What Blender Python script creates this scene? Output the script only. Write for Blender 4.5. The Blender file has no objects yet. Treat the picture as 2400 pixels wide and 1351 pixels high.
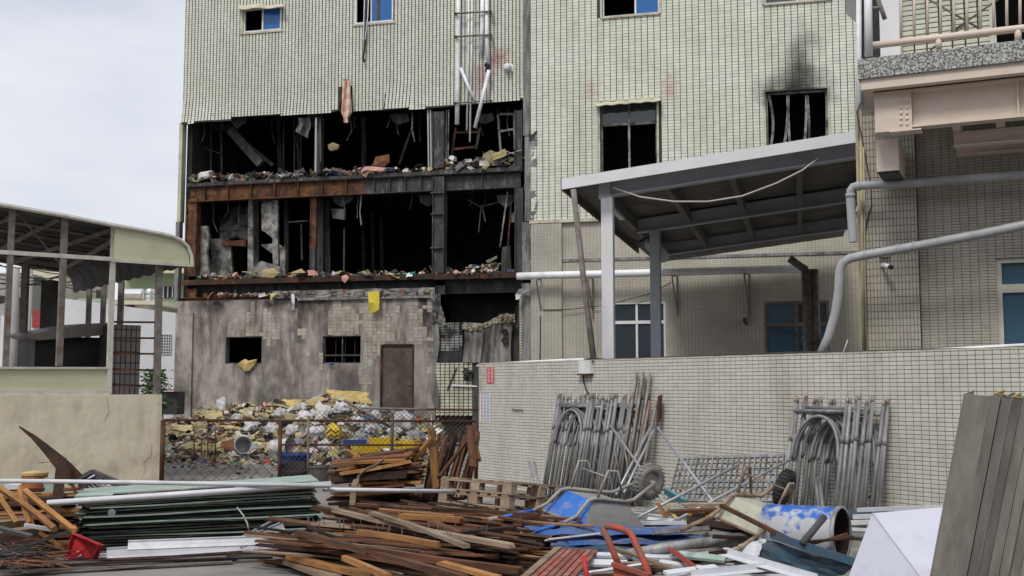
import bpy, math, random
from mathutils import Vector, Matrix, noise as mnoise

# ------------------------------------------------------------------ camera, sky, sun
SC = bpy.context.scene
COL = SC.collection
F = 2600.0                      # focal length in photo pixels (2400 wide)
EYE = 1.75
PITCH = math.atan(232.0 / F)
HOR = 675.5 + 232.0
cam_d = bpy.data.cameras.new('camera')
cam_d.sensor_width = 36.0
cam_d.lens = 36.0 * F / 2400.0
cam_d.clip_start = 0.1
cam_d.clip_end = 2000.0
cam = bpy.data.objects.new('camera', cam_d)
cam.location = (0, 0, EYE)
cam.rotation_euler = (math.pi / 2 + PITCH, 0, 0)
COL.objects.link(cam)
SC.camera = cam

SUN_EL, SUN_AZ = math.radians(52), math.radians(205)   # azimuth clockwise from +Y
world = bpy.data.worlds.new('World'); SC.world = world
world.use_nodes = True
wn, wl = world.node_tree.nodes, world.node_tree.links
wn.clear()
wo = wn.new('ShaderNodeOutputWorld'); bg = wn.new('ShaderNodeBackground')
sky = wn.new('ShaderNodeTexSky'); sky.sky_type = 'NISHITA'; sky.sun_disc = False
sky.sun_elevation = SUN_EL; sky.sun_rotation = SUN_AZ
sky.air_density = 1.0; sky.dust_density = 3.0
wtc = wn.new('ShaderNodeTexCoord')
wmp = wn.new('ShaderNodeMapping'); wmp.inputs['Scale'].default_value = (1.3, 1.3, 4.5)
wno = wn.new('ShaderNodeTexNoise'); wno.inputs['Scale'].default_value = 2.2; wno.inputs['Detail'].default_value = 5.0
wrp = wn.new('ShaderNodeValToRGB')
wrp.color_ramp.elements[0].position = 0.33; wrp.color_ramp.elements[0].color = (0.62, 0.62, 0.62, 1)
wrp.color_ramp.elements[1].position = 0.62; wrp.color_ramp.elements[1].color = (0.96, 0.96, 0.96, 1)
wmx = wn.new('ShaderNodeMix'); wmx.data_type = 'RGBA'
wmx.inputs['B'].default_value = (6.5, 6.6, 7.05, 1)          # the overcast layer
wl.new(wtc.outputs['Generated'], wmp.inputs['Vector']); wl.new(wmp.outputs[0], wno.inputs['Vector'])
wl.new(wno.outputs['Fac'], wrp.inputs['Fac']); wl.new(wrp.outputs['Color'], wmx.inputs['Factor'])
wl.new(sky.outputs[0], wmx.inputs['A']); wl.new(wmx.outputs['Result'], bg.inputs['Color'])
bg.inputs['Strength'].default_value = 0.10
wl.new(bg.outputs[0], wo.inputs['Surface'])

sun_d = bpy.data.lights.new('sun', 'SUN'); sun_d.energy = 1.5; sun_d.angle = math.radians(15)
sun_d.color = (1.0, 0.96, 0.9)
sun = bpy.data.objects.new('sun', sun_d)
sv = Vector((math.sin(SUN_AZ) * math.cos(SUN_EL), math.cos(SUN_AZ) * math.cos(SUN_EL), math.sin(SUN_EL)))
sun.rotation_euler = (-sv).to_track_quat('-Z', 'Y').to_euler()
sun.location = (-10, -20, 30)
COL.objects.link(sun)
SC.view_settings.view_transform = 'Standard'
SC.view_settings.look = 'None'
SC.view_settings.gamma = 1.0
SC.view_settings.exposure = 0.42
SC.render.engine = 'CYCLES'

# ------------------------------------------------------------------ pixel helpers
ct, st = math.cos(PITCH), math.sin(PITCH)
def ray(px, py):
    x = (px - 1200.0) / F; y = (675.5 - py) / F
    return Vector((x, ct - y * st, st + y * ct))
def at(px, py, Y):
    d = ray(px, py); return Vector((0, 0, EYE)) + d * (Y / d.y)
def gz(px, py, z=0.0):
    d = ray(px, py); t = (z - EYE) / d.z
    return Vector((0, 0, EYE)) + d * t
class Plane:
    def __init__(s, pa, ya, pb, yb):
        a = at(pa, HOR, ya); b = at(pb, HOR, yb)
        s.o = Vector((a.x, a.y, 0)); s.u = Vector((b.x - a.x, b.y - a.y, 0)).normalized()
        s.n = Vector((s.u.y, -s.u.x, 0))
    def moved(s, dn):
        p = Plane.__new__(Plane); p.o = s.o + s.n * dn; p.u = s.u.copy(); p.n = s.n.copy(); return p
    def uz(s, px, py):
        d = ray(px, py); e = Vector((0, 0, EYE))
        t = (s.o - e).dot(s.n) / d.dot(s.n); p = e + d * t
        return (p - s.o).dot(s.u), p.z
    def pt(s, u, z, n=0.0):
        return s.o + s.u * u + s.n * n + Vector((0, 0, z))
    def pp(s, px, py, n=0.0):
        u, z = s.moved(n).uz(px, py); return s.pt(u, z, n)

# ------------------------------------------------------------------ materials
MATS = {}
def _rand(nt):
    n, l = nt.nodes, nt.links
    g = n.new('ShaderNodeNewGeometry'); o = n.new('ShaderNodeObjectInfo')
    a = n.new('ShaderNodeMath'); a.operation = 'ADD'
    l.new(g.outputs['Random Per Island'], a.inputs[0]); l.new(o.outputs['Random'], a.inputs[1])
    f = n.new('ShaderNodeMath'); f.operation = 'FRACT'; l.new(a.outputs[0], f.inputs[0])
    return f.outputs[0], o.outputs['Random']
def M(name, c, c2=None, scale=6.0, rough=0.75, metal=0.0, bump=0.15, bscale=45.0, dirt=None, dscale=1.6, damt=0.6,
      dlo=0.45, dhi=0.65, stretch=(1, 1, 1), var=0.0, lo=0.35, hi=0.65, spec=0.3, world=False, alpha=None, dstretch=None):
    m = bpy.data.materials.new(name); m.use_nodes = True
    nt = m.node_tree; n, l = nt.nodes, nt.links
    b = n['Principled BSDF']
    b.inputs['Roughness'].default_value = rough; b.inputs['Metallic'].default_value = metal
    b.inputs['Specular IOR Level'].default_value = spec
    tc = n.new('ShaderNodeTexCoord'); rnd, orand = _rand(nt)
    add = n.new('ShaderNodeVectorMath'); add.operation = 'ADD'
    if world:
        g2 = n.new('ShaderNodeNewGeometry'); l.new(g2.outputs['Position'], add.inputs[0])
    else:
        mul = n.new('ShaderNodeMath'); mul.operation = 'MULTIPLY'; mul.inputs[1].default_value = 37.0
        l.new(orand, mul.inputs[0]); l.new(tc.outputs['Object'], add.inputs[0]); l.new(mul.outputs[0], add.inputs[1])
    mp = n.new('ShaderNodeMapping'); mp.inputs['Scale'].default_value = stretch; l.new(add.outputs[0], mp.inputs['Vector'])
    c = (*c, 1); c2 = (*(c2 or tuple(x * 0.75 for x in c[:3])), 1)
    n1 = n.new('ShaderNodeTexNoise'); n1.inputs['Scale'].default_value = scale; n1.inputs['Detail'].default_value = 6.0
    n1.inputs['Roughness'].default_value = 0.62
    l.new(mp.outputs[0], n1.inputs['Vector'])
    r1 = n.new('ShaderNodeMapRange'); r1.inputs['From Min'].default_value = lo; r1.inputs['From Max'].default_value = hi
    l.new(n1.outputs['Fac'], r1.inputs['Value'])
    mx = n.new('ShaderNodeMix'); mx.data_type = 'RGBA'; mx.inputs['A'].default_value = c; mx.inputs['B'].default_value = c2
    l.new(r1.outputs[0], mx.inputs['Factor'])
    out = mx.outputs['Result']
    if dirt:
        n2 = n.new('ShaderNodeTexNoise'); n2.inputs['Scale'].default_value = dscale; n2.inputs['Detail'].default_value = 8.0
        n2.inputs['Roughness'].default_value = 0.68
        if dstretch:
            mp2 = n.new('ShaderNodeMapping'); mp2.inputs['Scale'].default_value = dstretch; mp2.inputs['Location'].default_value = (3.1, 7.7, 1.3)
            l.new(add.outputs[0], mp2.inputs['Vector']); l.new(mp2.outputs[0], n2.inputs['Vector'])
        else:
            l.new(mp.outputs[0], n2.inputs['Vector'])
        r2 = n.new('ShaderNodeMapRange'); r2.inputs['From Min'].default_value = dlo; r2.inputs['From Max'].default_value = dhi
        r2.inputs['To Max'].default_value = damt
        l.new(n2.outputs['Fac'], r2.inputs['Value'])
        m2 = n.new('ShaderNodeMix'); m2.data_type = 'RGBA'; m2.inputs['B'].default_value = (*dirt, 1)
        l.new(out, m2.inputs['A']); l.new(r2.outputs[0], m2.inputs['Factor']); out = m2.outputs['Result']
    if var:
        h = n.new('ShaderNodeHueSaturation'); r3 = n.new('ShaderNodeMapRange')
        r3.inputs['To Min'].default_value = 1 - var; r3.inputs['To Max'].default_value = 1 + var
        l.new(rnd, r3.inputs['Value']); l.new(r3.outputs[0], h.inputs['Value']); l.new(out, h.inputs['Color']); out = h.outputs['Color']
    m['out'] = 1
    l.new(out, b.inputs['Base Color'])
    if bump:
        nb = n.new('ShaderNodeTexNoise'); nb.inputs['Scale'].default_value = bscale; nb.inputs['Detail'].default_value = 4.0
        l.new(mp.outputs[0], nb.inputs['Vector'])
        bp = n.new('ShaderNodeBump'); bp.inputs['Strength'].default_value = bump; bp.inputs['Distance'].default_value = 0.02
        l.new(nb.outputs['Fac'], bp.inputs['Height']); l.new(bp.outputs[0], b.inputs['Normal'])
    rr = n.new('ShaderNodeMapRange'); rr.inputs['To Min'].default_value = max(0.05, rough - 0.12); rr.inputs['To Max'].default_value = min(1, rough + 0.15)
    l.new(n1.outputs['Fac'], rr.inputs['Value']); l.new(rr.outputs[0], b.inputs['Roughness'])
    if alpha is not None: b.inputs['Alpha'].default_value = alpha
    MATS[name] = m
    return m
def base_link(m):
    b = m.node_tree.nodes['Principled BSDF']; return b.inputs['Base Color'].links[0].from_socket, b
def stain(m, spots, nsc=5.0, e0=0.75, e1=1.65):
    """spots: (world point, radius vec, colour, amount): a splash of paint or soot with a ragged edge"""
    nt = m.node_tree; n, l = nt.nodes, nt.links
    out, b = base_link(m)
    for p, r, c, a in spots:
        g = n.new('ShaderNodeNewGeometry'); s = n.new('ShaderNodeVectorMath'); s.operation = 'SUBTRACT'; s.inputs[1].default_value = p
        l.new(g.outputs['Position'], s.inputs[0])
        d = n.new('ShaderNodeVectorMath'); d.operation = 'DIVIDE'; d.inputs[1].default_value = r; l.new(s.outputs[0], d.inputs[0])
        ln = n.new('ShaderNodeVectorMath'); ln.operation = 'LENGTH'; l.new(d.outputs[0], ln.inputs[0])
        nz = n.new('ShaderNodeTexNoise'); nz.inputs['Scale'].default_value = nsc; nz.inputs['Detail'].default_value = 8.0; l.new(g.outputs['Position'], nz.inputs['Vector'])
        ad = n.new('ShaderNodeMath'); ad.operation = 'MULTIPLY_ADD'; ad.inputs[1].default_value = 1.5
        l.new(nz.outputs['Fac'], ad.inputs[0]); l.new(ln.outputs['Value'], ad.inputs[2])
        mr = n.new('ShaderNodeMapRange'); mr.inputs['From Min'].default_value = e0; mr.inputs['From Max'].default_value = e1
        mr.inputs['To Min'].default_value = a; mr.inputs['To Max'].default_value = 0.0
        l.new(ad.outputs[0], mr.inputs['Value'])
        mx = n.new('ShaderNodeMix'); mx.data_type = 'RGBA'; mx.inputs['B'].default_value = (*c, 1)
        l.new(out, mx.inputs['A']); l.new(mr.outputs[0], mx.inputs['Factor']); out = mx.outputs['Result']
    l.new(out, b.inputs['Base Color'])
def brick_mat(name, c, c2, mortar, bw, bh, mort, rough=0.5, plane=None, offset=0.0):
    """fine far tiling: brick texture in the wall's own u, z coordinates (metres)"""
    m = bpy.data.materials.new(name); m.use_nodes = True
    nt = m.node_tree; n, l = nt.nodes, nt.links; b = n['Principled BSDF']; b.inputs['Roughness'].default_value = rough
    b.inputs['Specular IOR Level'].default_value = 0.25
    g = n.new('ShaderNodeNewGeometry')
    dp = n.new('ShaderNodeVectorMath'); dp.operation = 'DOT_PRODUCT'; dp.inputs[1].default_value = plane.u; l.new(g.outputs['Position'], dp.inputs[0])
    sp = n.new('ShaderNodeSeparateXYZ'); l.new(g.outputs['Position'], sp.inputs[0])
    cb = n.new('ShaderNodeCombineXYZ'); l.new(dp.outputs['Value'], cb.inputs[0]); l.new(sp.outputs['Z'], cb.inputs[1])
    bt = n.new('ShaderNodeTexBrick'); bt.offset = offset; bt.squash = 1.0
    bt.inputs['Color1'].default_value = (*c, 1); bt.inputs['Color2'].default_value = (*c2, 1); bt.inputs['Mortar'].default_value = (*mortar, 1)
    bt.inputs['Scale'].default_value = 1.0; bt.inputs['Brick Width'].default_value = bw; bt.inputs['Row Height'].default_value = bh
    bt.inputs['Mortar Size'].default_value = mort; bt.inputs['Mortar Smooth'].default_value = 0.1
    l.new(cb.outputs[0], bt.inputs['Vector'])
    nz = n.new('ShaderNodeTexNoise'); nz.inputs['Scale'].default_value = 0.9; nz.inputs['Detail'].default_value = 6; l.new(g.outputs['Position'], nz.inputs['Vector'])
    mr = n.new('ShaderNodeMapRange'); mr.inputs['From Min'].default_value = 0.3; mr.inputs['From Max'].default_value = 0.7
    mr.inputs['To Min'].default_value = 0.78; mr.inputs['To Max'].default_value = 1.08; l.new(nz.outputs['Fac'], mr.inputs['Value'])
    h = n.new('ShaderNodeHueSaturation'); l.new(bt.outputs['Color'], h.inputs['Color']); l.new(mr.outputs[0], h.inputs['Value'])
    l.new(h.outputs[0], b.inputs['Base Color'])
    bp = n.new('ShaderNodeBump'); bp.inputs['Strength'].default_value = 0.4; bp.inputs['Distance'].default_value = 0.006; bp.invert = True
    l.new(bt.outputs['Fac'], bp.inputs['Height']); l.new(bp.outputs[0], b.inputs['Normal'])
    MATS[name] = m; return m
def glass_mat(name, c, rough=0.08, spec=0.6):
    m = bpy.data.materials.new(name); m.use_nodes = True
    n, l = m.node_tree.nodes, m.node_tree.links; b = n['Principled BSDF']
    b.inputs['Base Color'].default_value = (*c, 1); b.inputs['Roughness'].default_value = rough; b.inputs['Specular IOR Level'].default_value = spec
    nz = n.new('ShaderNodeTexNoise'); nz.inputs['Scale'].default_value = 1.3; bp = n.new('ShaderNodeBump'); bp.inputs['Strength'].default_value = 0.05
    l.new(nz.outputs['Fac'], bp.inputs['Height']); l.new(bp.outputs[0], b.inputs['Normal'])
    MATS[name] = m; return m

# ------------------------------------------------------------------ mesh builder
class MB:
    def __init__(s): s.v = []; s.f = []; s.mi = []
    def quad(s, a, b, c, d, mi=0):
        i = len(s.v); s.v += [a, b, c, d]; s.f.append((i, i + 1, i + 2, i + 3)); s.mi.append(mi)
    def tri(s, a, b, c, mi=0):
        i = len(s.v); s.v += [a, b, c]; s.f.append((i, i + 1, i + 2)); s.mi.append(mi)
    def raw(s, vs, fs, mi=0):
        i = len(s.v); s.v += [Vector(x) for x in vs]
        for f in fs: s.f.append(tuple(i + k for k in f)); s.mi.append(mi)
    def hexa(s, p, mi=0):
        """8 corners: bottom 4 (ccw), top 4"""
        s.raw(p, [(3, 2, 1, 0), (4, 5, 6, 7), (0, 1, 5, 4), (1, 2, 6, 5), (2, 3, 7, 6), (3, 0, 4, 7)], mi)
    def box(s, c, size, ax=None, mi=0, bev=0.0):
        """box with centre c, full size along axes ax=(x,y,z vectors)"""
        c = Vector(c); ax = ax or (Vector((1, 0, 0)), Vector((0, 1, 0)), Vector((0, 0, 1)))
        h = [ax[i] * (size[i] / 2) for i in range(3)]
        s.hexa([c - h[0] - h[1] - h[2], c + h[0] - h[1] - h[2], c + h[0] + h[1] - h[2], c - h[0] + h[1] - h[2],
                c - h[0] - h[1] + h[2], c + h[0] - h[1] + h[2], c + h[0] + h[1] + h[2], c - h[0] + h[1] + h[2]], mi)
    def beam(s, a, b, w, t, up=Vector((0, 0, 1)), mi=0, roll=0.0):
        """box from a to b, width w (sideways), thickness t (along up)"""
        a, b = Vector(a), Vector(b); d = (b - a); L = d.length
        if L < 1e-6: return
        d.normalize(); sd = d.cross(up)
        if sd.length < 1e-3: sd = d.cross(Vector((1, 0, 0)))
        sd.normalize(); u2 = sd.cross(d).normalized()
        if roll:
            q = Matrix.Rotation(roll, 3, d); sd = q @ sd; u2 = q @ u2
        s.box((a + b) / 2, (L, w, t), (d, sd, u2), mi)
    def tube(s, pts, r, seg=8, mi=0, cap=True, closed=False):
        pts = [Vector(p) for p in pts]; n = len(pts); rings = []
        prev = None
        for i, p in enumerate(pts):
            if closed: t = (pts[(i + 1) % n] - pts[i - 1])
            else: t = (pts[min(i + 1, n - 1)] - pts[max(i - 1, 0)])
            t.normalize()
            if prev is None:
                a = t.cross(Vector((0, 0, 1)))
                if a.length < 0.05: a = t.cross(Vector((1, 0, 0)))
                a.normalize()
            else:
                a = prev - t * prev.dot(t); a.normalize()
            prev = a; bb = t.cross(a)
            rr = r[i] if isinstance(r, (list, tuple)) else r
            rings.append([p + (a * math.cos(2 * math.pi * k / seg) + bb * math.sin(2 * math.pi * k / seg)) * rr for k in range(seg)])
        base = len(s.v)
        for rg in rings: s.v += rg
        m = n if closed else n - 1
        for i in range(m):
            for k in range(seg):
                i2 = (i + 1) % n; k2 = (k + 1) % seg
                s.f.append((base + i * seg + k, base + i * seg + k2, base + i2 * seg + k2, base + i2 * seg + k)); s.mi.append(mi)
        if cap and not closed:
            s.f.append(tuple(base + k for k in reversed(range(seg)))); s.mi.append(mi)
            s.f.append(tuple(base + (n - 1) * seg + k for k in range(seg))); s.mi.append(mi)
    def grid(s, fn, nu, nv, mi=0):
        base = len(s.v)
        for j in range(nv + 1):
            for i in range(nu + 1): s.v.append(Vector(fn(i / nu, j / nv)))
        for j in range(nv):
            for i in range(nu):
                a = base + j * (nu + 1) + i
                s.f.append((a, a + 1, a + nu + 2, a + nu + 1)); s.mi.append(mi)
    def slab(s, fn, nu, nv, t, mi=0, nrm=None):
        """a thin sheet with thickness: fn(u,v)->point, offset along nrm (or local normal)"""
        P = [[Vector(fn(i / nu, j / nv)) for i in range(nu + 1)] for j in range(nv + 1)]
        base = len(s.v); N = (nu + 1) * (nv + 1)
        nn = []
        for j in range(nv + 1):
            for i in range(nu + 1):
                if nrm is not None: q = Vector(nrm)
                else:
                    du = P[j][min(i + 1, nu)] - P[j][max(i - 1, 0)]; dv = P[min(j + 1, nv)][i] - P[max(j - 1, 0)][i]
                    q = du.cross(dv)
                    q = q.normalized() if q.length > 1e-9 else Vector((0, 0, 1))
                nn.append(q)
        flat = [p for r in P for p in r]
        s.v += [p + q * (t / 2) for p, q in zip(flat, nn)] + [p - q * (t / 2) for p, q in zip(flat, nn)]
        for j in range(nv):
            for i in range(nu):
                a = base + j * (nu + 1) + i
                s.f.append((a, a + 1, a + nu + 2, a + nu + 1)); s.mi.append(mi)
                a += N; s.f.append((a, a + nu + 1, a + nu + 2, a + 1)); s.mi.append(mi)
        rim = [j * (nu + 1) for j in range(nv + 1)]
        def strip(ids):
            for a, b in zip(ids, ids[1:]):
                s.f.append((base + a, base + b, base + b + N, base + a + N)); s.mi.append(mi)
        strip(list(reversed(rim))); strip([i for i in range(nu + 1)][::1])
        strip([j * (nu + 1) + nu for j in range(nv + 1)]); strip([nv * (nu + 1) + i for i in reversed(range(nu + 1))])
    def lathe(s, prof, c, axis=Vector((0, 0, 1)), seg=20, mi=0, squash=1.0):
        """prof: list of (r, h) along axis from c"""
        axis = axis.normalized(); a = axis.cross(Vector((0, 0, 1)))
        if a.length < 0.05: a = Vector((1, 0, 0))
        a.normalize(); b = axis.cross(a); c = Vector(c); base = len(s.v)
        for r, h in prof:
            for k in range(seg):
                t = 2 * math.pi * k / seg
                s.v.append(c + axis * h + (a * math.cos(t) + b * math.sin(t) * squash) * r)
        for i in range(len(prof) - 1):
            for k in range(seg):
                k2 = (k + 1) % seg
                s.f.append((base + i * seg + k, base + i * seg + k2, base + (i + 1) * seg + k2, base + (i + 1) * seg + k)); s.mi.append(mi)
    def build(s, name, mats, parent=None, smooth=False, origin=None, base=True):
        if not isinstance(mats, (list, tuple)): mats = [mats]
        if origin is None:
            xs = [p[0] for p in s.v]; ys = [p[1] for p in s.v]; zs = [p[2] for p in s.v]
            origin = Vector(((min(xs) + max(xs)) / 2, (min(ys) + max(ys)) / 2, min(zs)))
        origin = Vector(origin)
        me = bpy.data.meshes.new(name)
        me.from_pydata([Vector(p) - origin for p in s.v], [], s.f)
        for m in mats: me.materials.append(MATS[m] if isinstance(m, str) else m)
        if len(mats) > 1: me.polygons.foreach_set('material_index', s.mi)
        if smooth: me.polygons.foreach_set('use_smooth', [True] * len(me.polygons))
        me.update()
        o = bpy.data.objects.new(name, me); COL.objects.link(o)
        if parent is not None:
            o.parent = parent; o.location = origin - wloc(parent)
        else: o.location = origin
        return o
def wloc(o):
    p = Vector(o.location)
    while o.parent: o = o.parent; p += Vector(o.location)
    return p
def tag(o, label=None, cat=None, group=None, kind=None):
    if label: o['label'] = label
    if cat: o['category'] = cat
    if group: o['group'] = group
    if kind: o['kind'] = kind
    return o
def thing(name, loc, label, cat, group=None, kind=None):
    o = bpy.data.objects.new(name, None); o.empty_display_size = 0.2; COL.objects.link(o); o.location = loc
    return tag(o, label, cat, group, kind)
def fbm(p, s=1.0, o=3): return mnoise.fractal(Vector(p) * s, 1.0, 2.0, o)

def wall_holes(mb, pl, u0, u1, z0, z1, holes, t=0.2, n0=0.0, mi=0, nb=True):
    """vertical wall in plane pl with rectangular holes and reveals; front at n0, back at n0-t"""
    us = sorted({u0, u1, *[min(max(h[0], u0), u1) for h in holes], *[min(max(h[1], u0), u1) for h in holes]})
    zs = sorted({z0, z1, *[min(max(h[2], z0), z1) for h in holes], *[min(max(h[3], z0), z1) for h in holes]})
    def hole(u, z): return any(h[0] < u < h[1] and h[2] < z < h[3] for h in holes)
    for a, b in zip(us, us[1:]):
        for c, d in zip(zs, zs[1:]):
            if hole((a + b) / 2, (c + d) / 2): continue
            mb.quad(pl.pt(a, c, n0), pl.pt(b, c, n0), pl.pt(b, d, n0), pl.pt(a, d, n0), mi)
            if nb: mb.quad(pl.pt(b, c, n0 - t), pl.pt(a, c, n0 - t), pl.pt(a, d, n0 - t), pl.pt(b, d, n0 - t), mi)
    for h in list(holes) + [None]:
        if h is None: a, b, c, d = u0, u1, z0, z1
        else: a, b, c, d = max(h[0], u0), min(h[1], u1), max(h[2], z0), min(h[3], z1)
        for p, q in (((a, c), (b, c)), ((b, c), (b, d)), ((b, d), (a, d)), ((a, d), (a, c))):
            mb.quad(pl.pt(*p, n0), pl.pt(*q, n0), pl.pt(*q, n0 - t), pl.pt(*p, n0 - t), mi)
def pbox(mb, pl, u0, u1, z0, z1, n0, n1, mi=0):
    mb.hexa([pl.pt(u0, z0, n1), pl.pt(u1, z0, n1), pl.pt(u1, z0, n0), pl.pt(u0, z0, n0),
             pl.pt(u0, z1, n1), pl.pt(u1, z1, n1), pl.pt(u1, z1, n0), pl.pt(u0, z1, n0)], mi)
def tiles(parent, pl, u0, u1, z0, z1, pu, pz, gu, gz_, n0, dep, mat, holes=(), keep=None, warp=None, big=None, nbig=300, name='tile', jit=0.002, seed=1, bond=False):
    """ceramic tiles with recessed joints. big(u,z) -> size score: the nbig largest become parts, the rest one stuff part"""
    rng = random.Random(seed); L = []
    nu = int((u1 - u0) / pu) + 1; nz = int((z1 - z0) / pz) + 1
    for j in range(nz):
        off = (pu / 2 if (bond and j % 2) else 0.0)
        for i in range(-1 if off else 0, nu):
            a = u0 + i * pu + gu / 2 + off; b = min(u0 + (i + 1) * pu - gu / 2 + off, u1); c = z0 + j * pz + gz_ / 2; d = min(z0 + (j + 1) * pz - gz_ / 2, z1)
            a = max(a, u0)
            if b - a < 0.2 * pu or d - c < 0.2 * pz: continue
            m, k = (a + b) / 2, (c + d) / 2
            if any(h[0] - 0.01 < m < h[1] + 0.01 and h[2] - 0.01 < k < h[3] + 0.01 for h in holes): continue
            if keep and not keep(m, k): continue
            L.append((a, b, c, d, rng.uniform(-jit, jit)))
    if big: L.sort(key=lambda t: -big((t[0] + t[1]) / 2, (t[2] + t[3]) / 2))
    def put(mb, t):
        a, b, c, d, j = t; top = n0 + dep + j; e = min(0.004, pz * 0.08)
        W = (lambda u, z, n: pl.pt(*warp(u, z, n))) if warp else pl.pt
        mb.raw([W(a, c, n0), W(b, c, n0), W(b, d, n0), W(a, d, n0), W(a + e, c + e, top), W(b - e, c + e, top), W(b - e, d - e, top), W(a + e, d - e, top)],
               [(4, 5, 6, 7), (0, 1, 5, 4), (1, 2, 6, 5), (2, 3, 7, 6), (3, 0, 4, 7)])
    k = nbig if big else 0
    for t in L[:k]:
        mb = MB(); put(mb, t); mb.build(name, mat, parent)
    if L[k:]:
        mb = MB()
        for t in L[k:]: put(mb, t)
        o = mb.build(name + '_field', mat, parent); o['kind'] = 'stuff'
def ss(a, b, x):
    t = min(max((x - a) / (b - a), 0), 1); return t * t * (3 - 2 * t)
# ================================================================== materials of the place
FP = Plane(830, 36.0, 1600, 33.4)              # street front of the burnt block
WP = Plane(1122, 20.0, 2400, 11.85)            # tiled boundary wall
BP = Plane(2015, 15.5, 2400, 14.62)            # house with the balcony
M('clad', (0.655, 0.675, 0.585), (0.575, 0.60, 0.505), scale=0.8, rough=0.55, bump=0.05, var=0.075, world=True, dirt=(0.40, 0.405, 0.33), dscale=1.1, damt=0.6, dlo=0.5, dhi=0.75, dstretch=(1.6, 1.6, 0.22))
M('clad_warm', (0.57, 0.56, 0.44), (0.48, 0.47, 0.36), scale=2, rough=0.55, bump=0.05, var=0.08, dirt=(0.25, 0.22, 0.16), dscale=2.2, damt=0.5)
M('grout_dark', (0.035, 0.038, 0.034), (0.06, 0.06, 0.055), rough=0.9)
M('grout_wall', (0.07, 0.066, 0.058), (0.13, 0.12, 0.10), scale=3, rough=0.9)
M('wall_tile', (0.585, 0.57, 0.525), (0.54, 0.525, 0.475), scale=1.2, rough=0.5, bump=0.04, var=0.055, world=True, dirt=(0.33, 0.28, 0.19), dscale=0.8, damt=0.55, dlo=0.5, dhi=0.75, dstretch=(2.2, 2.2, 0.6))
M('house_tile', (0.46, 0.435, 0.38), (0.41, 0.39, 0.335), scale=1.2, rough=0.5, bump=0.04, var=0.05, world=True, dirt=(0.27, 0.24, 0.19), dscale=0.7, damt=0.5)
M('grout_house', (0.10, 0.092, 0.08), (0.16, 0.15, 0.13), scale=3, rough=0.9)
brick_mat('small_tile', (0.50, 0.475, 0.40), (0.455, 0.43, 0.36), (0.20, 0.185, 0.155), 0.11, 0.062, 0.0045, plane=FP)
M('cream_trim', (0.56, 0.53, 0.42), (0.48, 0.45, 0.35), scale=4, rough=0.6, dirt=(0.2, 0.17, 0.12), dscale=3, damt=0.6)
M('mortar_grey', (0.30, 0.295, 0.28), (0.17, 0.165, 0.16), scale=3, stretch=(3, 3, 0.5), rough=0.9, bump=0.5, bscale=20, dirt=(0.06, 0.058, 0.055), dscale=1.2, damt=0.75)
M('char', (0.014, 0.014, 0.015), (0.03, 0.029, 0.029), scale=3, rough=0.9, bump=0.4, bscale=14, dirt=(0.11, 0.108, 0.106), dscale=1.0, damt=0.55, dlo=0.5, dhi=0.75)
M('char_grey', (0.095, 0.094, 0.094), (0.03, 0.03, 0.031), scale=2.5, rough=0.9, bump=0.4, bscale=14, stretch=(2, 2, 0.6))
M('plaster_dirty', (0.36, 0.345, 0.32), (0.18, 0.172, 0.16), scale=2.2, rough=0.9, bump=0.4, bscale=18, dirt=(0.03, 0.029, 0.028), dscale=2.4, damt=0.92, dlo=0.44, dhi=0.62)
M('rust', (0.125, 0.052, 0.024), (0.04, 0.023, 0.017), scale=3, lo=0.4, hi=0.6, rough=0.85, bump=0.4, bscale=30, dirt=(0.25, 0.125, 0.055), dscale=2.6, damt=0.8, dlo=0.52, dhi=0.72)
M('rust_dark', (0.06, 0.03, 0.02), (0.028, 0.022, 0.02), scale=3, rough=0.88, bump=0.4, bscale=30, dirt=(0.2, 0.075, 0.025), dscale=1.3, damt=0.8, dlo=0.52, dhi=0.7)
M('burnt_steel', (0.03, 0.029, 0.03), (0.07, 0.068, 0.067), scale=4, rough=0.75, bump=0.3, bscale=30, stretch=(1.4, 1.4, 0.4), dirt=(0.27, 0.265, 0.265), dscale=3.5, damt=0.7, dlo=0.54, dhi=0.72)
M('burnt_wall', (0.38, 0.352, 0.325), (0.165, 0.135, 0.112), scale=2.6, stretch=(1.5, 1.5, 0.5), lo=0.36, hi=0.66, rough=0.92, bump=0.7, bscale=13, dirt=(0.075, 0.062, 0.055), dscale=1.1, damt=0.8, dlo=0.44, dhi=0.66, dstretch=(2.4, 2.4, 0.5))
M('old_tile', (0.41, 0.38, 0.325), (0.34, 0.315, 0.265), scale=2.2, rough=0.6, bump=0.1, var=0.10, dirt=(0.16, 0.13, 0.10), dscale=1.5, damt=0.8)
M('old_door', (0.10, 0.078, 0.063), (0.045, 0.036, 0.03), scale=2.4, rough=0.6, bump=0.25, bscale=10, dirt=(0.20, 0.185, 0.17), dscale=1.1, damt=0.7, dlo=0.5, dhi=0.75)
M('white_frame', (0.72, 0.73, 0.74), (0.6, 0.61, 0.62), rough=0.4, bump=0.02)
M('sooty_frame', (0.33, 0.33, 0.32), (0.03, 0.03, 0.03), scale=3, rough=0.6, bump=0.1)
M('pvc', (0.80, 0.81, 0.83), (0.72, 0.73, 0.75), scale=3, rough=0.4, bump=0.02, dirt=(0.3, 0.29, 0.28), dscale=2.2, damt=0.4)
M('pvc_grey', (0.40, 0.41, 0.43), (0.34, 0.35, 0.36), scale=3, rough=0.45, bump=0.02, dirt=(0.2, 0.19, 0.18), dscale=2.2, damt=0.4)
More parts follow.
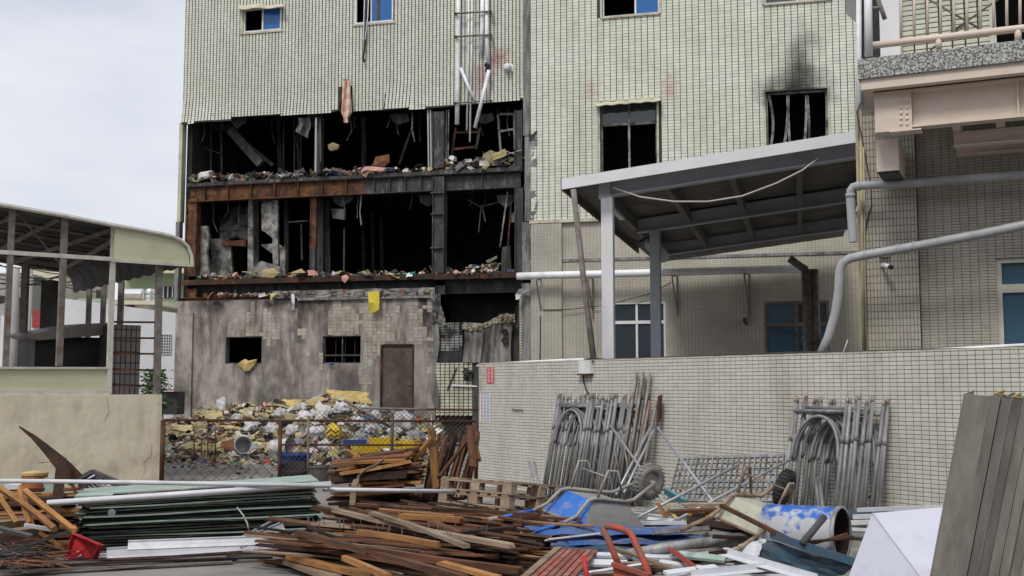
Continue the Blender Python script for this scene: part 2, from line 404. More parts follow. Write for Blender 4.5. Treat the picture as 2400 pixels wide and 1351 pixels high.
M('canopy_white', (0.74, 0.745, 0.77), (0.67, 0.675, 0.70), scale=2, rough=0.45, bump=0.03, dirt=(0.3, 0.28, 0.27), dscale=1.2, damt=0.4, dlo=0.55, dhi=0.8)
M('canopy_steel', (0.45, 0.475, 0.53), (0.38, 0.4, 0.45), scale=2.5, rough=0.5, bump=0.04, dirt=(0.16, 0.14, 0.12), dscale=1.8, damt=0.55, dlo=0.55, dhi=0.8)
M('canopy_under', (0.17, 0.165, 0.16), (0.11, 0.105, 0.10), scale=1.2, rough=0.6, bump=0.05, dirt=(0.13, 0.11, 0.09), dscale=0.8, damt=0.5)  # colour set darker to deepen the shade beneath the canopy
M('dark_steel', (0.085, 0.083, 0.083), (0.05, 0.05, 0.05), scale=4, rough=0.6, bump=0.1)
M('dirty_steel', (0.22, 0.20, 0.185), (0.12, 0.105, 0.095), scale=6, rough=0.6, bump=0.12, dirt=(0.16, 0.075, 0.03), dscale=3, damt=0.6, dlo=0.52, dhi=0.72)
M('peach_paint', (0.66, 0.57, 0.49), (0.60, 0.515, 0.44), scale=2, rough=0.55, bump=0.04, dirt=(0.25, 0.19, 0.14), dscale=1.5, damt=0.4, dlo=0.58, dhi=0.8)
M('pebble_dash', (0.12, 0.12, 0.115), (0.52, 0.52, 0.5), scale=38, lo=0.44, hi=0.58, rough=0.85, bump=0.8, bscale=42)
M('stucco', (0.70, 0.64, 0.50), (0.64, 0.58, 0.445), scale=1.6, rough=0.9, bump=0.35, bscale=7, dirt=(0.44, 0.385, 0.28), dscale=1.3, damt=0.65, dlo=0.5, dhi=0.72, dstretch=(2, 2, 0.7))
M('shed_panel', (0.52, 0.53, 0.37), (0.48, 0.49, 0.34), scale=1.4, rough=0.5, bump=0.03, dirt=(0.28, 0.25, 0.15), dscale=1.5, damt=0.4, dlo=0.55, dhi=0.8)
M('shed_trim', (0.58, 0.57, 0.51), (0.44, 0.42, 0.37), scale=5, rough=0.55, bump=0.05, dirt=(0.26, 0.16, 0.08), dscale=4, damt=0.6, dlo=0.58, dhi=0.75)
M('shed_roof', (0.075, 0.073, 0.07), (0.045, 0.043, 0.04), scale=2, rough=0.7, bump=0.1)
M('brown_tile', (0.24, 0.205, 0.185), (0.19, 0.16, 0.145), scale=3, rough=0.4, bump=0.05, var=0.15)
M('black_goods', (0.014, 0.013, 0.013), (0.03, 0.026, 0.024), scale=3, rough=0.6)
M('far_white', (0.70, 0.715, 0.75), (0.62, 0.63, 0.665), scale=0.6, rough=0.8, dirt=(0.45, 0.44, 0.43), dscale=0.5, damt=0.4)
M('far_green', (0.36, 0.43, 0.30), (0.30, 0.37, 0.26), scale=0.6, rough=0.8)
M('far_cream', (0.60, 0.56, 0.43), (0.5, 0.46, 0.36), scale=0.6, rough=0.8)
M('far_grey', (0.36, 0.34, 0.32), (0.28, 0.265, 0.25), scale=0.6, rough=0.8)
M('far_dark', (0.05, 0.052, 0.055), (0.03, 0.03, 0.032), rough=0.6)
M('far_red', (0.33, 0.06, 0.045), (0.25, 0.05, 0.04), rough=0.7)
M('stainless', (0.6, 0.6, 0.6), (0.5, 0.5, 0.5), rough=0.3, metal=0.9, bump=0.02)
M('ground_mat', (0.285, 0.272, 0.25), (0.215, 0.205, 0.19), scale=1.1, rough=0.92, bump=0.4, bscale=55, world=True, dirt=(0.12, 0.10, 0.085), dscale=0.5, damt=0.75, dlo=0.45, dhi=0.7)
M('leaf', (0.045, 0.105, 0.03), (0.085, 0.16, 0.045), scale=5, rough=0.6, var=0.35, bump=0)
M('wire', (0.03, 0.028, 0.027), (0.05, 0.045, 0.04), rough=0.7, bump=0)
M('wire_light', (0.50, 0.48, 0.44), (0.4, 0.38, 0.35), rough=0.6, bump=0)
M('fence_rust', (0.085, 0.035, 0.02), (0.045, 0.024, 0.017), scale=6, rough=0.85, bump=0.2, dirt=(0.2, 0.12, 0.07), dscale=3, damt=0.5)
M('mesh_wire', (0.12, 0.105, 0.095), (0.08, 0.055, 0.04), scale=8, rough=0.7, bump=0)
glass_mat('glass_blue', (0.018, 0.12, 0.36), 0.12, 0.5)
glass_mat('glass_dark', (0.03, 0.042, 0.055), 0.07, 0.8)
glass_mat('glass_teal', (0.045, 0.105, 0.16), 0.08, 0.7)

def wrect(pl, x0, y0, x1, y1):
    ym, xm = (y0 + y1) / 2, (x0 + x1) / 2
    return (pl.uz(x0, ym)[0], pl.uz(x1, ym)[0], pl.uz(xm, y1)[1], pl.uz(xm, y0)[1])

# ------------------------------------------------------------------ ground
mb = MB()
rg = random.Random(3)
def gfn(u, v):
    x = -60 + 120 * u; y = -5 + 110 * v
    return (x, y, 0.012 * fbm((x, y, 0), 0.5) if 5 < y < 35 and abs(x) < 18 else 0)
mb.grid(gfn, 96, 88)
tag(mb.build('ground', 'ground_mat', smooth=True), kind='structure')
mb = MB(); mb.quad(*[Vector(p) for p in ((-900, -60, -0.15), (900, -60, -0.15), (900, 1200, -0.15), (-900, 1200, -0.15))])
tag(mb.build('terrain', 'ground_mat'), kind='structure')

def window(parent, pl, r, n, frame='white_frame', fw=0.05, cols=2, rows=(), panes=None, sill=None, depth=0.06, colpos=None):
    """r=(u0,u1,z0,z1). rows: fractions of height for transoms. panes: {(col,row): material}"""
    u0, u1, z0, z1 = r
    mb = MB()
    pbox(mb, pl, u0, u1, z0, z0 + fw, n, n + depth); pbox(mb, pl, u0, u1, z1 - fw, z1, n, n + depth)
    pbox(mb, pl, u0, u0 + fw, z0 + fw, z1 - fw, n, n + depth); pbox(mb, pl, u1 - fw, u1, z0 + fw, z1 - fw, n, n + depth)
    w = mb.build('window', frame, parent)
    cu = [u0 + fw] + [u0 + (u1 - u0) * c for c in (colpos or [k / cols for k in range(1, cols)])] + [u1 - fw]
    cz = [z0 + fw] + [z0 + (z1 - z0) * q for q in rows] + [z1 - fw]
    for c in cu[1:-1]:
        mb = MB(); pbox(mb, pl, c - fw * 0.55, c + fw * 0.55, z0 + fw, z1 - fw, n + 0.006, n + depth * 0.85); mb.build('mullion', frame, w)
    for q in cz[1:-1]:
        mb = MB(); pbox(mb, pl, u0 + fw, u1 - fw, q - fw * 0.8, q + fw * 0.8, n + 0.003, n + depth * 0.95); mb.build('transom', frame, w)
    for i in range(len(cu) - 1):
        for j in range(len(cz) - 1):
            m = (panes or {}).get((i, j))
            if m:
                mb = MB(); pbox(mb, pl, cu[i], cu[i + 1], cz[j], cz[j + 1], n + depth * 0.35, n + depth * 0.45); mb.build('pane', m, w)
    if sill:
        mb = MB(); pbox(mb, pl, u0 - 0.07, u1 + 0.07, z0 - 0.07, z0 - 0.002, n - 0.02, sill); mb.build('sill', 'cream_trim', w)
    return w

# ================================================================== burnt building
SPLIT_U = FP.uz(1237, 500)[0]
LEFT_U = FP.uz(433, 150)[0]
TOP_Z = 19.0
bb = thing('burnt_building', FP.pt((LEFT_U + SPLIT_U) / 2, 0), 'fire-gutted steel framed block with two charred open floors under torn pale cladding', 'building')
def zl(px, py): return FP.uz(px, py)[1]
S3, S2 = zl(830, 411), zl(830, 647)              # floor levels
B3 = zl(830, 456)
GW = zl(750, 700)
# cladding bottom edge, (px, py)
EDGE = [(425, 291), (456, 291), (457, 289), (545, 284), (546, 275), (655, 270), (660, 272), (770, 265), (795, 262), (812, 262), (905, 259), (964, 255), (966, 258), (1055, 250), (1140, 243), (1222, 235), (1240, 233)]
def edge_z(px):
    for (a, ya), (b, yb) in zip(EDGE, EDGE[1:]):
        if a <= px <= b: return zl(px, ya + (yb - ya) * (px - a) / (b - a))
    return zl(px, EDGE[-1][1])
def u2px(u, z):                                  # inverse lookup along the front
    p = FP.pt(u, z); d = p - Vector((0, 0, EYE))
    return 1200 + F * d.x / (d.y * ct + d.z * st)
FLAPS = []                                       # (u0,u1,ztop,bend per m, skew per m)
for x0, x1, yt, bend, skew in ((425, 457, 230, 0.05, -0.06), (457, 503, 225, 0.12, 0.0), (503, 546, 215, 0.05, 0.02), (546, 660, 225, 0.02, 0.0), (660, 726, 225, 0.10, -0.03),
                               (726, 778, 230, 0.05, 0.03), (778, 800, 200, 0.12, 0.04), (800, 826, 190, -0.1, 0.0), (905, 966, 190, 0.07, -0.05), (966, 1010, 205, 0.04, 0.02), (1195, 1240, 205, 0.12, 0.03)):
    FLAPS.append((FP.uz(x0, 250)[0], FP.uz(x1, 250)[0], FP.uz(x0, yt)[1], bend, skew))
def cwarp(u, z, n):
    for a, b, zt, bend, skew in FLAPS:
        if a <= u < b and z < zt:
            d = zt - z; return (u + skew * d, z, n + bend * d * d * 0.8 + 0.1 * abs(bend) * d)
    return (u, z, n)
CPU, CPZ = 0.122, 0.0785
W1 = wrect(FP, 572, 19, 660, 74); W2 = wrect(FP, 833, -12, 922, 54)
wins = [W1, W2]
def ckeep(u, z):
    px = u2px(u, z)
    if z < edge_z(px) + CPZ * 0.3: return False
    if 795 < px < 826 and z < zl(px, 205): return False        # torn hole behind the hanging cloth
    return True
# backing sheet, one narrow strip per tile column so that flaps can tear apart
mb = MB()
ncol = int((SPLIT_U - LEFT_U) / CPU)
for i in range(ncol):
    a, b = LEFT_U + i * CPU, LEFT_U + (i + 1) * CPU; m = (a + b) / 2
    zb = edge_z(u2px(m, zl(800, 260))); zs = [zb, zb + 0.5, zb + 1.0, zb + 1.5, zb + 2.2]
    if 797 < u2px(m, zb) < 824: zs = [zl(810, 203), zl(810, 200) + 0.3]
    for h in wins:
        if h[0] < m < h[1]: zs += [h[2], h[3]]
    zs += [TOP_Z]; zs = sorted(zs)
    for c, d in zip(zs, zs[1:]):
        if any(h[0] < m < h[1] and h[2] - 1e-4 <= c and d <= h[3] + 1e-4 for h in wins): continue
        A, B_ = a + 1e-4, b - 1e-4
        q = [FP.pt(*cwarp(*t)) for t in ((A, c, 0.0), (B_, c, 0.0), (B_, d, 0.0), (A, d, 0.0))]
        k = [FP.pt(*cwarp(t[0], t[1], -0.02)) for t in ((A, c), (B_, c), (B_, d), (A, d))]
        mb.quad(*q); mb.quad(k[1], k[0], k[3], k[2]); mb.quad(k[0], k[1], q[1], q[0]); mb.quad(q[1], k[1], k[2], q[2]); mb.quad(k[0], q[0], q[3], k[3])
mb.build('cladding', 'grout_dark', bb)
tiles(bb, FP, LEFT_U, SPLIT_U, zl(830, 300), FP.uz(830, -60)[1], CPU, CPZ, 0.027, 0.0045, 0.0, 0.012, 'clad', holes=wins, keep=ckeep, warp=cwarp,
      big=lambda u, z: u - abs(z - zl(1150, 150)) * 0.3, nbig=300, seed=2)
# left corner return of the cladding and plain wall above the picture
mb = MB(); pbox(mb, FP, LEFT_U - 0.03, LEFT_U - 0.001, zl(433, 288), TOP_Z, 0.01, -10.0); mb.build('corner_trim', 'clad_warm', bb)
for z0, z1 in ((zl(430, 520), zl(430, 288)),):
    mb = MB(); pbox(mb, FP, LEFT_U - 0.13, LEFT_U - 0.004, z0, z1, 0.02, -0.25); mb.build('corner_trim', 'clad_warm', bb)
mb = MB(); pbox(mb, FP, LEFT_U - 0.16, LEFT_U - 0.02, zl(425, 705), zl(425, 520), 0.03, -0.2); mb.build('corner_sheet', 'mortar_grey', bb)
# interior: floors, back and end walls, roof
IN = -9.0
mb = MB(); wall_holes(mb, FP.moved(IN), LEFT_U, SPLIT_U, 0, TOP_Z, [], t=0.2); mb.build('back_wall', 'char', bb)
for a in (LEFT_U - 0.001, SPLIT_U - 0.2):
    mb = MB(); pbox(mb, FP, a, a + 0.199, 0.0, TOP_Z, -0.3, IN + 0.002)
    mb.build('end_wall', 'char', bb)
for z in (S3, S2):
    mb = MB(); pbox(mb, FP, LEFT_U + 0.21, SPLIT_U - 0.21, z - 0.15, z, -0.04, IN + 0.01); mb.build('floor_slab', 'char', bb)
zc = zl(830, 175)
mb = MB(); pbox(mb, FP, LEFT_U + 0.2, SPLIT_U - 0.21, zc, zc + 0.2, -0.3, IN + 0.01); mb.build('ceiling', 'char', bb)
mb = MB(); pbox(mb, FP, LEFT_U - 0.02, SPLIT_U, TOP_Z, TOP_Z + 0.2, 0.1, IN); mb.build('roof', 'far_grey', bb)
mb = MB(); pbox(mb, FP, LEFT_U + 0.21, SPLIT_U - 0.21, zl(830, 20), zl(830, -70), -2.0, -2.1); mb.build('inner_wall', 'char', bb)
# slab lips and I-beams
def ibeam(pl, u0, u1, zt, h, w, mat, n, parent, stiff=0, name='beam', fl=0.022):
    mb = MB()
    pbox(mb, pl, u0, u1, zt - fl, zt, n, n - w); pbox(mb, pl, u0, u1, zt - h, zt - h + fl, n, n - w)
    pbox(mb, pl, u0 + 0.002, u1 - 0.002, zt - h + fl, zt - fl, n - w * 0.45, n - w * 0.55)
    b = mb.build(name, mat, parent)
    for k in range(stiff):
        u = u0 + (u1 - u0) * (k + 0.7) / (stiff + 0.4)
        mb = MB(); pbox(mb, pl, u, u + 0.018, zt - h + fl, zt - fl, n - 0.012, n - w * 0.45); mb.build('stiffener', mat, b)
    return b
uA, uC, uB = FP.uz(445, 450)[0], FP.uz(1012, 450)[0], FP.uz(1218, 430)[0]
um = FP.uz(850, 450)[0]
mb = MB(); pbox(mb, FP, uA - 0.1, uC, S3 - 0.11, S3 - 0.001, 0.02, -0.4); mb.build('slab_edge', 'burnt_steel', bb)
mb = MB(); pbox(mb, FP, uC + 0.002, uB, S3 - 0.12, S3 + 0.004, 0.012, -0.4); mb.build('slab_edge', 'burnt_steel', bb)
ibeam(FP, uA - 0.05, um, S3 - 0.115, S3 - 0.115 - B3, 0.24, 'rust', 0.0, bb, 7)
ibeam(FP, um + 0.002, uC, S3 - 0.115, S3 - 0.115 - B3, 0.24, 'burnt_steel', 0.0, bb, 4)
ibeam(FP, uC + 0.36, uB, S3 - 0.125, S3 - 0.125 - B3, 0.24, 'burnt_steel', -0.06, bb, 1)
mb = MB(); pbox(mb, FP, uA - 0.2, uC + 0.1, S2 - 0.17, S2 + 0.002, 0.03, -0.4); mb.build('slab_edge', 'rust_dark', bb)
mb = MB(); pbox(mb, FP, uC + 0.102, uB, S2 - 0.19, S2 - 0.004, 0.02, -0.4); mb.build('slab_edge', 'rust_dark', bb)
ibeam(FP, uA - 0.1, uC, S2 - 0.18, 0.42, 0.22, 'char_grey', -0.35, bb, 0)
ibeam(FP, uC + 0.3, uB, S2 - 0.2, 0.42, 0.22, 'char_grey', -0.35, bb, 0)
# steel columns
def icol(px0, px1, py0, py1, mat, n=0.0, d=0.3, name='column', web=True):
    u0, u1, z0, z1 = wrect(FP, px0, py0, px1, py1); mb = MB(); t = 0.03
    pbox(mb, FP, u0, u0 + t, z0, z1, n, n - d); pbox(mb, FP, u1 - t, u1, z0, z1, n, n - d)
    pbox(mb, FP, u0 + t, u1 - t, z0 + 0.002, z1 - 0.002, n - d * 0.2, n - d * 0.28)
    c = mb.build(name, mat, bb)
    return c, (u0, u1, z0, z1)
icol(434, 459, 466, 648, 'rust', 0.0); icol(436, 456, 676, 700, 'rust', -0.1, 0.2)
c, r = icol(1014, 1041, 262, 394, 'burnt_steel', 0.06)
c2, r2 = icol(1014, 1041, 414, 640, 'burnt_steel', 0.05)
for k in (0.25, 0.6, 0.82):
    z = r2[2] + (r2[3] - r2[2]) * k
    mb = MB(); pbox(mb, FP, r2[0] - 0.05, r2[1] + 0.02, z, z + 0.05, 0.085, 0.0); mb.build('splice_plate', 'burnt_steel', c2)
icol(1206, 1224, 258, 400, 'burnt_steel', 0.0); icol(1206, 1226, 440, 640, 'burnt_steel', 0.0)
icol(1020, 1040, 668, 690, 'burnt_steel', -0.1); icol(722, 736, 458, 582, 'rust', -0.15, 0.15); icol(721, 734, 582, 640, 'burnt_steel', -0.15, 0.15)
icol(728, 742, 275, 404, 'burnt_steel', -0.3)
rb = random.Random(11)
# stud walls, hanging strips and partitions inside
def strip_in(px0, py0, px1, py1, w, mat, n, name='stud', t=0.03):
    mb = MB(); mb.beam(FP.pp(px0, py0, n), FP.pp(px1, py1, n), w, t, up=FP.n); mb.build(name, mat, bb)
for x in (466, 494, 518): strip_in(x, 280, x + rb.uniform(-2, 2), 405, 0.06, 'char_grey', -1.2)
strip_in(475, 345, 520, 362, 0.04, 'char_grey', -1.15); strip_in(470, 300, 560, 300, 0.2, 'char_grey', -1.6)
strip_in(541, 305, 612, 385, 0.30, 'burnt_steel', -1.0, 'fallen_beam', 0.2); strip_in(556, 318, 640, 388, 0.12, 'char_grey', -1.3, 'fallen_beam', 0.1)
for x in (665, 690, 698, 706): strip_in(x, 280, x + rb.uniform(-3, 3), 402, 0.05, 'char_grey', -1.8)
strip_in(741, 276, 740, 404, 0.06, 'pvc_grey', -0.12, 'conduit'); strip_in(750, 276, 752, 380, 0.05, 'char_grey', -0.2, 'conduit')
for x in (1003, 1009): strip_in(x, 258, x + 2, 395, 0.05, 'pvc_grey', -0.1, 'conduit')
for x in (1047, 1052): strip_in(x, 258, x - 2, 390, 0.035, 'sooty_frame', -0.15, 'conduit')
strip_in(965, 300, 936, 385, 0.08, 'char_grey', -1.5)
for a, b_, m in (((1068, 300), (1056, 385), 'rust_dark'), ((1125, 300), (1116, 350), 'char_grey'), ((1066, 311), (1122, 310), 'rust_dark'), ((1064, 350), (1120, 344), 'rust_dark'),
              ((1167, 270), (1174, 360), 'sooty_frame'), ((1205, 268), (1207, 350), 'sooty_frame'), ((1170, 268), (1205, 268), 'sooty_frame'), ((1172, 308), (1206, 303), 'sooty_frame')):
    strip_in(*a, *b_, 0.07, m, -0.5, 'bent_frame')
mb = MB(); mb.slab(lambda u, v: FP.pp(697 + 28 * u + 4 * math.sin(5 * v), 276 + 34 * v + 14 * v * u, -0.3 + 0.1 * math.sin(7 * u)), 6, 6, 0.01); mb.build('hanging_sheet', 'plaster_dirty', bb)
# second floor: stair, partitions, tubes
def panel_in(pts, n, mat, t=0.12, name='partition'):
    P = [FP.pp(x, y, n) for x, y in pts]; Q = [p - FP.n * t for p in P]; k = len(P); mb = MB()
    mb.raw(P + Q, [tuple(range(k))[::-1], tuple(range(k, 2 * k))] + [(i, (i + 1) % k, k + (i + 1) % k, k + i) for i in range(k)])
    mb.build(name, mat, bb)
panel_in([(466, 648), (466, 530), (486, 530), (490, 556), (484, 590), (492, 648)], -0.35, 'plaster_dirty')
panel_in([(494, 648), (494, 560), (520, 560), (540, 575), (545, 648)], -1.0, 'plaster_dirty')
panel_in([(520, 575), (576, 578), (576, 562), (520, 566)], -0.85, 'rust', 0.2, 'lintel')
mb = MB(); mb.slab(lambda u, v: FP.pp(515 + 75 * u, 560 - 85 * v * (0.55 + 0.45 * u) + 6 * math.sin(9 * u), -1.1 - 0.9 * v) + Vector((0, 0, 0.05 * fbm((u * 6, v * 6, 2), 1.0))), 14, 12, 0.12); mb.build('broken_stair', 'plaster_dirty', bb)
panel_in([(580, 648), (582, 470), (592, 470), (594, 648)], -0.5, 'plaster_dirty'); panel_in([(612, 478), (648, 470), (650, 540), (640, 560), (622, 545), (613, 540)], -0.35, 'plaster_dirty')
panel_in([(636, 470), (650, 470), (652, 640), (640, 640)], -0.3, 'plaster_dirty'); panel_in([(612, 574), (650, 570), (668, 585), (666, 610), (650, 600), (630, 590)], -0.4, 'plaster_dirty')
panel_in([(655, 580), (668, 578), (668, 648), (658, 648)], -0.35, 'plaster_dirty'); panel_in([(775, 490), (808, 490), (806, 515), (780, 512)], -0.6, 'plaster_dirty')
panel_in([(590, 630), (612, 612), (655, 625), (660, 650), (590, 650)], -0.2, 'plaster_dirty')
strip_in(600, 470, 600, 648, 0.22, 'char_grey', -1.3); strip_in(671, 470, 671, 648, 0.16, 'char_grey', -1.1); strip_in(676, 521, 722, 518, 0.05, 'char_grey', -0.6); strip_in(706, 525, 708, 610, 0.06, 'char_grey', -1.0)
strip_in(748, 470, 748, 648, 0.3, 'char_grey', -0.9); strip_in(764, 470, 768, 645, 0.22, 'char', -1.0); strip_in(807, 535, 806, 645, 0.05, 'char_grey', -0.9)
for x in (850, 872, 893): strip_in(x, 500, x + 3, 645, 0.12, 'char', -3.0)
strip_in(1047, 455, 1045, 640, 0.05, 'char_grey', -0.3)
for a, b_ in (((1096, 468), (1126, 486)), ((1126, 486), (1176, 472)), ((1128, 480), (1122, 545)), ((1130, 485), (1138, 520))): strip_in(*a, *b_, 0.035, 'char_grey', -0.6, 'burnt_cable')
strip_in(1190, 450, 1172, 580, 0.05, 'sooty_frame', -0.4); strip_in(1200, 448, 1186, 640, 0.05, 'rust_dark', -0.35)
panel_in([(1174, 645), (1176, 580), (1196, 576), (1198, 645)], -0.5, 'char_grey'); panel_in([(1198, 500), (1206, 498), (1207, 520), (1199, 522)], -0.3, 'plaster_dirty')
for k in range(34):                                  # burnt wires and strips hanging from the ceilings
    up3 = k % 2; x = rb.uniform(470, 1195); y0 = (270 if up3 else 458) - (x - 830) * 0.05; L = rb.uniform(18, 75); n = rb.uniform(-1.6, -0.15)
    mb = MB(); mb.tube([FP.pp(x, y0, n), FP.pp(x + rb.uniform(-5, 5), y0 + L * 0.6, n), FP.pp(x + rb.uniform(-9, 9), y0 + L, n)], rb.uniform(0.008, 0.028), 4); mb.build('burnt_cable', rb.choice(['char_grey', 'char_grey', 'sooty_frame']), bb)
for k in range(12):                                  # charred inner columns and hung ceiling pieces
    x = 470 + 63 * k + rb.uniform(-15, 15)
    if k % 3 == 0: strip_in(x, 275, x + rb.uniform(-4, 4), 404, 0.16, 'char_grey', -2.4, 'inner_column')
    elif k % 3 == 1: panel_in([(x, 268), (x + 40, 266), (x + 44, 280 + rb.uniform(0, 10)), (x + 20, 290 + rb.uniform(0, 16)), (x + 4, 284)], -0.5, 'char_grey', 0.03, 'ceiling_panel')
    else: panel_in([(x, 458), (x + 50, 456), (x + 46, 470), (x + 22, 482 + rb.uniform(0, 10)), (x + 3, 474)], -0.4, 'char_grey', 0.03, 'ceiling_panel')
# ground floor wall with two windows and a door
gwr = FP.uz(1020, 830)[0]; gwl = FP.uz(414, 830)[0]
GA = wrect(FP, 528, 790, 613, 853); GB = wrect(FP, 756, 788, 845, 852); GD = wrect(FP, 893, 808, 968, 972)
mb = MB(); wall_holes(mb, FP, gwl, gwr, 0, GW, [GA, GB, GD], t=0.28)
gw = mb.build('ground_floor_wall', 'burnt_wall', bb)
mb = MB(); pbox(mb, FP, gwl - 0.02, gwl + 0.62, 0, GW - 0.4, 0.09, 0.001); mb.build('pier', 'burnt_wall', bb)
mb = MB(); pbox(mb, FP, GA[1] + 0.0, GA[1] + 0.001, 0, 0.01, 0.0, -0.01)
# slumped tile remnants
def gkeep(u, z):
    px = u2px(u, z); py = 907 - (z - EYE) * F / 35.5
    f = fbm((u * 1.5, z * 0.55, 4.2), 1.0, 2) + 0.35 * fbm((u * 3, z * 3, 9), 1.0, 1)
    if px > 850 and 715 < py < 800: return f > -0.2
    if 620 < px < 700 and 715 < py < 790: return f > 0.22
    if px > 770 and 700 < py < 790: return f > 0.08
    if px > 840 and py < 900: return f > 0.12
    return f > 0.5
tiles(gw, FP, gwl + 0.7, gwr - 0.05, zl(700, 960), GW - 0.06, 0.155, 0.115, 0.003, 0.0025, 0.0, 0.009, 'old_tile', holes=[GA, GB, GD], keep=gkeep, big=lambda u, z: u, nbig=120, seed=8)
mb = MB(); pbox(mb, FP, GD[0] + 0.03, GD[1] - 0.03, GD[2], GD[3] - 0.03, -0.05, -0.1)
dr = mb.build('door', 'old_door', bb)
mb = MB()
for a, b_, c_, d_ in ((GD[0] - 0.03, GD[0] + 0.028, GD[2], GD[3]), (GD[1] - 0.028, GD[1] + 0.03, GD[2], GD[3]), (GD[0] + 0.028, GD[1] - 0.028, GD[3] - 0.028, GD[3] + 0.02)): pbox(mb, FP, a, b_, c_, d_, 0.02, -0.15)
mb.build('door_frame', 'rust_dark', dr)
mb = MB(); mb.lathe([(0, 0.0), (0.03, 0.0), (0.035, 0.03), (0, 0.05)], FP.pt(GD[1] - 0.12, GD[2] + 0.95, -0.055), FP.n, 10); mb.build('handle', 'dirty_steel', dr)
mb = MB(); pbox(mb, FP, GD[0] - 0.5, GD[1] + 0.1, GD[2] - 0.06, GD[2] - 0.003, 0.12, -0.2); mb.build('step', 'burnt_wall', bb)
mb = MB(); pbox(mb, FP, gwl, gwr, 0.0, 0.06, -0.285, IN + 0.01); mb.build('ground_floor_slab', 'char', bb)
for g, bars in ((GA, 0), (GB, 3)):
    w = window(bb, FP, g, -0.12, frame='burnt_steel', fw=0.035, cols=2 if bars else 1, rows=(0.3,) if bars else (), panes={}, depth=0.05)
    if bars:
        for k in range(bars):
            u = g[0] + (g[1] - g[0]) * (k + 1) / (bars + 1) + 0.06
            mb = MB(); mb.tube([FP.pt(u, g[2], -0.15), FP.pt(u + 0.02, g[3], -0.15)], 0.012, 6); mb.build('bar', 'rust_dark', w)
# parapet strip of the ground-floor front
mb = MB(); mb.slab(lambda u, v: FP.pt(FP.uz(640, 700)[0] + (gwr - FP.uz(640, 700)[0]) * u, GW + 0.03 + 0.24 * v + 0.03 * fbm((u * 9, v * 3, 1), 1), 0.06 + 0.04 * fbm((u * 14, v * 4, 5), 1)), 40, 4, 0.02)
mb.build('flashing', 'plaster_dirty', bb)
mb = MB(); pbox(mb, FP, FP.uz(700, 700)[0], gwr, GW - 0.06, GW + 0.02, 0.1, 0.001); mb.build('ledge', 'mortar_grey', bb)
ibeam(FP, gwl, FP.uz(760, 690)[0], GW + 0.12, 0.11, 0.15, 'rust', -0.02, bb, 0)
# ragged bay between ground-floor wall and the neighbour
bx0, bx1 = gwr + 0.02, FP.uz(1224, 800)[0]
TB = wrect(FP, 1022, 851, 1108, 975)
mb = MB(); pbox(mb, FP, TB[0], TB[1], TB[2], TB[3], 0.05, 0.0); mb.build('tiled_panel', 'grout_dark', bb)
tiles(bb, FP, TB[0], TB[1], TB[2], TB[3], 0.155, 0.10, 0.026, 0.02, 0.052, 0.01, 'clad_warm', keep=lambda u, z: not (FP.uz(1085, 850)[0] < u < FP.uz(1104, 850)[0] and zl(1090, 892) < z < zl(1090, 866)), seed=5)
TC = wrect(FP, 1022, 757, 1084, 850)
mb = MB(); pbox(mb, FP, TC[0], TC[1], TC[2], TC[3], 0.02, -0.03); mb.build('charred_panel', 'char', bb)
tiles(bb, FP, TC[0], TC[1], TC[2] + 0.35, TC[3], 0.155, 0.085, 0.02, 0.02, 0.022, 0.008, 'sooty_frame', keep=lambda u, z: fbm((u * 2, z * 2, 3), 1) > -0.3, seed=6)
def bent_sheet(x0, x1, ytop, ybot, n, amp, mat, ph, ribs=3):
    mb = MB()
    def fn(u, v):
        x = x0 + (x1 - x0) * u; yt = ytop[0] + (ytop[1] - ytop[0]) * u
        y = yt + (ybot - yt) * v
        return FP.pp(x + 3 * math.sin(4 * v + ph), y, n + amp * math.sin(5 * v + ph) * (1 - v) + 0.02 * math.cos(ribs * 2 * math.pi * u))
    mb.slab(fn, 10, 10, 0.008); return mb.build('torn_sheet', mat, bb)
M('scorched_sheet', (0.27, 0.26, 0.25), (0.09, 0.083, 0.078), scale=1.8, stretch=(2, 2, 0.5), rough=0.6, bump=0.1, dirt=(0.02, 0.02, 0.02), dscale=1.3, damt=0.9, dlo=0.5, dhi=0.66)
bent_sheet(1086, 1128, (756, 758), 850, 0.10, 0.12, 'scorched_sheet', 0.0); bent_sheet(1126, 1170, (760, 742), 858, 0.06, 0.16, 'scorched_sheet', 1.0)
bent_sheet(1168, 1200, (742, 740), 860, 0.12, 0.06, 'scorched_sheet', 2.0, 2); bent_sheet(1196, 1218, (755, 700), 862, -0.1, 0.1, 'burnt_steel', 2.6, 2)
for py in (779, 799):
    mb = MB(); mb.lathe([(0.0, 0.0), (0.085, 0.0), (0.1, 0.03), (0.1, -0.05)], FP.pp(1183, py, 0.19), FP.n, 14); mb.build('vent_hole', 'char', bb)
mb = MB(); mb.slab(lambda u, v: FP.pp(1084 + 122 * u, 760 - 6 * u - 16 * u * u + 12 * math.sin(6 * u) * 0.5 + v * 12 + 6 * fbm((u * 16, v * 3, 1), 1), 0.22 + 0.12 * fbm((u * 20, v * 5, 7), 1)), 40, 5, 0.03); mb.build('frayed_insulation', M('insul', (0.40, 0.36, 0.24), (0.16, 0.14, 0.10), scale=9, rough=0.95, bump=0.6), bb)
mb = MB(); mb.slab(lambda u, v: FP.pp(1170 + 36 * u, 738 + 18 * v + 6 * fbm((u * 9, v * 9, 3), 1), 0.2 + 0.2 * fbm((u * 11, v * 11, 7), 1)), 14, 8, 0.04); mb.build('frayed_insulation', 'insul', bb)
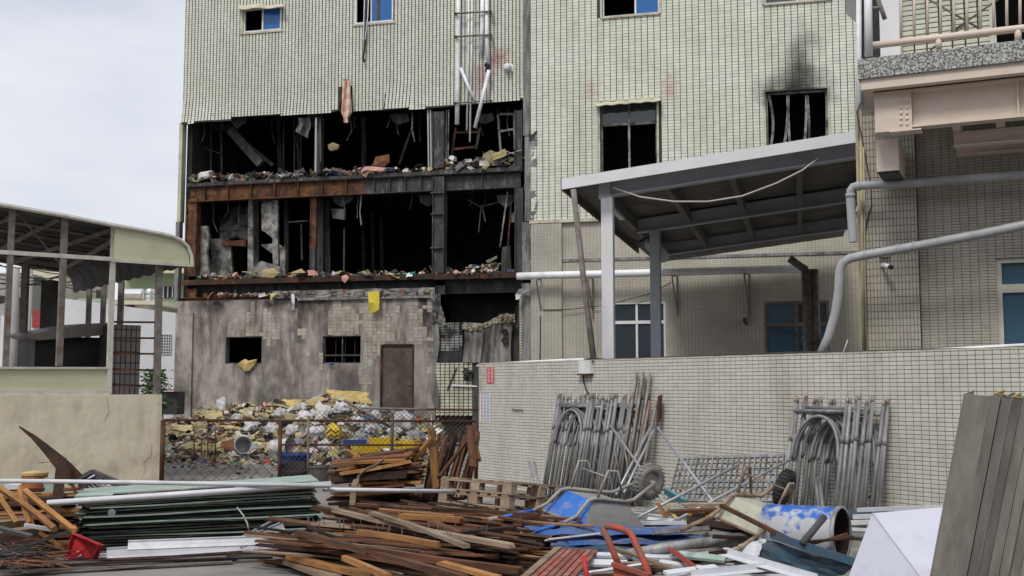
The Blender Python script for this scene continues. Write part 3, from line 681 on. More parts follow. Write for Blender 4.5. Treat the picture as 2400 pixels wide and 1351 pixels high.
mb = MB(); mb.slab(lambda u, v: FP.pp(1012 + 20 * u + 16 * v * v * u + 5 * fbm((u * 5, v * 6, 2), 1), 690 + 72 * v, 0.12 + 0.1 * math.sin(5 * u + 2 * v) + 0.08 * fbm((u * 4, v * 7, 8), 1)), 6, 10, 0.012); mb.build('peeled_sheet', 'scorched_sheet', bb)
mb = MB(); mb.slab(lambda u, v: FP.pp(1012 + 14 * u + 4 * math.sin(8 * v), 760 + 195 * v, 0.10 + 0.06 * math.sin(9 * v)), 3, 12, 0.012); mb.build('peeled_sheet', 'mortar_grey', bb)
mb = MB(); pbox(mb, FP, TB[1] + 0.02, TB[1] + 0.30, 0, zl(1110, 858), 0.1, -0.2); mb.build('pier', 'char_grey', bb)
mb = MB(); pbox(mb, FP, TB[0], TB[1] + 0.01, 0, TB[2] - 0.01, -0.2, -0.3); mb.build('plinth', 'char', bb)
mb = MB(); wall_holes(mb, FP.moved(-1.4), bx0, bx1, 0, S2 - 0.65, [], t=0.1); mb.build('inner_wall', 'char', bb)
strip_in(1060, 903, 1118, 906, 0.04, 'pvc', 0.12, 'conduit'); strip_in(1070, 862, 1048, 915, 0.03, 'wire', 0.1, 'burnt_cable')
mb = MB()
for a in range(9): mb.beam(FP.pp(1095 + rb.uniform(-10, 10), 878 + rb.uniform(-10, 10), 0.1), FP.pp(1095 + rb.uniform(-10, 10), 880 + rb.uniform(-12, 12), 0.22), 0.1, 0.04)
mb.build('charred_fan', 'char', bb)
# windows in the cladding
w = window(bb, FP, W1, -0.05, cols=2, panes={(1, 0): 'glass_blue'}, sill=0.05, depth=0.07)
mb = MB(); mb.slab(lambda u, v: FP.pp(558 + 106 * u, 12 + 8 * v + (3 - 6 * u) * v * 0.6 + 1.5 * math.sin(u * 12), 0.03 + 0.3 * v), 16, 4, 0.02); mb.build('awning', 'cream_trim', w)
mb = MB(); pbox(mb, FP, W1[0] - 0.12, W1[0] - 0.005, W1[2] - 0.06, W1[3], 0.06, -0.05); mb.build('reveal_trim', 'cream_trim', w)
w = window(bb, FP, W2, -0.05, cols=2, panes={(1, 0): 'glass_blue'}, sill=0.05, depth=0.07, colpos=[0.42])
mb = MB(); pbox(mb, FP, W2[0] + 0.75, W2[0] + 0.88, W2[2] + 0.05, W2[3] - 0.05, -0.015, -0.028); mb.build('sash_stile', 'dark_steel', w)
# mortar strip between the two buildings
for x0, x1, y0, y1, n in ((1228, 1246, -80, 320, 0.03), (1232, 1262, 322, 520, 0.05), (1226, 1246, 522, 650, 0.03), (1224, 1248, 665, 1000, 0.0)):
    u0, u1, z0, z1 = wrect(FP, x0, y0, x1, y1); mb = MB()
    mb.slab(lambda u, v: FP.pt(u0 + (u1 - u0) * u + 0.02 * fbm((v * 9, u * 2, y0), 1), max(0, z0) + (z1 - max(0, z0)) * v, n + 0.02 * fbm((v * 8, u * 3, 3), 1)), 3, 24, 0.16, nrm=FP.n); mb.build('joint_strip', 'mortar_grey', bb)
u0, u1, z0, z1 = wrect(FP, 1216, 690, 1236, 850)
mb = MB(); pbox(mb, FP, u0, u1, z0, z1, -0.02, -0.1); mb.build('side_panel', 'grout_dark', bb)
tiles(bb, FP, u0, u1, z0, z1, 0.13, 0.085, 0.03, 0.02, -0.018, 0.01, 'clad_warm', seed=12)
mb = MB(); mb.slab(lambda u, v: FP.pp(1240 + 22 * u, 310 + 22 * v * (1 - u) + 4 * math.sin(6 * u), 0.1 + 0.25 * (1 - u) * v), 6, 5, 0.02); mb.build('torn_flap', 'char', bb)

# spilled debris along the floor edges
M('d_white', (0.60, 0.585, 0.56), (0.45, 0.43, 0.41), scale=5, rough=0.85, var=0.2)
M('d_tan', (0.36, 0.30, 0.20), (0.30, 0.24, 0.14), scale=5, rough=0.9, var=0.25)
M('d_yellow', (0.47, 0.40, 0.20), (0.36, 0.30, 0.15), scale=5, rough=0.9, var=0.25)
M('d_grey', (0.19, 0.185, 0.18), (0.1, 0.098, 0.095), scale=5, rough=0.9, var=0.3)
M('d_dark', (0.03, 0.029, 0.03), (0.05, 0.048, 0.045), scale=5, rough=0.9, var=0.3)
M('d_rust', (0.22, 0.10, 0.05), (0.12, 0.055, 0.03), scale=5, rough=0.9, var=0.3)
M('d_pink', (0.52, 0.30, 0.25), (0.42, 0.22, 0.18), scale=5, rough=0.9, var=0.2)
M('d_blue', (0.05, 0.12, 0.36), (0.03, 0.07, 0.22), scale=5, rough=0.7, var=0.3)
M('d_teal', (0.05, 0.36, 0.32), (0.03, 0.2, 0.2), scale=5, rough=0.7, var=0.2)
M('d_red', (0.45, 0.05, 0.05), (0.32, 0.04, 0.04), scale=5, rough=0.7, var=0.2)
DEB = ['d_white', 'd_tan', 'd_yellow', 'd_grey', 'd_dark', 'd_rust', 'd_pink', 'd_blue', 'd_teal', 'd_red']
def lump(mb, c, s, rng, mi):
    """crumpled scrap: a jagged box, a bent sheet or a splinter"""
    c = Vector(c); k = rng.random()
    q = Matrix.Rotation(rng.uniform(0, 6.28), 3, 'Z') @ Matrix.Rotation(rng.gauss(0, 0.5), 3, 'X') @ Matrix.Rotation(rng.gauss(0, 0.5), 3, 'Y')
    if k < 0.45:
        h = Vector((s * rng.uniform(0.5, 1.2), s * rng.uniform(0.4, 1.0), s * rng.uniform(0.2, 0.7)))
        P = [c + q @ Vector((sx * h.x * rng.uniform(0.5, 1.1), sy * h.y * rng.uniform(0.5, 1.1), sz * h.z * rng.uniform(0.6, 1.1))) for sx, sy, sz in ((-1, -1, -1), (1, -1, -1), (1, 1, -1), (-1, 1, -1), (-1, -1, 1), (1, -1, 1), (1, 1, 1), (-1, 1, 1))]
        mb.hexa(P, mi)
    elif k < 0.85:
        a, b_ = s * rng.uniform(0.7, 1.8), s * rng.uniform(0.5, 1.2); ph = rng.uniform(0, 6)
        mb.slab(lambda u, v: c + q @ Vector(((u - 0.5) * 2 * a, (v - 0.5) * 2 * b_, 0.35 * s * math.sin(3 * u + ph) + 0.3 * s * math.sin(4 * v + ph * 2))), 3, 3, max(0.008, s * 0.06), mi)
    else:
        d = q @ Vector((s * rng.uniform(1.2, 2.8), 0, 0)); mb.beam(c - d, c + d, s * 0.12, s * 0.1, mi=mi)
def debris_line(x0, x1, y0, y1, n0, n1, cnt, smin, smax, wts, seed, parent, lift=0.1):
    rng = random.Random(seed); mb = MB()
    for _ in range(cnt):
        t = rng.random(); n = rng.uniform(n0, n1); s = rng.uniform(smin, smax) ** 1.0
        p = FP.pp(x0 + (x1 - x0) * t, y0 + (y1 - y0) * t, 0.0) + FP.n * n + Vector((0, 0, rng.uniform(0, lift) * (0.4 + abs(fbm((t * 14, seed, 0), 1)))))
        lump(mb, p, s, rng, rng.choices(range(len(DEB)), wts)[0])
    o = mb.build('debris', DEB, parent); o['kind'] = 'stuff'
W_A = (5, 3, 2, 6, 6, 2, 1.2, .4, .3, .1)
debris_line(440, 1010, 424, 402, -1.2, 0.05, 420, 0.05, 0.16, W_A, 21, bb, 0.35)
debris_line(1042, 1212, 398, 392, -1.5, 0.03, 190, 0.06, 0.2, W_A, 22, bb, 0.7)
debris_line(455, 1205, 653, 642, -1.2, 0.06, 420, 0.05, 0.15, (5, 4, 3, 4, 5, 4, 2, .3, .3, .1), 23, bb, 0.2)
debris_line(1090, 1160, 644, 640, -1.0, 0.0, 60, 0.08, 0.2, W_A, 24, bb, 0.5)
debris_line(470, 1015, 695, 686, -0.25, 0.1, 150, 0.04, 0.1, (4, 3, 2, 4, 4, 3, 2, .2, 0, .1), 25, bb, 0.08)
def scrap(pts, n, mat, name, t=0.03, dn=0.1, seed=0, label=None, cat=None, group=None):
    """torn flat piece from a pixel outline hanging on the front"""
    P = [FP.pp(x, y, n + dn * fbm((x * 0.07, y * 0.07, seed), 1)) for x, y in pts]; c = sum(P, Vector()) / len(P) + FP.n * 0.04
    mb = MB(); k = len(P); Q = [p - FP.n * t for p in P]
    mb.raw(P + Q + [c, c - FP.n * t], [(i, (i + 1) % k, 2 * k) for i in range(k)] + [(k + (i + 1) % k, k + i, 2 * k + 1) for i in range(k)] + [(i, k + i, k + (i + 1) % k, (i + 1) % k) for i in range(k)])
    o = mb.build(name, mat); return tag(o, label, cat, group)
M('foam_yellow', (0.56, 0.43, 0.17), (0.46, 0.35, 0.13), scale=6, rough=0.95, bump=0.4, dirt=(0.2, 0.16, 0.08), dscale=3, damt=0.5)
M('cloth_yellow', (0.62, 0.50, 0.06), (0.5, 0.40, 0.05), scale=6, rough=0.95, bump=0.3)
M('cloth_white', (0.66, 0.66, 0.67), (0.52, 0.52, 0.54), scale=6, rough=0.9, bump=0.3)
M('cloth_pink', (0.60, 0.34, 0.27), (0.68, 0.50, 0.40), scale=5, rough=0.95, bump=0.3)
scrap([(556, 854), (566, 846), (574, 842), (582, 846), (602, 842), (596, 856), (584, 869), (572, 871), (566, 862)], 0.12, 'foam_yellow', 'foam_piece', 0.05, label='torn yellow foam piece hanging over the first burnt window sill', cat='foam')
scrap([(862, 686), (873, 684), (889, 684), (889, 716), (888, 727), (878, 732), (866, 734), (864, 710)], 0.18, 'cloth_yellow', 'hanging_cloth', 0.02, 0.2, label='bright yellow cloth hanging from the ledge above the metal door', cat='cloth')
scrap([(682, 690), (691, 689), (690, 712), (687, 727), (683, 726), (682, 706)], 0.15, 'cloth_white', 'hanging_cloth', 0.02, 0.2, label='narrow white rag hanging from the ledge of the grey wall', cat='cloth')
scrap([(633, 689), (652, 686), (650, 694), (640, 698), (634, 706)], 0.15, 'd_yellow', 'foam_piece', 0.03, label='small yellow scrap caught on the rusty ledge', cat='foam')
scrap([(1208, 690), (1216, 678), (1234, 674), (1244, 680), (1240, 694), (1222, 688), (1216, 702), (1209, 703)], 0.3, 'cloth_white', 'plastic_sheet', 0.02, 0.2, label='crumpled white plastic sheet stuck at the end of the white pipe', cat='plastic sheet')
scrap([(845, 402), (853, 392), (866, 390), (905, 394), (904, 401), (866, 404), (858, 416), (850, 412)], 0.1, 'd_pink', 'plastic_sheet', 0.02, 0.1, label='pink torn sheet lying on the upper charred floor edge', cat='plastic sheet')
scrap([(872, 392), (880, 368), (912, 362), (913, 380), (900, 392)], -0.15, 'd_rust', 'broken_board', 0.03, label='brown scorched board propped on the upper floor debris', cat='board')
scrap([(1128, 390), (1132, 362), (1150, 352), (1170, 360), (1174, 376), (1166, 388)], -0.2, 'd_tan', 'broken_board', 0.08, label='pale broken wall board standing in the upper floor debris', cat='board')
scrap([(960, 640), (974, 636), (974, 644), (964, 650)], 0.06, 'd_teal', 'rag', 0.02, label='small teal rag on the lower charred floor edge', cat='rag')
scrap([(800, 648), (812, 644), (818, 652), (808, 664), (802, 658)], 0.1, 'd_pink', 'rag', 0.02, label='small pink rag hanging over the lower charred floor edge', cat='rag')
scrap([(768, 340), (780, 334), (795, 340), (790, 350), (776, 354), (770, 350)], -0.5, 'd_tan', 'burnt_bundle', 0.1, label='pale rag on a stick above the upper floor debris', cat='rag')
scrap([(612, 634), (640, 628), (655, 640), (640, 652), (615, 650)], 0.05, 'd_yellow', 'foam_piece', 0.05, label='pale yellow foam lump on the lower charred floor edge', cat='foam')
scrap([(680, 640), (706, 630), (716, 640), (690, 648)], 0.02, 'd_yellow', 'foam_piece', 0.05, label='thin yellow foam sheet on the lower charred floor edge', cat='foam')
scrap([(766, 853), (784, 851), (778, 858)], 0.08, 'd_blue', 'rag', 0.02, label='small blue scrap on the second burnt window sill', cat='rag')
scrap([(470, 404), (496, 400), (498, 412), (480, 420), (462, 428), (452, 420)], -0.05, 'd_white', 'plastic_sheet', 0.05, label='off-white crumpled sheet at the corner of the upper charred floor', cat='plastic sheet')

# pipes and hangings on the cladding
def pipe(pts, r, mat, label, cat, group=None, pl=FP, n=0.12, name='pipe', seg=10, smooth=True):
    mb = MB(); mb.tube([pl.pp(x, y, n) for x, y in pts], r, seg); o = mb.build(name, mat, smooth=smooth); return tag(o, label, cat, group)
pipe([(1075, -60), (1074, 60), (1073, 200), (1071, 292)], 0.075, 'pvc', 'thick white drain pipe reaching below the torn cladding', 'pipe')
pipe([(1099, -60), (1098, 120), (1094, 306)], 0.03, 'pvc', 'thin white pipe ending just below the cladding edge', 'pipe', n=0.08)
pipe([(1107, -60), (1105, 140), (1101, 333)], 0.03, 'pvc', 'thin white pipe hanging lowest under the cladding', 'pipe', n=0.1)
pipe([(1132, -60), (1130, 60), (1127, 125)], 0.07, 'pvc', 'short white pipe broken off high on the cladding', 'pipe')
pipe([(1141, -60), (1141, 90), (1144, 150)], 0.065, 'pvc', 'white pipe ending in a charred elbow on the cladding', 'pipe', n=0.16)
pipe([(1080, 160), (1098, 205), (1114, 236)], 0.05, 'pvc', 'short broken white pipe leaning slantwise between the brackets', 'pipe', n=0.2)
pipe([(1146, 165), (1131, 230), (1113, 300)], 0.06, 'pvc', 'loose white pipe slanting down below the cladding edge', 'pipe', n=0.25)
pipe([(1137, 152), (1143, 153), (1142, 170)], 0.07, 'char', 'charred pipe elbow under the shortest white pipe', 'pipe elbow', n=0.2)
for k, (xa, ya, xb, yb) in enumerate(((1068, 32, 1150, 27), (1068, 86, 1150, 82), (1066, 242, 1150, 236))):
    o = thing('pipe_bracket', FP.pp(xa, ya, 0.0), ('grey steel bracket highest across the white pipes', 'grey steel bracket midway across the white pipes', 'grey steel bracket nearest the torn cladding edge')[k], 'bracket', 'pipe brackets on the cladding')
    mb = MB(); mb.tube([FP.pp(xa, ya, 0.26), FP.pp(xb, yb, 0.26)], 0.03, 6); mb.build('rail', 'dirty_steel', o)
    for x, y in ((xa, ya), (xb, yb)):
        mb = MB(); mb.tube([FP.pp(x, y, 0.0), FP.pp(x, y, 0.32)], 0.045, 6); mb.build('stub', 'dark_steel', o)
o = thing('vent_cap', FP.pp(1194, 162, 0.0), 'small white vent hood on the stained cladding', 'vent')
mb = MB(); mb.lathe([(0, 0.0), (0.11, 0.0), (0.12, 0.12), (0.09, 0.24), (0, 0.26)], FP.pp(1192, 160, 0.01), FP.n, 12); mb.build('hood', 'pvc', o)
mb = MB(); pbox(mb, FP, *wrect(FP, 1186, 152, 1202, 168), 0.02, 0.012); mb.build('plate', 'pvc', o)
# pole and cables from the window
o = thing('dangling_cable', FP.pp(853, 146, 0.1), 'black and white cables dangling from the upper window', 'cable')
mb = MB(); mb.tube([FP.pp(x, y, 0.12) for x, y in ((860, -20), (857, 50), (854, 120), (851, 135), (854, 146))], 0.035, 6); mb.build('black_cable', 'wire', o, True)
mb = MB(); mb.tube([FP.pp(x, y, 0.16) for x, y in ((855, -20), (853, 40), (852, 80), (849, 96), (856, 92), (862, 40), (864, -20))], 0.016, 6); mb.build('white_cable', 'pvc', o, True)
# pink checked blanket
mb = MB()
def blk(u, v):
    w = 15 + 3 * math.sin(3 * v); x = 812 + (u - 0.5) * (15 + 9 * min(1, v * 1.2)); y = 186 + 88 * v
    if v > 0.9: x = 811 + (u - 0.5) * 10
    return FP.pp(x, y + (14 * (v - 0.9) / 0.1 if v > 0.9 else 0), 0.16 + 0.07 * math.sin(u * 9 + v * 2))
mb.slab(blk, 14, 20, 0.02)
mc = bpy.data.materials.new('check_cloth'); mc.use_nodes = True; MATS['check_cloth'] = mc
nn, ll = mc.node_tree.nodes, mc.node_tree.links
g = nn.new('ShaderNodeTexCoord'); ck = nn.new('ShaderNodeTexChecker'); ck.inputs['Scale'].default_value = 5.0
ck.inputs['Color1'].default_value = (0.62, 0.36, 0.28, 1); ck.inputs['Color2'].default_value = (0.68, 0.54, 0.44, 1)
ll.new(g.outputs['Object'], ck.inputs['Vector']); ll.new(ck.outputs[0], nn['Principled BSDF'].inputs['Base Color']); nn['Principled BSDF'].inputs['Roughness'].default_value = 0.95
tag(mb.build('hanging_blanket', 'check_cloth', smooth=True), 'pink checked blanket hanging over the torn cladding edge', 'blanket')
# ================================================================== tiled building beside the burnt one
MP = FP.moved(0.12)
mu0, mu1 = SPLIT_U + 0.12, MP.uz(2035, 500)[0]
ZT = MP.uz(1300, 516)[1]
tb = thing('tiled_building', MP.pt((mu0 + mu1) / 2, 0), 'tall pale tiled building with smoke-blackened windows behind the steel canopy', 'building')
WA = wrect(MP, 1407, 236, 1540, 410); WB = wrect(MP, 1795, 212, 1941, 352)
WT1 = wrect(MP, 1411, -60, 1545, 36); WT2 = wrect(MP, 1790, -70, 1946, 4)
WC = wrect(MP, 1425, 708, 1560, 848); WD = wrect(MP, 1792, 706, 1944, 850)
mb = MB(); wall_holes(mb, MP, mu0, mu1, ZT, TOP_Z, [WA, WB, WT1, WT2], t=0.25); mb.build('upper_wall', 'grout_dark', tb)
tiles(tb, MP, mu0 + 0.005, mu1, ZT, MP.uz(1600, -90)[1], 0.196, 0.0945, 0.018, 0.0045, 0.0, 0.012, 'clad', holes=[(a - 0.06, b + 0.06, c - 0.02, d + 0.06) for a, b, c, d in (WA, WB, WT1, WT2)],
      big=lambda u, z: u - 0.5 * abs(z - MP.uz(1600, 250)[1]), nbig=300, seed=31)
mb = MB(); wall_holes(mb, MP, mu0, mu1, 0, ZT - 0.10, [WC, WD], t=0.25, n0=-0.03); mb.build('lower_wall', 'small_tile', tb)
mb = MB(); pbox(mb, MP, mu0 - 0.02, mu1, ZT - 0.098, ZT - 0.002, 0.09, -0.1); mb.build('string_course', 'cream_trim', tb)
a, b, c, d = wrect(MP, 1246, 525, 1318, 900); mb = MB(); pbox(mb, MP, a, b, 0, ZT - 0.1, 0.07, -0.028); mb.build('pilaster', 'small_tile', tb)
a, b, c, d = wrect(MP, 1320, 606, 1325, 610); mb = MB(); pbox(mb, MP, MP.uz(1318, 608)[0] + 0.002, mu1, MP.uz(1400, 612)[1], MP.uz(1400, 606)[1], 0.0, -0.029); mb.build('string_course', 'mortar_grey', tb)
for r in (WA, WB, WT1, WT2):                      # cream trim round the upper windows
    u0, u1, z0, z1 = r; mb = MB()
    pbox(mb, MP, u0 - 0.06, u0 - 0.001, z0 - 0.03, z1 + 0.05, 0.05, -0.02); pbox(mb, MP, u1 + 0.001, u1 + 0.06, z0 - 0.03, z1 + 0.05, 0.05, -0.02)
    pbox(mb, MP, u0 - 0.001, u1 + 0.001, z1 + 0.001, z1 + 0.05, 0.05, -0.02); pbox(mb, MP, u0 - 0.001, u1 + 0.001, z0 - 0.06, z0 - 0.001, 0.07, -0.02)
    mb.build('window_surround', 'cream_trim', tb)
w = window(tb, MP, WA, -0.2, frame='sooty_frame', fw=0.055, cols=2, rows=(0.7,), panes={(0, 1): 'glass_dark', (1, 1): 'glass_dark'}, depth=0.07)
mb = MB(); mb.slab(lambda u, v: MP.pp(1396 + 152 * u, 242 - 12 * u + 7 * v + 1.0 * math.sin(u * 30), 0.04 + 0.3 * v), 24, 3, 0.02); mb.build('awning', 'clad_warm', w)
w = window(tb, MP, WB, -0.2, frame='sooty_frame', fw=0.06, cols=1, panes={}, depth=0.07)
for xa, xb, xm in ((1802, 1805, 1812), (1848, 1836, 1845), (1846, 1852, 1848), (1890, 1884, 1889), (1892, 1897, 1896), (1938, 1938, 1938)):
    mb = MB(); mb.slab(lambda u, v: MP.pp((xa + (xb - xa) * v) + (xm - (xa + xb) / 2) * math.sin(math.pi * v) + (u - 0.5) * 6, 224 + 128 * v, -0.14 + 0.04 * math.sin(4 * v)), 2, 10, 0.02); mb.build('buckled_stile', 'sooty_frame', w)
window(tb, MP, WT1, -0.12, cols=2, panes={(1, 0): 'glass_blue'}, depth=0.07, colpos=[0.58]); window(tb, MP, WT2, -0.12, cols=2, panes={(0, 0): 'glass_dark', (1, 0): 'glass_blue'}, depth=0.07)
window(tb, MP, WC, -0.12, cols=2, rows=(0.66,), panes={(i, j): 'glass_dark' for i in (0, 1) for j in (0, 1)}, fw=0.06, depth=0.08)
w = window(tb, MP, WD, -0.12, frame='dirty_steel', cols=2, rows=(0.62,), panes={(0, 0): 'glass_teal', (1, 0): 'glass_teal', (0, 1): 'glass_teal', (1, 1): 'glass_dark'}, fw=0.07, depth=0.08)
for z0, z1 in (((WD[2] + WD[3]) / 2 + 0.1, (WD[2] + WD[3]) / 2 - 0.3), (WD[2] + 0.1, WD[2] + 0.6)):
    mb = MB(); mb.beam(MP.pt(WD[0] + 0.2, z0, -0.02), MP.pt(WD[1] - 0.1, z1, -0.02), 0.04, 0.03, up=MP.n); mb.build('brace', 'dark_steel', w)
# rooms behind the windows
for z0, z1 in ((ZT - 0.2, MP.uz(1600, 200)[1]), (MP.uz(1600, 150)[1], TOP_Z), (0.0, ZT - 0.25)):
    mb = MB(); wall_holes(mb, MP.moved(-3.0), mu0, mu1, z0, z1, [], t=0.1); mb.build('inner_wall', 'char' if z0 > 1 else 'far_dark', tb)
    mb = MB(); pbox(mb, MP, mu0, mu1, z1 - 0.1, z1, -0.26, -3.0); mb.build('inner_ceiling', 'char', tb)
mb = MB(); pbox(mb, MP, mu0 - 0.05, mu1 + 0.02, TOP_Z, TOP_Z + 0.2, 0.1, -9); mb.build('roof', 'far_grey', tb)
mb = MB(); pbox(mb, MP, mu1 + 0.002, mu1 + 0.2, 0, TOP_Z - 0.01, -0.05, -9); mb.build('end_wall', 'far_grey', tb)
# paint splashes and soot on the tiled fronts
sp = []
for px, py, rx, rz, c, a in ((1160, 140, .55, .5, (0.32, 0.09, 0.14), .75), (1130, 185, .45, .8, (0.36, 0.10, 0.15), .7), (1180, 130, .5, .4, (0.45, 0.22, 0.14), .5), (1570, 205, .35, .7, (0.50, 0.20, 0.22), .55), (1385, 215, .35, .5, (0.48, 0.22, 0.22), .4)):
    p = FP.pp(px, py, 0.05); sp.append((p, (rx, 1.5, rz), c, a))

so = [(MP.pp(1868, 208, 0.02), (1.35, 3.0, 0.75), (0.015, 0.014, 0.012), 1.0), (MP.pp(1872, 165, 0.02), (0.62, 3.0, 1.45), (0.028, 0.027, 0.022), .93), (MP.pp(1840, 185, 0.02), (0.6, 3.0, 0.8), (0.03, 0.03, 0.025), .7), (MP.pp(1810, 225, 0.02), (0.3, 3.0, 0.6), (0.03, 0.03, 0.025), .7)]
stain(MATS['clad'], sp, 6.0); stain(MATS['clad'], so, 1.2, 0.7, 1.75); stain(MATS['cream_trim'], so, 1.2, 0.9, 1.9)

# long insulated pipe on brackets
o = thing('insulated_pipe', MP.pp(1550, 700, 0.4), 'long white insulated pipe on brackets along the lower tiled wall', 'pipe')
mb = MB(); mb.tube([MP.pp(1212, 648, 0.45), MP.pp(1300, 645.5, 0.45), MP.pp(1560, 639, 0.45), MP.pp(1660, 636, 0.45), MP.pp(1890, 630, 0.45)], 0.115, 14)
mb.build('pipe_run', 'pvc', o, True)
for x in (1265, 1385, 1583, 1752):
    y = 655 - (x - 1265) * 0.026; mb = MB(); h = 0.0
    mb.beam(MP.pp(x + 4, y, 0.0), MP.pp(x - 6, y + 1, 0.6), 0.04, 0.04); mb.beam(MP.pp(x + 4, y, 0.03), MP.pp(x + 4, y + 95, 0.03), 0.04, 0.04); mb.beam(MP.pp(x - 8, y + 2, 0.58), MP.pp(x + 3, y + 75, 0.05), 0.035, 0.035)
    mb.build('bracket', 'dirty_steel', o)
for lab, pts, n in (('thin black cable sagging along the lower tiled wall', [(1272, 727), (1330, 726), (1420, 716), (1520, 690), (1575, 662)], 0.1), ('thin black wire running down the tiled pilaster', [(1266, 740), (1266, 800), (1265, 850)], 0.1)):
    pipe(pts, 0.014, 'wire', lab, 'cable', pl=MP, n=n, name='cable', seg=5)
o = thing('security_light', MP.pp(1748, 745, 0), 'small cream lamp box on the wall beside the braced window', 'lamp')
mb = MB(); pbox(mb, MP, *wrect(MP, 1738, 734, 1752, 744), 0.16, 0.0); mb.build('housing', 'cream_trim', o)
mb = MB(); mb.tube([MP.pp(1746, 746, 0.08), MP.pp(1744, 752, 0.1), MP.pp(1750, 760, 0.02)], 0.05, 8); mb.build('arm', 'dark_steel', o)

# ================================================================== steel canopy
CP = Plane(1410, 20.0, 2010, 18.9)
cu0, cz0 = CP.uz(1410, 466); cu1, cz1 = CP.uz(2010, 372)
SL = (cz1 - cz0) / (cu1 - cu0)
def cz(u): return cz0 + SL * (u - cu0)
ca = thing('steel_canopy', CP.pt(cu0, 0), 'pale grey steel canopy on posts with a white fascia before the tiled building', 'canopy')
ux = Vector(CP.u) + Vector((0, 0, SL)); ux.normalize()
UR = cu1 + 0.25
ROWS = (0.0, -4.75, -9.2)
def cpt(u, n, dz=0.0): return CP.pt(u, cz(u) + dz, n)
for i, n in enumerate(ROWS):                       # main beams along u
    ul = cu0 - 0.02 + i * 0.0
    mb = MB(); H = 0.30
    for dz0, dz1, w in ((0.0, 0.03, 0.2), (H - 0.03, H, 0.2), (0.03, H - 0.03, 0.03)):
        mb.hexa([cpt(ul, n + w / 2, dz0), cpt(UR, n + w / 2, dz0), cpt(UR, n - w / 2, dz0), cpt(ul, n - w / 2, dz0), cpt(ul, n + w / 2, dz1), cpt(UR, n + w / 2, dz1), cpt(UR, n - w / 2, dz1), cpt(ul, n - w / 2, dz1)])
    b = mb.build('main_beam', 'canopy_steel', ca)
    if i == 0:
        mb = MB(); mb.hexa([cpt(ul - 0.02, n + 0.11, -0.01), cpt(ul + 0.2, n + 0.11, -0.01), cpt(ul + 0.2, n - 0.11, -0.01), cpt(ul - 0.02, n - 0.11, -0.01), cpt(ul - 0.02, n + 0.11, H + .01), cpt(ul + 0.2, n + 0.11, H + .01), cpt(ul + 0.2, n - 0.11, H + .01), cpt(ul - 0.02, n - 0.11, H + .01)]); mb.build('end_plate', 'canopy_steel', b)
us = [cu0 - 0.04 + (UR - cu0) * k / 4 for k in range(5)]
for u in us:                                      # rafters along n
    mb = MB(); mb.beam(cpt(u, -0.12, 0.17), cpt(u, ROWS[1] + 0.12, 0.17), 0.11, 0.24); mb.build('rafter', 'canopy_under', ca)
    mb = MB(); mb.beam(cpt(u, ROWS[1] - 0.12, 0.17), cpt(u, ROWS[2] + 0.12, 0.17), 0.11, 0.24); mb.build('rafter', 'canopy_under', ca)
fl = CP.uz(1330, 430)[0]
mb = MB()                                         # ribbed roof sheet
nr = 60
def roofp(u, v):
    uu = fl + (UR - fl) * u; k = 0.02 if int(v * nr * 2) % 4 < 2 else 0.0
    return cpt(uu, 0.42 - 13.6 * v, 0.335 + k)
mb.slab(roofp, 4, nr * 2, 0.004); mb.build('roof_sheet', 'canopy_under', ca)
mb = MB(); f0, f1 = cpt(fl, 0.47, 0.20), cpt(UR, 0.47, 0.20)
up = Vector((0, 0, 1)); mb.hexa([f0 - up * 0.02 + CP.n * 0.05, f1 - up * 0.02 + CP.n * 0.05, f1 - up * 0.02, f0 - up * 0.02, f0 + up * 0.175 + CP.n * 0.05, f1 + up * 0.175 + CP.n * 0.05, f1 + up * 0.175, f0 + up * 0.175])
mb.build('fascia', 'canopy_white', ca)
mb = MB(); g0, g1 = cpt(fl, 0.468, 0.18), cpt(fl, -9.4, 0.18)
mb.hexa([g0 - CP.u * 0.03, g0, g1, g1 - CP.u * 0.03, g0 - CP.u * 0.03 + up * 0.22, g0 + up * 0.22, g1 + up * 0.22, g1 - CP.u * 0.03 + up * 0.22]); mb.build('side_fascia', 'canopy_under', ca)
for i, n in enumerate(ROWS[:2]):                  # H-section posts
    u = cu0 + 0.11 if i == 0 else CP.moved(n).uz(1537, 700)[0]
    mb = MB(); zt = cz(u) - 0.002; s = 0.105 if i == 0 else 0.11
    pbox(mb, CP, u - s, u + s, 0, zt, n + s, n + s - 0.02); pbox(mb, CP, u - s, u + s, 0, zt, n - s + 0.02, n - s); pbox(mb, CP, u - 0.012, u + 0.012, 0.01, zt - 0.01, n + s - 0.02, n - s + 0.02)
    p = mb.build('post', 'canopy_white' if i == 0 else 'canopy_steel', ca)
    mb = MB(); pbox(mb, CP, u - 0.16, u + 0.16, 0, 0.02, n + 0.16, n - 0.16); mb.build('base_plate', 'canopy_steel', p)
mb = MB(); mb.tube([cpt(us[0] + 0.1, -6.6, -0.02), cpt(us[0] + 0.1, -8.9, -0.05)], 0.17, 14); mb.build('duct', 'canopy_steel', ca, True)
mb = MB(); mb.beam(cpt(us[0] + 0.02, -1.2, 0.02), cpt(us[0] + 0.02, -2.6, 0.02), 0.1, 0.06); mb.build('lamp_batten', 'white_frame', ca)
for dx in (0, 6):
    pts = [at(1430 + dx, 500, 20.3), at(1446 + dx, 535, 21.2), at(1470 + dx, 560, 22.2), at(1495 + dx, 568, 23.0), at(1515 + dx, 556, 23.8)]
    mb = MB(); mb.tube(pts, 0.014, 5); tag(mb.build('cable', 'wire'), ('thin black cable looping closest to the front canopy post', 'second thin black cable looping just behind the first under the canopy')[dx // 6], 'cable')
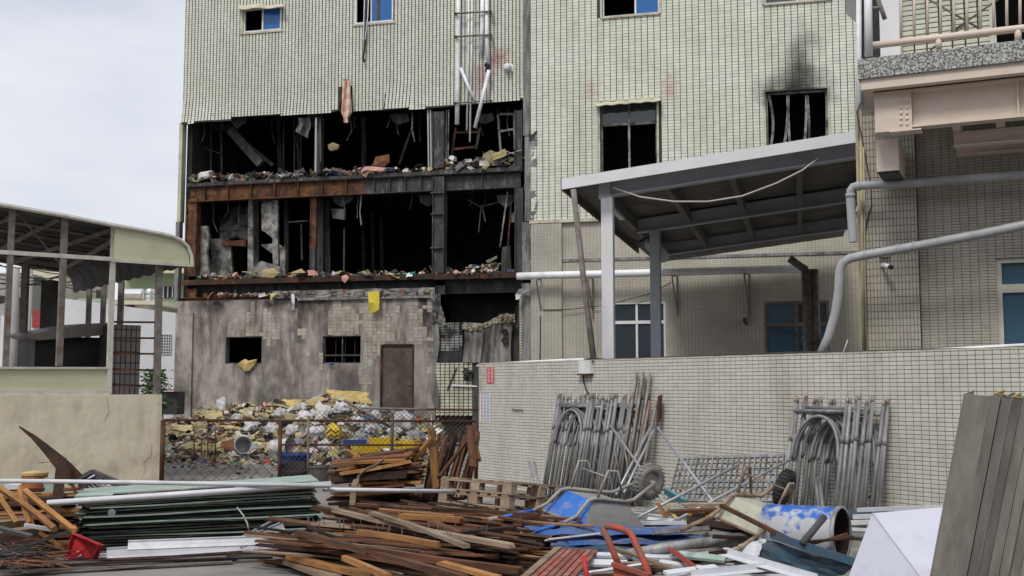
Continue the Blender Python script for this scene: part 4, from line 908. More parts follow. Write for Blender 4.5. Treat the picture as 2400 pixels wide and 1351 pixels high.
pts = [at(1436, 440, 19.6), at(1500, 462, 19.45), at(1580, 473, 19.3), at(1660, 473, 19.1), at(1740, 460, 18.9), at(1820, 430, 18.8), at(1880, 400, 18.7), at(1920, 370, 18.7)]
mb = MB(); mb.tube(pts, 0.017, 6); tag(mb.build('cable', 'wire_light', smooth=True), 'pale cable sagging in a long arc below the canopy fascia', 'cable')
mb = MB(); mb.tube([at(1344, 446, 19.4), at(1366, 640, 19.0), at(1391, 842, 18.4)], 0.055, 8); tag(mb.build('leaning_pole', 'dirty_steel', smooth=True), 'brown steel pole leaning from the canopy corner to the tiled wall', 'pole')
o = thing('vertical_pipe', at(1898, 900, 28.5), 'dark pair of vertical pipes standing under the back of the canopy', 'pipe')
for x, r in ((1890, 0.13), (1908, 0.12)):
    mb = MB(); a = at(x, 632, 28.5); mb.tube([Vector((a.x, a.y, 0.0)), Vector((a.x, a.y, a.z))], r, 12); p = mb.build('pipe_run', 'dirty_steel', o, True)
    mb = MB(); mb.tube([Vector((a.x, a.y, 2.9)), Vector((a.x, a.y, 3.1))], r + 0.03, 12); mb.build('coupling', 'dirty_steel', p, True)
mb = MB(); mb.tube([at(1850, 606, 28.6), at(1872, 622, 28.55), at(1890, 634, 28.5)], 0.1, 8); mb.build('elbow', 'dirty_steel', o)

# ================================================================== tiled boundary wall
WU0, WU1 = WP.uz(1122, 1000)[0], WP.uz(3300, 1000)[0]
WZ = 2.165
bw = thing('boundary_wall', WP.pt((WU0 + WU1) / 2, 0), 'long boundary wall covered in small cream tiles behind the scaffold frames', 'wall', kind='thing')
mb = MB(); pbox(mb, WP, WU0, WU1, 0, WZ - 0.003, 0.0, -0.2); mb.build('core', 'grout_wall', bw)
tiles(bw, WP, WU0 + 0.002, WU1, 0.0, WZ, 0.10, 0.05, 0.0058, 0.0052, 0.0, 0.007, 'wall_tile', big=lambda u, z: (u if u < WP.uz(2390, 900)[0] else -99) - (50 if z < 1.0 else 0), nbig=300, seed=41, jit=0.0012)
mb = MB(); pbox(mb, WP, WU0, WU1, WZ - 0.002, WZ + 0.012, 0.005, -0.2); mb.build('coping', 'cream_trim', bw)
def on_wall(pts, r, mat, label, cat, n=0.03, name='pipe', seg=8): return pipe(pts, r, mat, label, cat, pl=WP, n=n, name=name, seg=seg)
on_wall([(1118, 858), (1200, 851), (1300, 845.5), (1368, 843)], 0.022, 'pvc', 'white conduit along the top of the boundary wall near its end', 'conduit', n=-0.04)
on_wall([(2130, 829), (2200, 822), (2300, 816), (2450, 808), (3000, 786)], 0.026, 'pvc', 'white conduit along the wall top below the house window', 'conduit', n=-0.05)
on_wall([(1366, 848), (1385, 840), (1420, 844), (1480, 842), (1640, 836), (1850, 828), (2000, 826), (2130, 822), (2300, 819), (2450, 812), (3000, 792)], 0.018, 'wire', 'black cables lying along the top of the boundary wall', 'cable', n=-0.03, name='cable')
on_wall([(1391, 846), (1376, 850), (1368, 870), (1367, 890), (1374, 915), (1386, 935)], 0.012, 'wire', 'black cable hanging down the boundary wall from the white box', 'cable', n=0.03, name='cable', seg=5)
on_wall([(1987, 797), (1976, 828), (1972, 900), (1966, 1000), (1974, 1100), (1984, 1185)], 0.008, 'wire_light', 'thin white string hanging down the wall over the scaffold frames', 'string', n=0.35, name='string', seg=5)
o = thing('junction_box', WP.pp(1378, 880, 0.0), 'white plastic junction box with rusty base on the boundary wall', 'junction box')
mb = MB(); pbox(mb, WP, *wrect(WP, 1364, 846, 1391, 876), 0.07, 0.009); mb.build('cover', 'pvc', o)
mb = MB(); pbox(mb, WP, *wrect(WP, 1362, 876, 1392, 880), 0.09, 0.009); mb.build('base', 'rust', o)
M('poster_red', (0.55, 0.045, 0.06), (0.5, 0.05, 0.09), scale=3, rough=0.6, bump=0.02, dirt=(0.6, 0.12, 0.03), dscale=4, damt=0.5)
M('poster_white', (0.68, 0.68, 0.72), (0.62, 0.62, 0.66), scale=3, rough=0.6, bump=0.02)
M('ink_white', (0.8, 0.76, 0.76), rough=0.6, bump=0); M('ink_red', (0.45, 0.10, 0.09), rough=0.6, bump=0); M('ink_blue', (0.09, 0.16, 0.42), rough=0.6, bump=0)
def glyph(parent, pl, r, n, mat, rng, name='glyph'):
    """one blurred character: a few horizontal, vertical and slanting strokes"""
    u0, u1, z0, z1 = r; mb = MB(); w, h = u1 - u0, z1 - z0; t = min(w, h) * 0.1
    for k in range(3):
        z = z0 + h * (0.12 + 0.36 * k); a = u0 + w * rng.uniform(0, 0.2); b_ = u1 - w * rng.uniform(0, 0.2); pbox(mb, pl, a, b_, z, z + t, n + 0.001 + 0.0002 * k, n)
    for k in range(2):
        u = u0 + w * (0.25 + 0.4 * k + rng.uniform(-0.08, 0.08)); pbox(mb, pl, u, u + t, z0, z1, n + 0.0016 + 0.0002 * k, n)
    mb.beam(pl.pt(u0 + w * 0.5, z0 + h * 0.5, n + 0.002), pl.pt(u1, z0, n + 0.002), t, 0.001, up=pl.n)
    mb.build(name, mat, parent)
rgl = random.Random(5)
o = thing('red_notice', WP.pp(1150, 898, 0.01), 'small red paper notice with white characters on the wall end', 'notice')
r = wrect(WP, 1142, 861, 1159, 899); mb = MB(); pbox(mb, WP, *r, 0.012, 0.009); mb.build('paper', 'poster_red', o)
for k in range(4):
    z1 = r[3] - (r[3] - r[2]) * (k + 0.08) / 4.1; z0 = r[3] - (r[3] - r[2]) * (k + 0.88) / 4.1
    for a, b_ in ((0.08, 0.45), (0.52, 0.94)): glyph(o, WP, (r[0] + (r[1] - r[0]) * a, r[0] + (r[1] - r[0]) * b_, z0, z1), 0.0125, 'ink_white', rgl)
o = thing('white_notice', WP.pp(1138, 990, 0.01), 'white paper notice with red and blue columns of characters on the wall end', 'notice')
r = wrect(WP, 1126, 921, 1149, 988); mb = MB(); pbox(mb, WP, *r, 0.012, 0.009); mb.build('paper', 'poster_white', o)
for k in range(8):
    z1 = r[3] - (r[3] - r[2]) * (k + 0.1) / 8.1; z0 = r[3] - (r[3] - r[2]) * (k + 0.85) / 8.1
    for a, b_, m in ((0.1, 0.34, 'ink_red'), (0.40, 0.62, 'ink_red' if k > 5 else 'ink_blue'), (0.68, 0.94, 'ink_blue')): glyph(o, WP, (r[0] + (r[1] - r[0]) * a, r[0] + (r[1] - r[0]) * b_, z0, z1), 0.0125, m, rgl)
on_wall([(1200, 957), (1201, 960), (1224, 961), (1224, 964)], 0.01, 'dirty_steel', 'small bent steel hook on the plain part of the boundary wall', 'hook', name='wall_hook', seg=5)
on_wall([(2036, 1168), (2052, 1152), (2060, 1147), (2062, 1143)], 0.012, 'wire', 'bent black rod sticking out beside the scaffold frames', 'rod', n=0.1, name='bent_rod', seg=5)

# ================================================================== house with the balcony
hb = thing('balcony_house', BP.pt(1.5, 0), 'brown-cream tiled house with a pebble-dashed balcony on painted girders', 'house')
hu0, hu1 = BP.uz(2022, 600)[0], BP.uz(3150, 600)[0]
HW = wrect(BP, 2337, 600, 2560, 845)
zsof = BP.moved(1.7).uz(2010, 186)[1]
zb0, zb1 = zsof, BP.moved(1.7).uz(2010, 140)[1]
mb = MB(); wall_holes(mb, BP, hu0 + 0.05, hu1, 0, zb1, [HW], t=0.3); mb.build('lower_wall', 'grout_house', hb)
pu1 = BP.uz(2154, 600)[0]
tiles(hb, BP, pu1 + 0.003, hu1, 1.6, zb0 - 0.1, 0.107, 0.0405, 0.0048, 0.004, 0.0, 0.006, 'house_tile', holes=[HW], seed=51, jit=0.001, big=lambda u, z: -abs(u - BP.uz(2280, 600)[0]) - abs(z - 3.0), nbig=300)
mb = MB(); pbox(mb, BP, hu0, pu1, 0, zb0 - 0.02, 0.13, -0.002); mb.build('pilaster', 'grout_house', hb)
tiles(hb, BP, hu0 + 0.06, pu1, 1.6, zb0 - 0.1, 0.0465, 0.0985, 0.005, 0.006, 0.13, 0.006, 'house_tile', seed=52, jit=0.001)
M('corner_yellow', (0.47, 0.42, 0.28), (0.40, 0.36, 0.24), scale=3, rough=0.6, dirt=(0.25, 0.21, 0.13), dscale=2, damt=0.6)
mb = MB(); pbox(mb, BP, hu0 - 0.035, hu0 - 0.001, 0, zb0 - 0.02, 0.15, -0.1); mb.build('corner_trim', 'corner_yellow', hb)
mb = MB(); pbox(mb, BP, hu0, hu0 + 0.055, 0, zb0 - 0.03, 0.134, 0.1302); mb.build('corner_band', 'corner_yellow', hb)
w = window(hb, BP, HW, -0.12, frame='shed_trim', fw=0.07, cols=2, rows=(0.70,), panes={(i, j): 'glass_blue' if False else 'glass_teal' for i in (0, 1) for j in (0, 1)}, depth=0.09)
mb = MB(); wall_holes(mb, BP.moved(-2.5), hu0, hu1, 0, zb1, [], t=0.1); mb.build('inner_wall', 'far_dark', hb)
mb = MB(); pbox(mb, BP, hu0 - 0.03, hu0 + 0.2, 0, 9.0, -0.31, -14.0); mb.build('side_wall', 'house_tile', hb)
# balcony slab, edge band, fascia, girders
BF = BP.moved(1.7); bu0 = BF.uz(2010, 160)[0]; bu1 = hu1
mb = MB(); pbox(mb, BP, bu0, bu1, zb0, zb1, 1.70, 1.50); mb.build('balcony_edge', 'pebble_dash', hb)
mb = MB(); pbox(mb, BP, bu0, bu0 + 0.2, zb0, zb1, 1.498, 0.001); mb.build('balcony_edge', 'pebble_dash', hb)
mb = MB(); pbox(mb, BP, bu0 + 0.202, bu1, zb0 + 0.05, zb0 + 0.18, 1.498, 0.002); mb.build('balcony_slab', 'peach_paint', hb)
zf = BF.uz(2014, 210)[1]
mb = MB(); pbox(mb, BP, bu0 + 0.03, bu1, zf, zb0 - 0.002, 1.66, 1.52); mb.build('fascia', 'peach_paint', hb)
mb = MB(); pbox(mb, BP, bu0 + 0.03, bu0 + 0.16, zf, zb0 - 0.002, 1.518, 0.14); mb.build('fascia', 'peach_paint', hb)
mb = MB(); pbox(mb, BP, bu0 + 0.162, bu1, zf + 0.03, zf + 0.06, 1.518, 0.14); mb.build('soffit', 'peach_paint', hb)
BG = BP.moved(1.45); gu0 = BG.uz(2050, 260)[0]; gzt = zf - 0.003; gzb = BG.uz(2050, 312)[1]
def hgirder(u0, u1, zt, zb, n, nm='girder', fl=0.03, w=0.2):
    mb = MB(); pbox(mb, BP, u0, u1, zt - fl, zt, n, n - w); pbox(mb, BP, u0, u1, zb, zb + fl, n, n - w); pbox(mb, BP, u0 + 0.001, u1, zb + fl, zt - fl, n - w * 0.45, n - w * 0.55); return mb.build(nm, 'peach_paint', hb)
ge = BG.uz(2150, 300)[0]
g1 = hgirder(gu0 + 0.45, bu1, gzt, BG.uz(2160, 296)[1], 1.45)
for x in (2088, 2385):
    u = BG.uz(x, 260)[0]; mb = MB(); pbox(mb, BP, u, u + 0.02, BG.uz(2160, 296)[1] + 0.031, gzt - 0.031, 1.43, 1.37); mb.build('stiffener', 'peach_paint', g1)
mb = MB(); pbox(mb, BP, gu0, gu0 + 0.448, gzb, gzt - 0.001, 1.46, 1.25); en = mb.build('girder_end', 'peach_paint', hb)
for x in (2112, 2126):
    for y in range(226, 300, 13):
        mb = MB(); mb.lathe([(0, 0.0), (0.018, 0.0), (0.018, 0.014), (0, 0.02)], BP.pp(x, y, 1.462 if x < 2118 else 1.462), BP.n, 8); mb.build('bolt', 'peach_paint', en)
mb = MB(); u = BG.uz(2086, 320)[0]; pbox(mb, BP, u, u + 0.38, gzb - 0.02, gzb - 0.002, 1.5, 1.25); mb.build('gusset', 'peach_paint', en)
a, b, c, d = wrect(BP.moved(1.0), 2056, 330, 2108, 404); mb = MB(); pbox(mb, BP, a, b, c, gzb - 0.022, 1.1, 0.2); mb.build('beam_stub', 'peach_paint', hb)
mb = MB(); pbox(mb, BP, a + 0.01, b - 0.01, c - 0.02, c - 0.002, 1.05, 0.25); mb.build('stub_shadow_plate', 'dark_steel', hb)  # solid dark plate stands in for the shadow line under the stub
for n, dy in ((0.95, 0), (0.35, 0)): hgirder(gu0 + 0.9, bu1, gzb + 0.02, gzb - 0.16, n, 'cross_beam', 0.02, 0.15)
for x in (2240, 2345):
    u = BG.uz(x, 330)[0]; mb = MB(); mb.beam(BP.pt(u, gzb + 0.10, 1.35), BP.pt(u, gzb + 0.10, 0.15), 0.1, 0.14); mb.build('cross_beam', 'peach_paint', hb)
# upper storey behind the railing
UWt = 9.5
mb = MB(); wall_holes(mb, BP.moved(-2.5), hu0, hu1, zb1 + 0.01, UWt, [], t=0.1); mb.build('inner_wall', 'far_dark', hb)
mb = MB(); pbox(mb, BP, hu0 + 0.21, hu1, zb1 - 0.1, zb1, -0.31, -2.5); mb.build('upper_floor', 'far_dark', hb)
mb = MB(); pbox(mb, BP, hu1, hu1 + 0.1, 0, UWt, 0.0, -14.0); mb.build('side_wall', 'house_tile', hb)
UO = wrect(BP, 2333, -80, 2560, 120)
mb = MB(); wall_holes(mb, BP, hu0, hu1, zb1 + 0.001, UWt, [(UO[0], UO[1], zb1 + 0.1, UWt - 0.4)], t=0.3); mb.build('upper_wall', 'grout_dark', hb)
tiles(hb, BP, BP.uz(2112, 50)[0], hu1, zb1 + 0.02, UWt, 0.165, 0.072, 0.018, 0.009, 0.0, 0.012, 'clad', holes=[(UO[0], UO[1], zb1, 99)], seed=53)
a, b, c, d = wrect(BP, 2066, -80, 2112, 110); mb = MB(); pbox(mb, BP, a, b, zb1, UWt, 0.3, 0.0); mb.build('column', 'canopy_white', hb)
mb = MB(); pbox(mb, BP, UO[0] - 0.08, UO[0], zb1 + 0.1, UWt, 0.06, -0.2); mb.build('door_frame', 'shed_trim', hb)
mb = MB(); pbox(mb, BP, hu0, hu1, UWt, UWt + 0.2, 1.7, -3); mb.build('roof', 'peach_paint', hb)
o = thing('balcony_railing', BF.pt(bu0, zb1), 'peach pipe railing and cage bars along the balcony edge', 'railing')
def rail(pts, r, n, nm, mat='peach_paint'):
    mb = MB(); mb.tube([BP.pp(x, y, n) for x, y in pts], r, 10); return mb.build(nm, mat, o, True)
rail([(2036, 108), (2200, 89), (2420, 64), (3100, -14)], 0.045, 1.62, 'handrail')
for x, y0, y1 in ((2200, 92, 115), (2386, 68, 97), (2600, 40, 70)): rail([(x, y0), (x, y1)], 0.04, 1.62, 'rail_post')
for k, x in enumerate(range(2112, 3100, 31)): rail([(x, 96 - (x - 2112) * 0.1), (x - 1, -60)], 0.018, 1.5, 'bar')
for a_, b_ in (((2178, 0), (2300, 70)), ((2345, -5), (2230, 75)), ((2260, 60), (2180, 118))): rail([a_, b_], 0.014, 1.4, 'brace_bar', 'dirty_steel')
for pts in ([(2036, 132), (2034, -60)],): rail(pts, 0.05, 1.66, 'corner_post', 'canopy_white')
rail([(2058, 0), (2074, 45)], 0.03, 1.5, 'stay', 'dirty_steel'); rail([(2040, 20), (2062, 18)], 0.02, 1.55, 'stay', 'dirty_steel')
o2 = thing('side_shade', at(2000, 55, 16), 'small dark metal awning beside the white balcony post', 'awning')
mb = MB(); P = [at(1978, -60, 16.6), at(1985, 35, 16.6), at(2014, 60, 15.9), at(2014, -60, 15.9)]; mb.raw(P + [p - Vector((0.02, 0.03, 0)) for p in P], [(0, 1, 2, 3), (7, 6, 5, 4), (0, 4, 5, 1), (1, 5, 6, 2), (2, 6, 7, 3), (3, 7, 4, 0)]); mb.build('shade_panel', 'far_grey', o2)
mb = MB(); mb.tube([BP.pp(2013, y, 0.1) for y in (-60, 330)], 0.04, 8); tag(mb.build('drain_pipe', 'pvc', smooth=True), 'white drain pipe in the corner between the two tiled houses', 'pipe')
mb = MB(); P = [BP.pp(1994, 118, 0.2), BP.pp(2010, 116, 0.9), BP.pp(2010, 134, 0.9)]; mb.tri(*P); mb.tri(P[0] + Vector((0, 0.02, 0)), P[2] + Vector((0, 0.02, 0)), P[1] + Vector((0, 0.02, 0)))
# house pipes, camera, cables
mb = MB(); mb.tube([BP.pp(x, y, 0.45) for x, y in ((3100, 376), (2440, 409), (2300, 416), (2140, 430), (2010, 436), (1999, 439), (1994, 447), (1993, 462))], 0.058, 12); o = thing('drain_pipe', BP.pp(2000, 570, 0.45), 'grey drain pipe with an elbow and cut open end beside the canopy', 'pipe'); mb.build('pipe_run', 'pvc_grey', o, True)
mb = MB(); mb.tube([BP.pp(x, y, 0.45) for x, y in ((1993, 460), (1996, 510), (2000, 568))], 0.062, 12, cap=False); mb.build('down_pipe', 'pvc_grey', o, True)
for x, y in ((1993, 459), (2012, 436.5)):
    mb = MB(); a = BP.pp(x, y, 0.45); d = Vector((0, 0, 0.03)) if x < 2000 else BP.u * 0.03; mb.tube([a - d, a + d], 0.067, 12); mb.build('collar', 'pvc_grey', o, True)
o = thing('drain_pipe', BP.pp(1930, 830, 0.7), 'long sloping grey pipe crossing the house front and curving down', 'pipe')
mb = MB(); mb.tube([BP.pp(x, y, 0.7) for x, y in ((3100, 384), (2440, 520), (2300, 549), (2140, 579), (2030, 598), (1992, 606), (1975, 617), (1968, 636), (1966, 680), (1958, 735), (1942, 790), (1918, 845))], 0.062, 12); mb.build('pipe_run', 'pvc_grey', o, True)
for x, y in ((2142, 578.5), (2106, 585), (2028, 598.5)):
    mb = MB(); a = BP.pp(x, y, 0.7); d = (BP.pp(x + 8, y - 1.6, 0.7) - a); mb.tube([a - d * 0.4, a + d * 0.4], 0.07, 12); mb.build('collar', 'pvc_grey', o, True)
for x, r_, m, lab in ((2018, 0.02, 'corner_yellow', 'pale yellow conduit down the house corner'), (2024, 0.012, 'corner_yellow', 'thin yellow cable beside the corner conduit')):
    mb = MB(); mb.tube([BP.pp(x, 345, 0.2), BP.pp(x + 3, 600, 0.2), BP.pp(x + 6, 840, 0.2)], r_, 6); tag(mb.build('conduit', m, smooth=True), lab, 'conduit')
mb = MB(); mb.tube([BP.pp(x, y, 0.16) for x, y in ((2018, 240), (2008, 262), (2012, 285), (2022, 330), (2040, 430), (2043, 480), (2032, 520), (2026, 560))], 0.008, 5); tag(mb.build('cable', 'wire'), 'thin black cable drooping down the house corner', 'cable')
o = thing('security_camera', BP.pp(2080, 625, 0.13), 'small white security camera on the house pilaster', 'camera')
mb = MB(); mb.tube([BP.pp(2066, 624, 0.14), BP.pp(2074, 624, 0.25)], 0.018, 8); mb.build('mount', 'pvc', o, True)
mb = MB(); mb.tube([BP.pp(2072, 622, 0.25), BP.pp(2086, 626, 0.36)], 0.032, 12); mb.build('body', 'pvc', o, True)
mb = MB(); mb.tube([BP.pp(2086, 626, 0.36), BP.pp(2089, 627, 0.39)], 0.034, 12); mb.build('lens_hood', 'wire', o, True)
mb = MB(); pbox(mb, BP, *wrect(BP, 2063, 596, 2089, 606), 0.2, 0.138); mb.build('box', 'corner_yellow', o)

# ================================================================== stucco wall and shed at the other side
LP = Plane(0, 18.6, 450, 20.6)
lu0, lu1 = LP.uz(-420, 1000)[0], LP.uz(378, 1000)[0]
LZ = LP.uz(375, 925)[1]
sw = thing('stucco_wall', LP.pt((lu0 + lu1) / 2, 0), 'cream stucco wall below the open shed', 'wall', kind='thing')
mb = MB(); mb.slab(lambda u, v: LP.pt(lu0 + (lu1 - lu0) * u, LZ * v, -0.1 + 0.006 * fbm((u * 20, v * 5, 1), 1)), 60, 14, 0.2, nrm=LP.n); mb.build('masonry', 'stucco', sw, smooth=False)
mb = MB(); mb.tube([LP.pt(lu1 + 0.03, 0, 0.0), LP.pt(lu1 + 0.03, LP.uz(380, 985)[1], 0.0)], 0.045, 8); tag(mb.build('fence_post', 'fence_rust', smooth=True), 'rusty fence post against the end of the cream stucco wall', 'post')
sh = thing('open_shed', LP.pt(lu1 - 2, LZ), 'open metal shed with pale green panels and a rounded dark roof', 'shed')
def lbox(x0, y0, x1, y1, n0, n1, mat, nm, par=None):
    mb = MB(); r = wrect(LP, x0, y0, x1, y1); pbox(mb, LP, *r, n0, n1); return mb.build(nm, mat, par or sh)
def lbar(x0, y0, x1, y1, w, mat, nm, n=0.0, par=None, t=None):
    mb = MB(); mb.beam(LP.pp(x0, y0, n), LP.pp(x1, y1, n), w, t or w, up=LP.n); return mb.build(nm, mat, par or sh)
SN = -0.12
mb = MB(); a, b, c, d = wrect(LP, -400, 862, 254, 918); pbox(mb, LP, a, b, c, d, SN, SN - 0.05); mb.build('lower_panel', 'shed_panel', sh)
lbar(-400, 922, 256, 922, 0.09, 'shed_trim', 'sill_rail', SN + 0.03); lbar(-400, 931, 256, 929, 0.04, 'shed_trim', 'sill_rail', SN + 0.04)
lbar(-400, 862, 254, 863, 0.035, 'shed_trim', 'panel_rail', SN + 0.03)
lbar(267, 528, 254, 928, 0.085, 'shed_trim', 'post', SN); lbar(29, 484, 13, 860, 0.09, 'dirty_steel', 'post', SN); lbar(152, 508, 138, 858, 0.10, 'dirty_steel', 'post', SN)
lbar(374, 612, 367, 925, 0.11, 'dirty_steel', 'post', SN); lbar(-400, 566, 264, 608, 0.07, 'shed_trim', 'cross_rail', SN + 0.02)
lbar(30, 486, 152, 632, 0.02, 'dirty_steel', 'stay', SN - 0.4)
PROF = [(-420, 408), (0, 480), (140, 504), (270, 529), (340, 541), (400, 553), (424, 563), (440, 579), (448, 600), (450, 624)]
prof = [LP.uz(x, y) for x, y in PROF]
mb = MB(); DB = 7.6
seglen = len(prof) - 1
def rfn(u, v):
    f = u * seglen; i = min(int(f), seglen - 1); t = f - i
    a = prof[i]; b = prof[i + 1]; q = v * 48
    return LP.pt(a[0] + (b[0] - a[0]) * t, a[1] + (b[1] - a[1]) * t + (0.03 if int(q) % 4 < 2 else 0), 0.0 - DB * v)
mb.slab(rfn, seglen * 2, 48, 0.01); mb.build('roof', 'shed_roof', sh)
mb = MB(); mb.tube([LP.pt(u, z - 0.01, 0.03) for u, z in prof], 0.035, 8); mb.build('roof_edge', 'shed_trim', sh)
P = [(270, 533), (340, 545), (398, 557), (421, 567), (436, 583), (443, 601), (445, 622), (268, 611)]
mb = MB(); Q = [LP.pp(x, y, 0.0) for x, y in P]; R = [p - LP.n * 0.05 for p in Q]; k = len(Q); mb.raw(Q + R, [tuple(reversed(range(k))), tuple(range(k, 2 * k))] + [(i, (i + 1) % k, k + (i + 1) % k, k + i) for i in range(k)]); mb.build('gable_panel', 'shed_panel', sh)
lbar(264, 611, 447, 623, 0.05, 'shed_trim', 'panel_rail', 0.02)
for v in range(1, 7):
    n = -DB * v / 6.5
    mb = MB(); pts = [LP.pt(u, z - 0.07, n) for u, z in prof[:6]]; mb.tube(pts, 0.04, 5); mb.build('purlin', 'dirty_steel', sh)
for x, y, x2, y2 in ((0, 585, 140, 512), (20, 620, 260, 540), (-80, 560, 40, 500), (160, 626, 262, 566)):
    mb = MB(); mb.beam(LP.pp(x, y, -4.2), LP.pp(x2, y2, -0.3), 0.06, 0.06); mb.build('rafter', 'dirty_steel', sh)
for x, y, nn_, w_ in ((118, 640, -6.8, 0.28), (209, 700, -7.3, 0.1), (243, 690, -6.4, 0.1), (284, 680, -5.0, 0.11), (60, 640, -3.5, 0.12)):
    a = LP.pp(x, y, nn_); mb = MB(); mb.beam(Vector((a.x, a.y, 0)), Vector((a.x, a.y, 4.2)), w_, w_); mb.build('back_post', 'shed_roof' if w_ > 0.2 else 'dirty_steel', sh)
for y0, y1 in ((757, 756), (795, 793), (831, 830), (867, 869), (903, 906)): lbar(258, y0 - 2, 370, y1, 0.035, 'rust_dark', 'rung', SN - 0.03)
# tiled counter and black goods inside
o = thing('tiled_counter', LP.pp(290, 900, -1.2), 'brown tiled kiosk block under the shed roof', 'kiosk')
a, b, c, d = wrect(LP.moved(-1.2), 258, 762, 328, 930)
mb = MB(); pbox(mb, LP, a, b, 0.0, d, -1.2, -1.9); mb.build('core', 'grout_dark', o)
tiles(o, LP.moved(-1.2), a, b, c, d, 0.095, 0.21, 0.016, 0.016, 0.0, 0.01, 'brown_tile', seed=61)
mb = MB(); pts = [(55, 787), (190, 762), (262, 757), (262, 785), (90, 798)]; Q = [LP.pp(x, y, -1.7) for x, y in pts]; R = [p - LP.n * 1.6 + Vector((0, 0, 0.06)) for p in Q]; k = 5
mb.raw(Q + R, [tuple(reversed(range(k))), tuple(range(k, 2 * k))] + [(i, (i + 1) % k, k + (i + 1) % k, k + i) for i in range(k)]); mb.build('counter_top', 'brown_tile', o)
mb = MB(); a, b, c, d = wrect(LP.moved(-1.9), 82, 790, 254, 870); pbox(mb, LP, a, b, 0, d, -1.92, -3.2); mb.build('cabinet', 'black_goods', o)
# bush
rl = random.Random(77); o = thing('bush', Vector((at(360, 900, 30).x, 30, 0)), 'green leafy bush beyond the shed corner', 'bush')
mb = MB()
for _ in range(1500):
    a = at(rl.gauss(362, 16), rl.uniform(866, 960), 30 + rl.gauss(0, 0.35)); q = Matrix.Rotation(rl.uniform(0, 6.3), 3, 'Z') @ Matrix.Rotation(rl.uniform(-1.2, 1.2), 3, 'X'); s = rl.uniform(0.03, 0.08)
    if a.z < 0.05: continue
    mb.quad(a + q @ Vector((-s, 0, 0)), a + q @ Vector((0, -s * 0.5, 0)), a + q @ Vector((s, 0, 0)), a + q @ Vector((0, s * 0.5, 0)))
mb.build('foliage', 'leaf', o)
mb = MB(); c0 = Vector(o.location)
for k in range(7): mb.tube([c0 + Vector((rl.uniform(-.1, .1), 0, 0)), c0 + Vector((rl.uniform(-.3, .3), rl.uniform(-.2, .2), 0.7)), c0 + Vector((rl.uniform(-.5, .5), rl.uniform(-.3, .3), 1.6))], [0.025, 0.015, 0.006], 5)
mb.build('stem', 'dirty_steel', o)

# ================================================================== houses far behind
def fbox(o, x0, y0, x1, y1, Y, dep, mat, nm, ybase=None):
    """axis-aligned block whose front fills a pixel rectangle at distance Y"""
    a = at(x0, (y0 + y1) / 2, Y); b = at(x1, (y0 + y1) / 2, Y); zt = at(x0, y0, Y).z; zb = 0.0 if ybase is None else at(x0, y1, Y).z
    mb = MB(); mb.hexa([(a.x, Y, zb), (b.x, Y, zb), (b.x, Y + dep, zb), (a.x, Y + dep, zb), (a.x, Y, zt), (b.x, Y, zt), (b.x, Y + dep, zt), (a.x, Y + dep, zt)]); return mb.build(nm, mat, o)
o = thing('white_warehouse', at(270, 900, 44), 'plain white low building with a lattice window behind the shed', 'building')
mb = MB(); zt0, zt1 = at(150, 700, 44), at(420, 735, 44)
mb.hexa([(zt0.x, 44, 0), (zt1.x, 44, 0), (zt1.x, 56, 0), (zt0.x, 56, 0), (zt0.x, 44, zt0.z), (zt1.x, 44, zt1.z), (zt1.x, 56, zt1.z), (zt0.x, 56, zt0.z)]); mb.build('wall', 'far_white', o)
lat = fbox(o, 378, 784, 400, 830, 43.97, 0.02, 'far_dark', 'lattice_window', 1)
for k in range(5):
    x = 378 + 22 * k / 4; fbox(lat, x - 0.8, 784, x + 0.8, 830, 43.95, 0.03, 'far_white', 'lattice_bar', 1)
for k in range(8):
    y = 784 + 46 * k / 7; fbox(lat, 377, y - 0.9, 401, y + 0.9, 43.955, 0.025, 'far_white', 'lattice_bar', 1)
o = thing('green_house', at(380, 800, 62), 'pale green house with a barred window beyond the white building', 'house')
fbox(o, 290, 640, 470, 760, 62, 8, 'far_green', 'wall'); fbox(o, 280, 628, 470, 640, 61, 10, 'far_cream', 'roof', 1)
w = fbox(o, 383, 672, 414, 697, 61.9, 0.05, 'far_dark', 'window', 1)
for x in (383, 393, 404, 414): fbox(w, x - 1, 672, x + 1, 697, 61.8, 0.05, 'far_white', 'window_bar', 1)
w = fbox(o, 225, 680, 240, 700, 61.9, 0.05, 'far_dark', 'window', 1)
o = thing('cream_house', at(300, 800, 54), 'cream house with flat roof and water tank behind the shed posts', 'house')
fbox(o, 255, 712, 345, 790, 54, 6, 'far_cream', 'wall'); fbox(o, 250, 705, 375, 714, 53.6, 7, 'far_cream', 'parapet', 1); fbox(o, 296, 716, 314, 728, 53.9, 0.1, 'far_dark', 'window', 1); fbox(o, 180, 700, 256, 790, 55, 6, 'far_green', 'annex')
o = thing('water_tank', at(352, 712, 54), 'ribbed stainless water tank on the cream roof', 'water tank')
a = at(352, 712, 55); mb = MB(); mb.lathe([(0, 0), (0.28, 0), (0.3, 0.1), (0.28, 0.2), (0.3, 0.3), (0.28, 0.4), (0.3, 0.5), (0.28, 0.6), (0.2, 0.72), (0, 0.74)], a, seg=14); mb.build('tank', 'stainless', o)
mb = MB(); mb.lathe([(0.2, -0.4), (0.3, 0.0)], a, seg=4); mb.build('stand', 'far_grey', o)
o = thing('water_tank', at(310, 700, 54), 'long low stainless tank beside the ribbed water tank', 'water tank')
mb = MB(); b_ = at(288, 690, 55); mb.tube([b_, b_ + Vector((1.0, 0, 0))], 0.28, 14); mb.build('tank', 'stainless', o)
o = thing('grey_house', at(80, 800, 58), 'weathered cream and grey house crowded behind the shed posts', 'house')
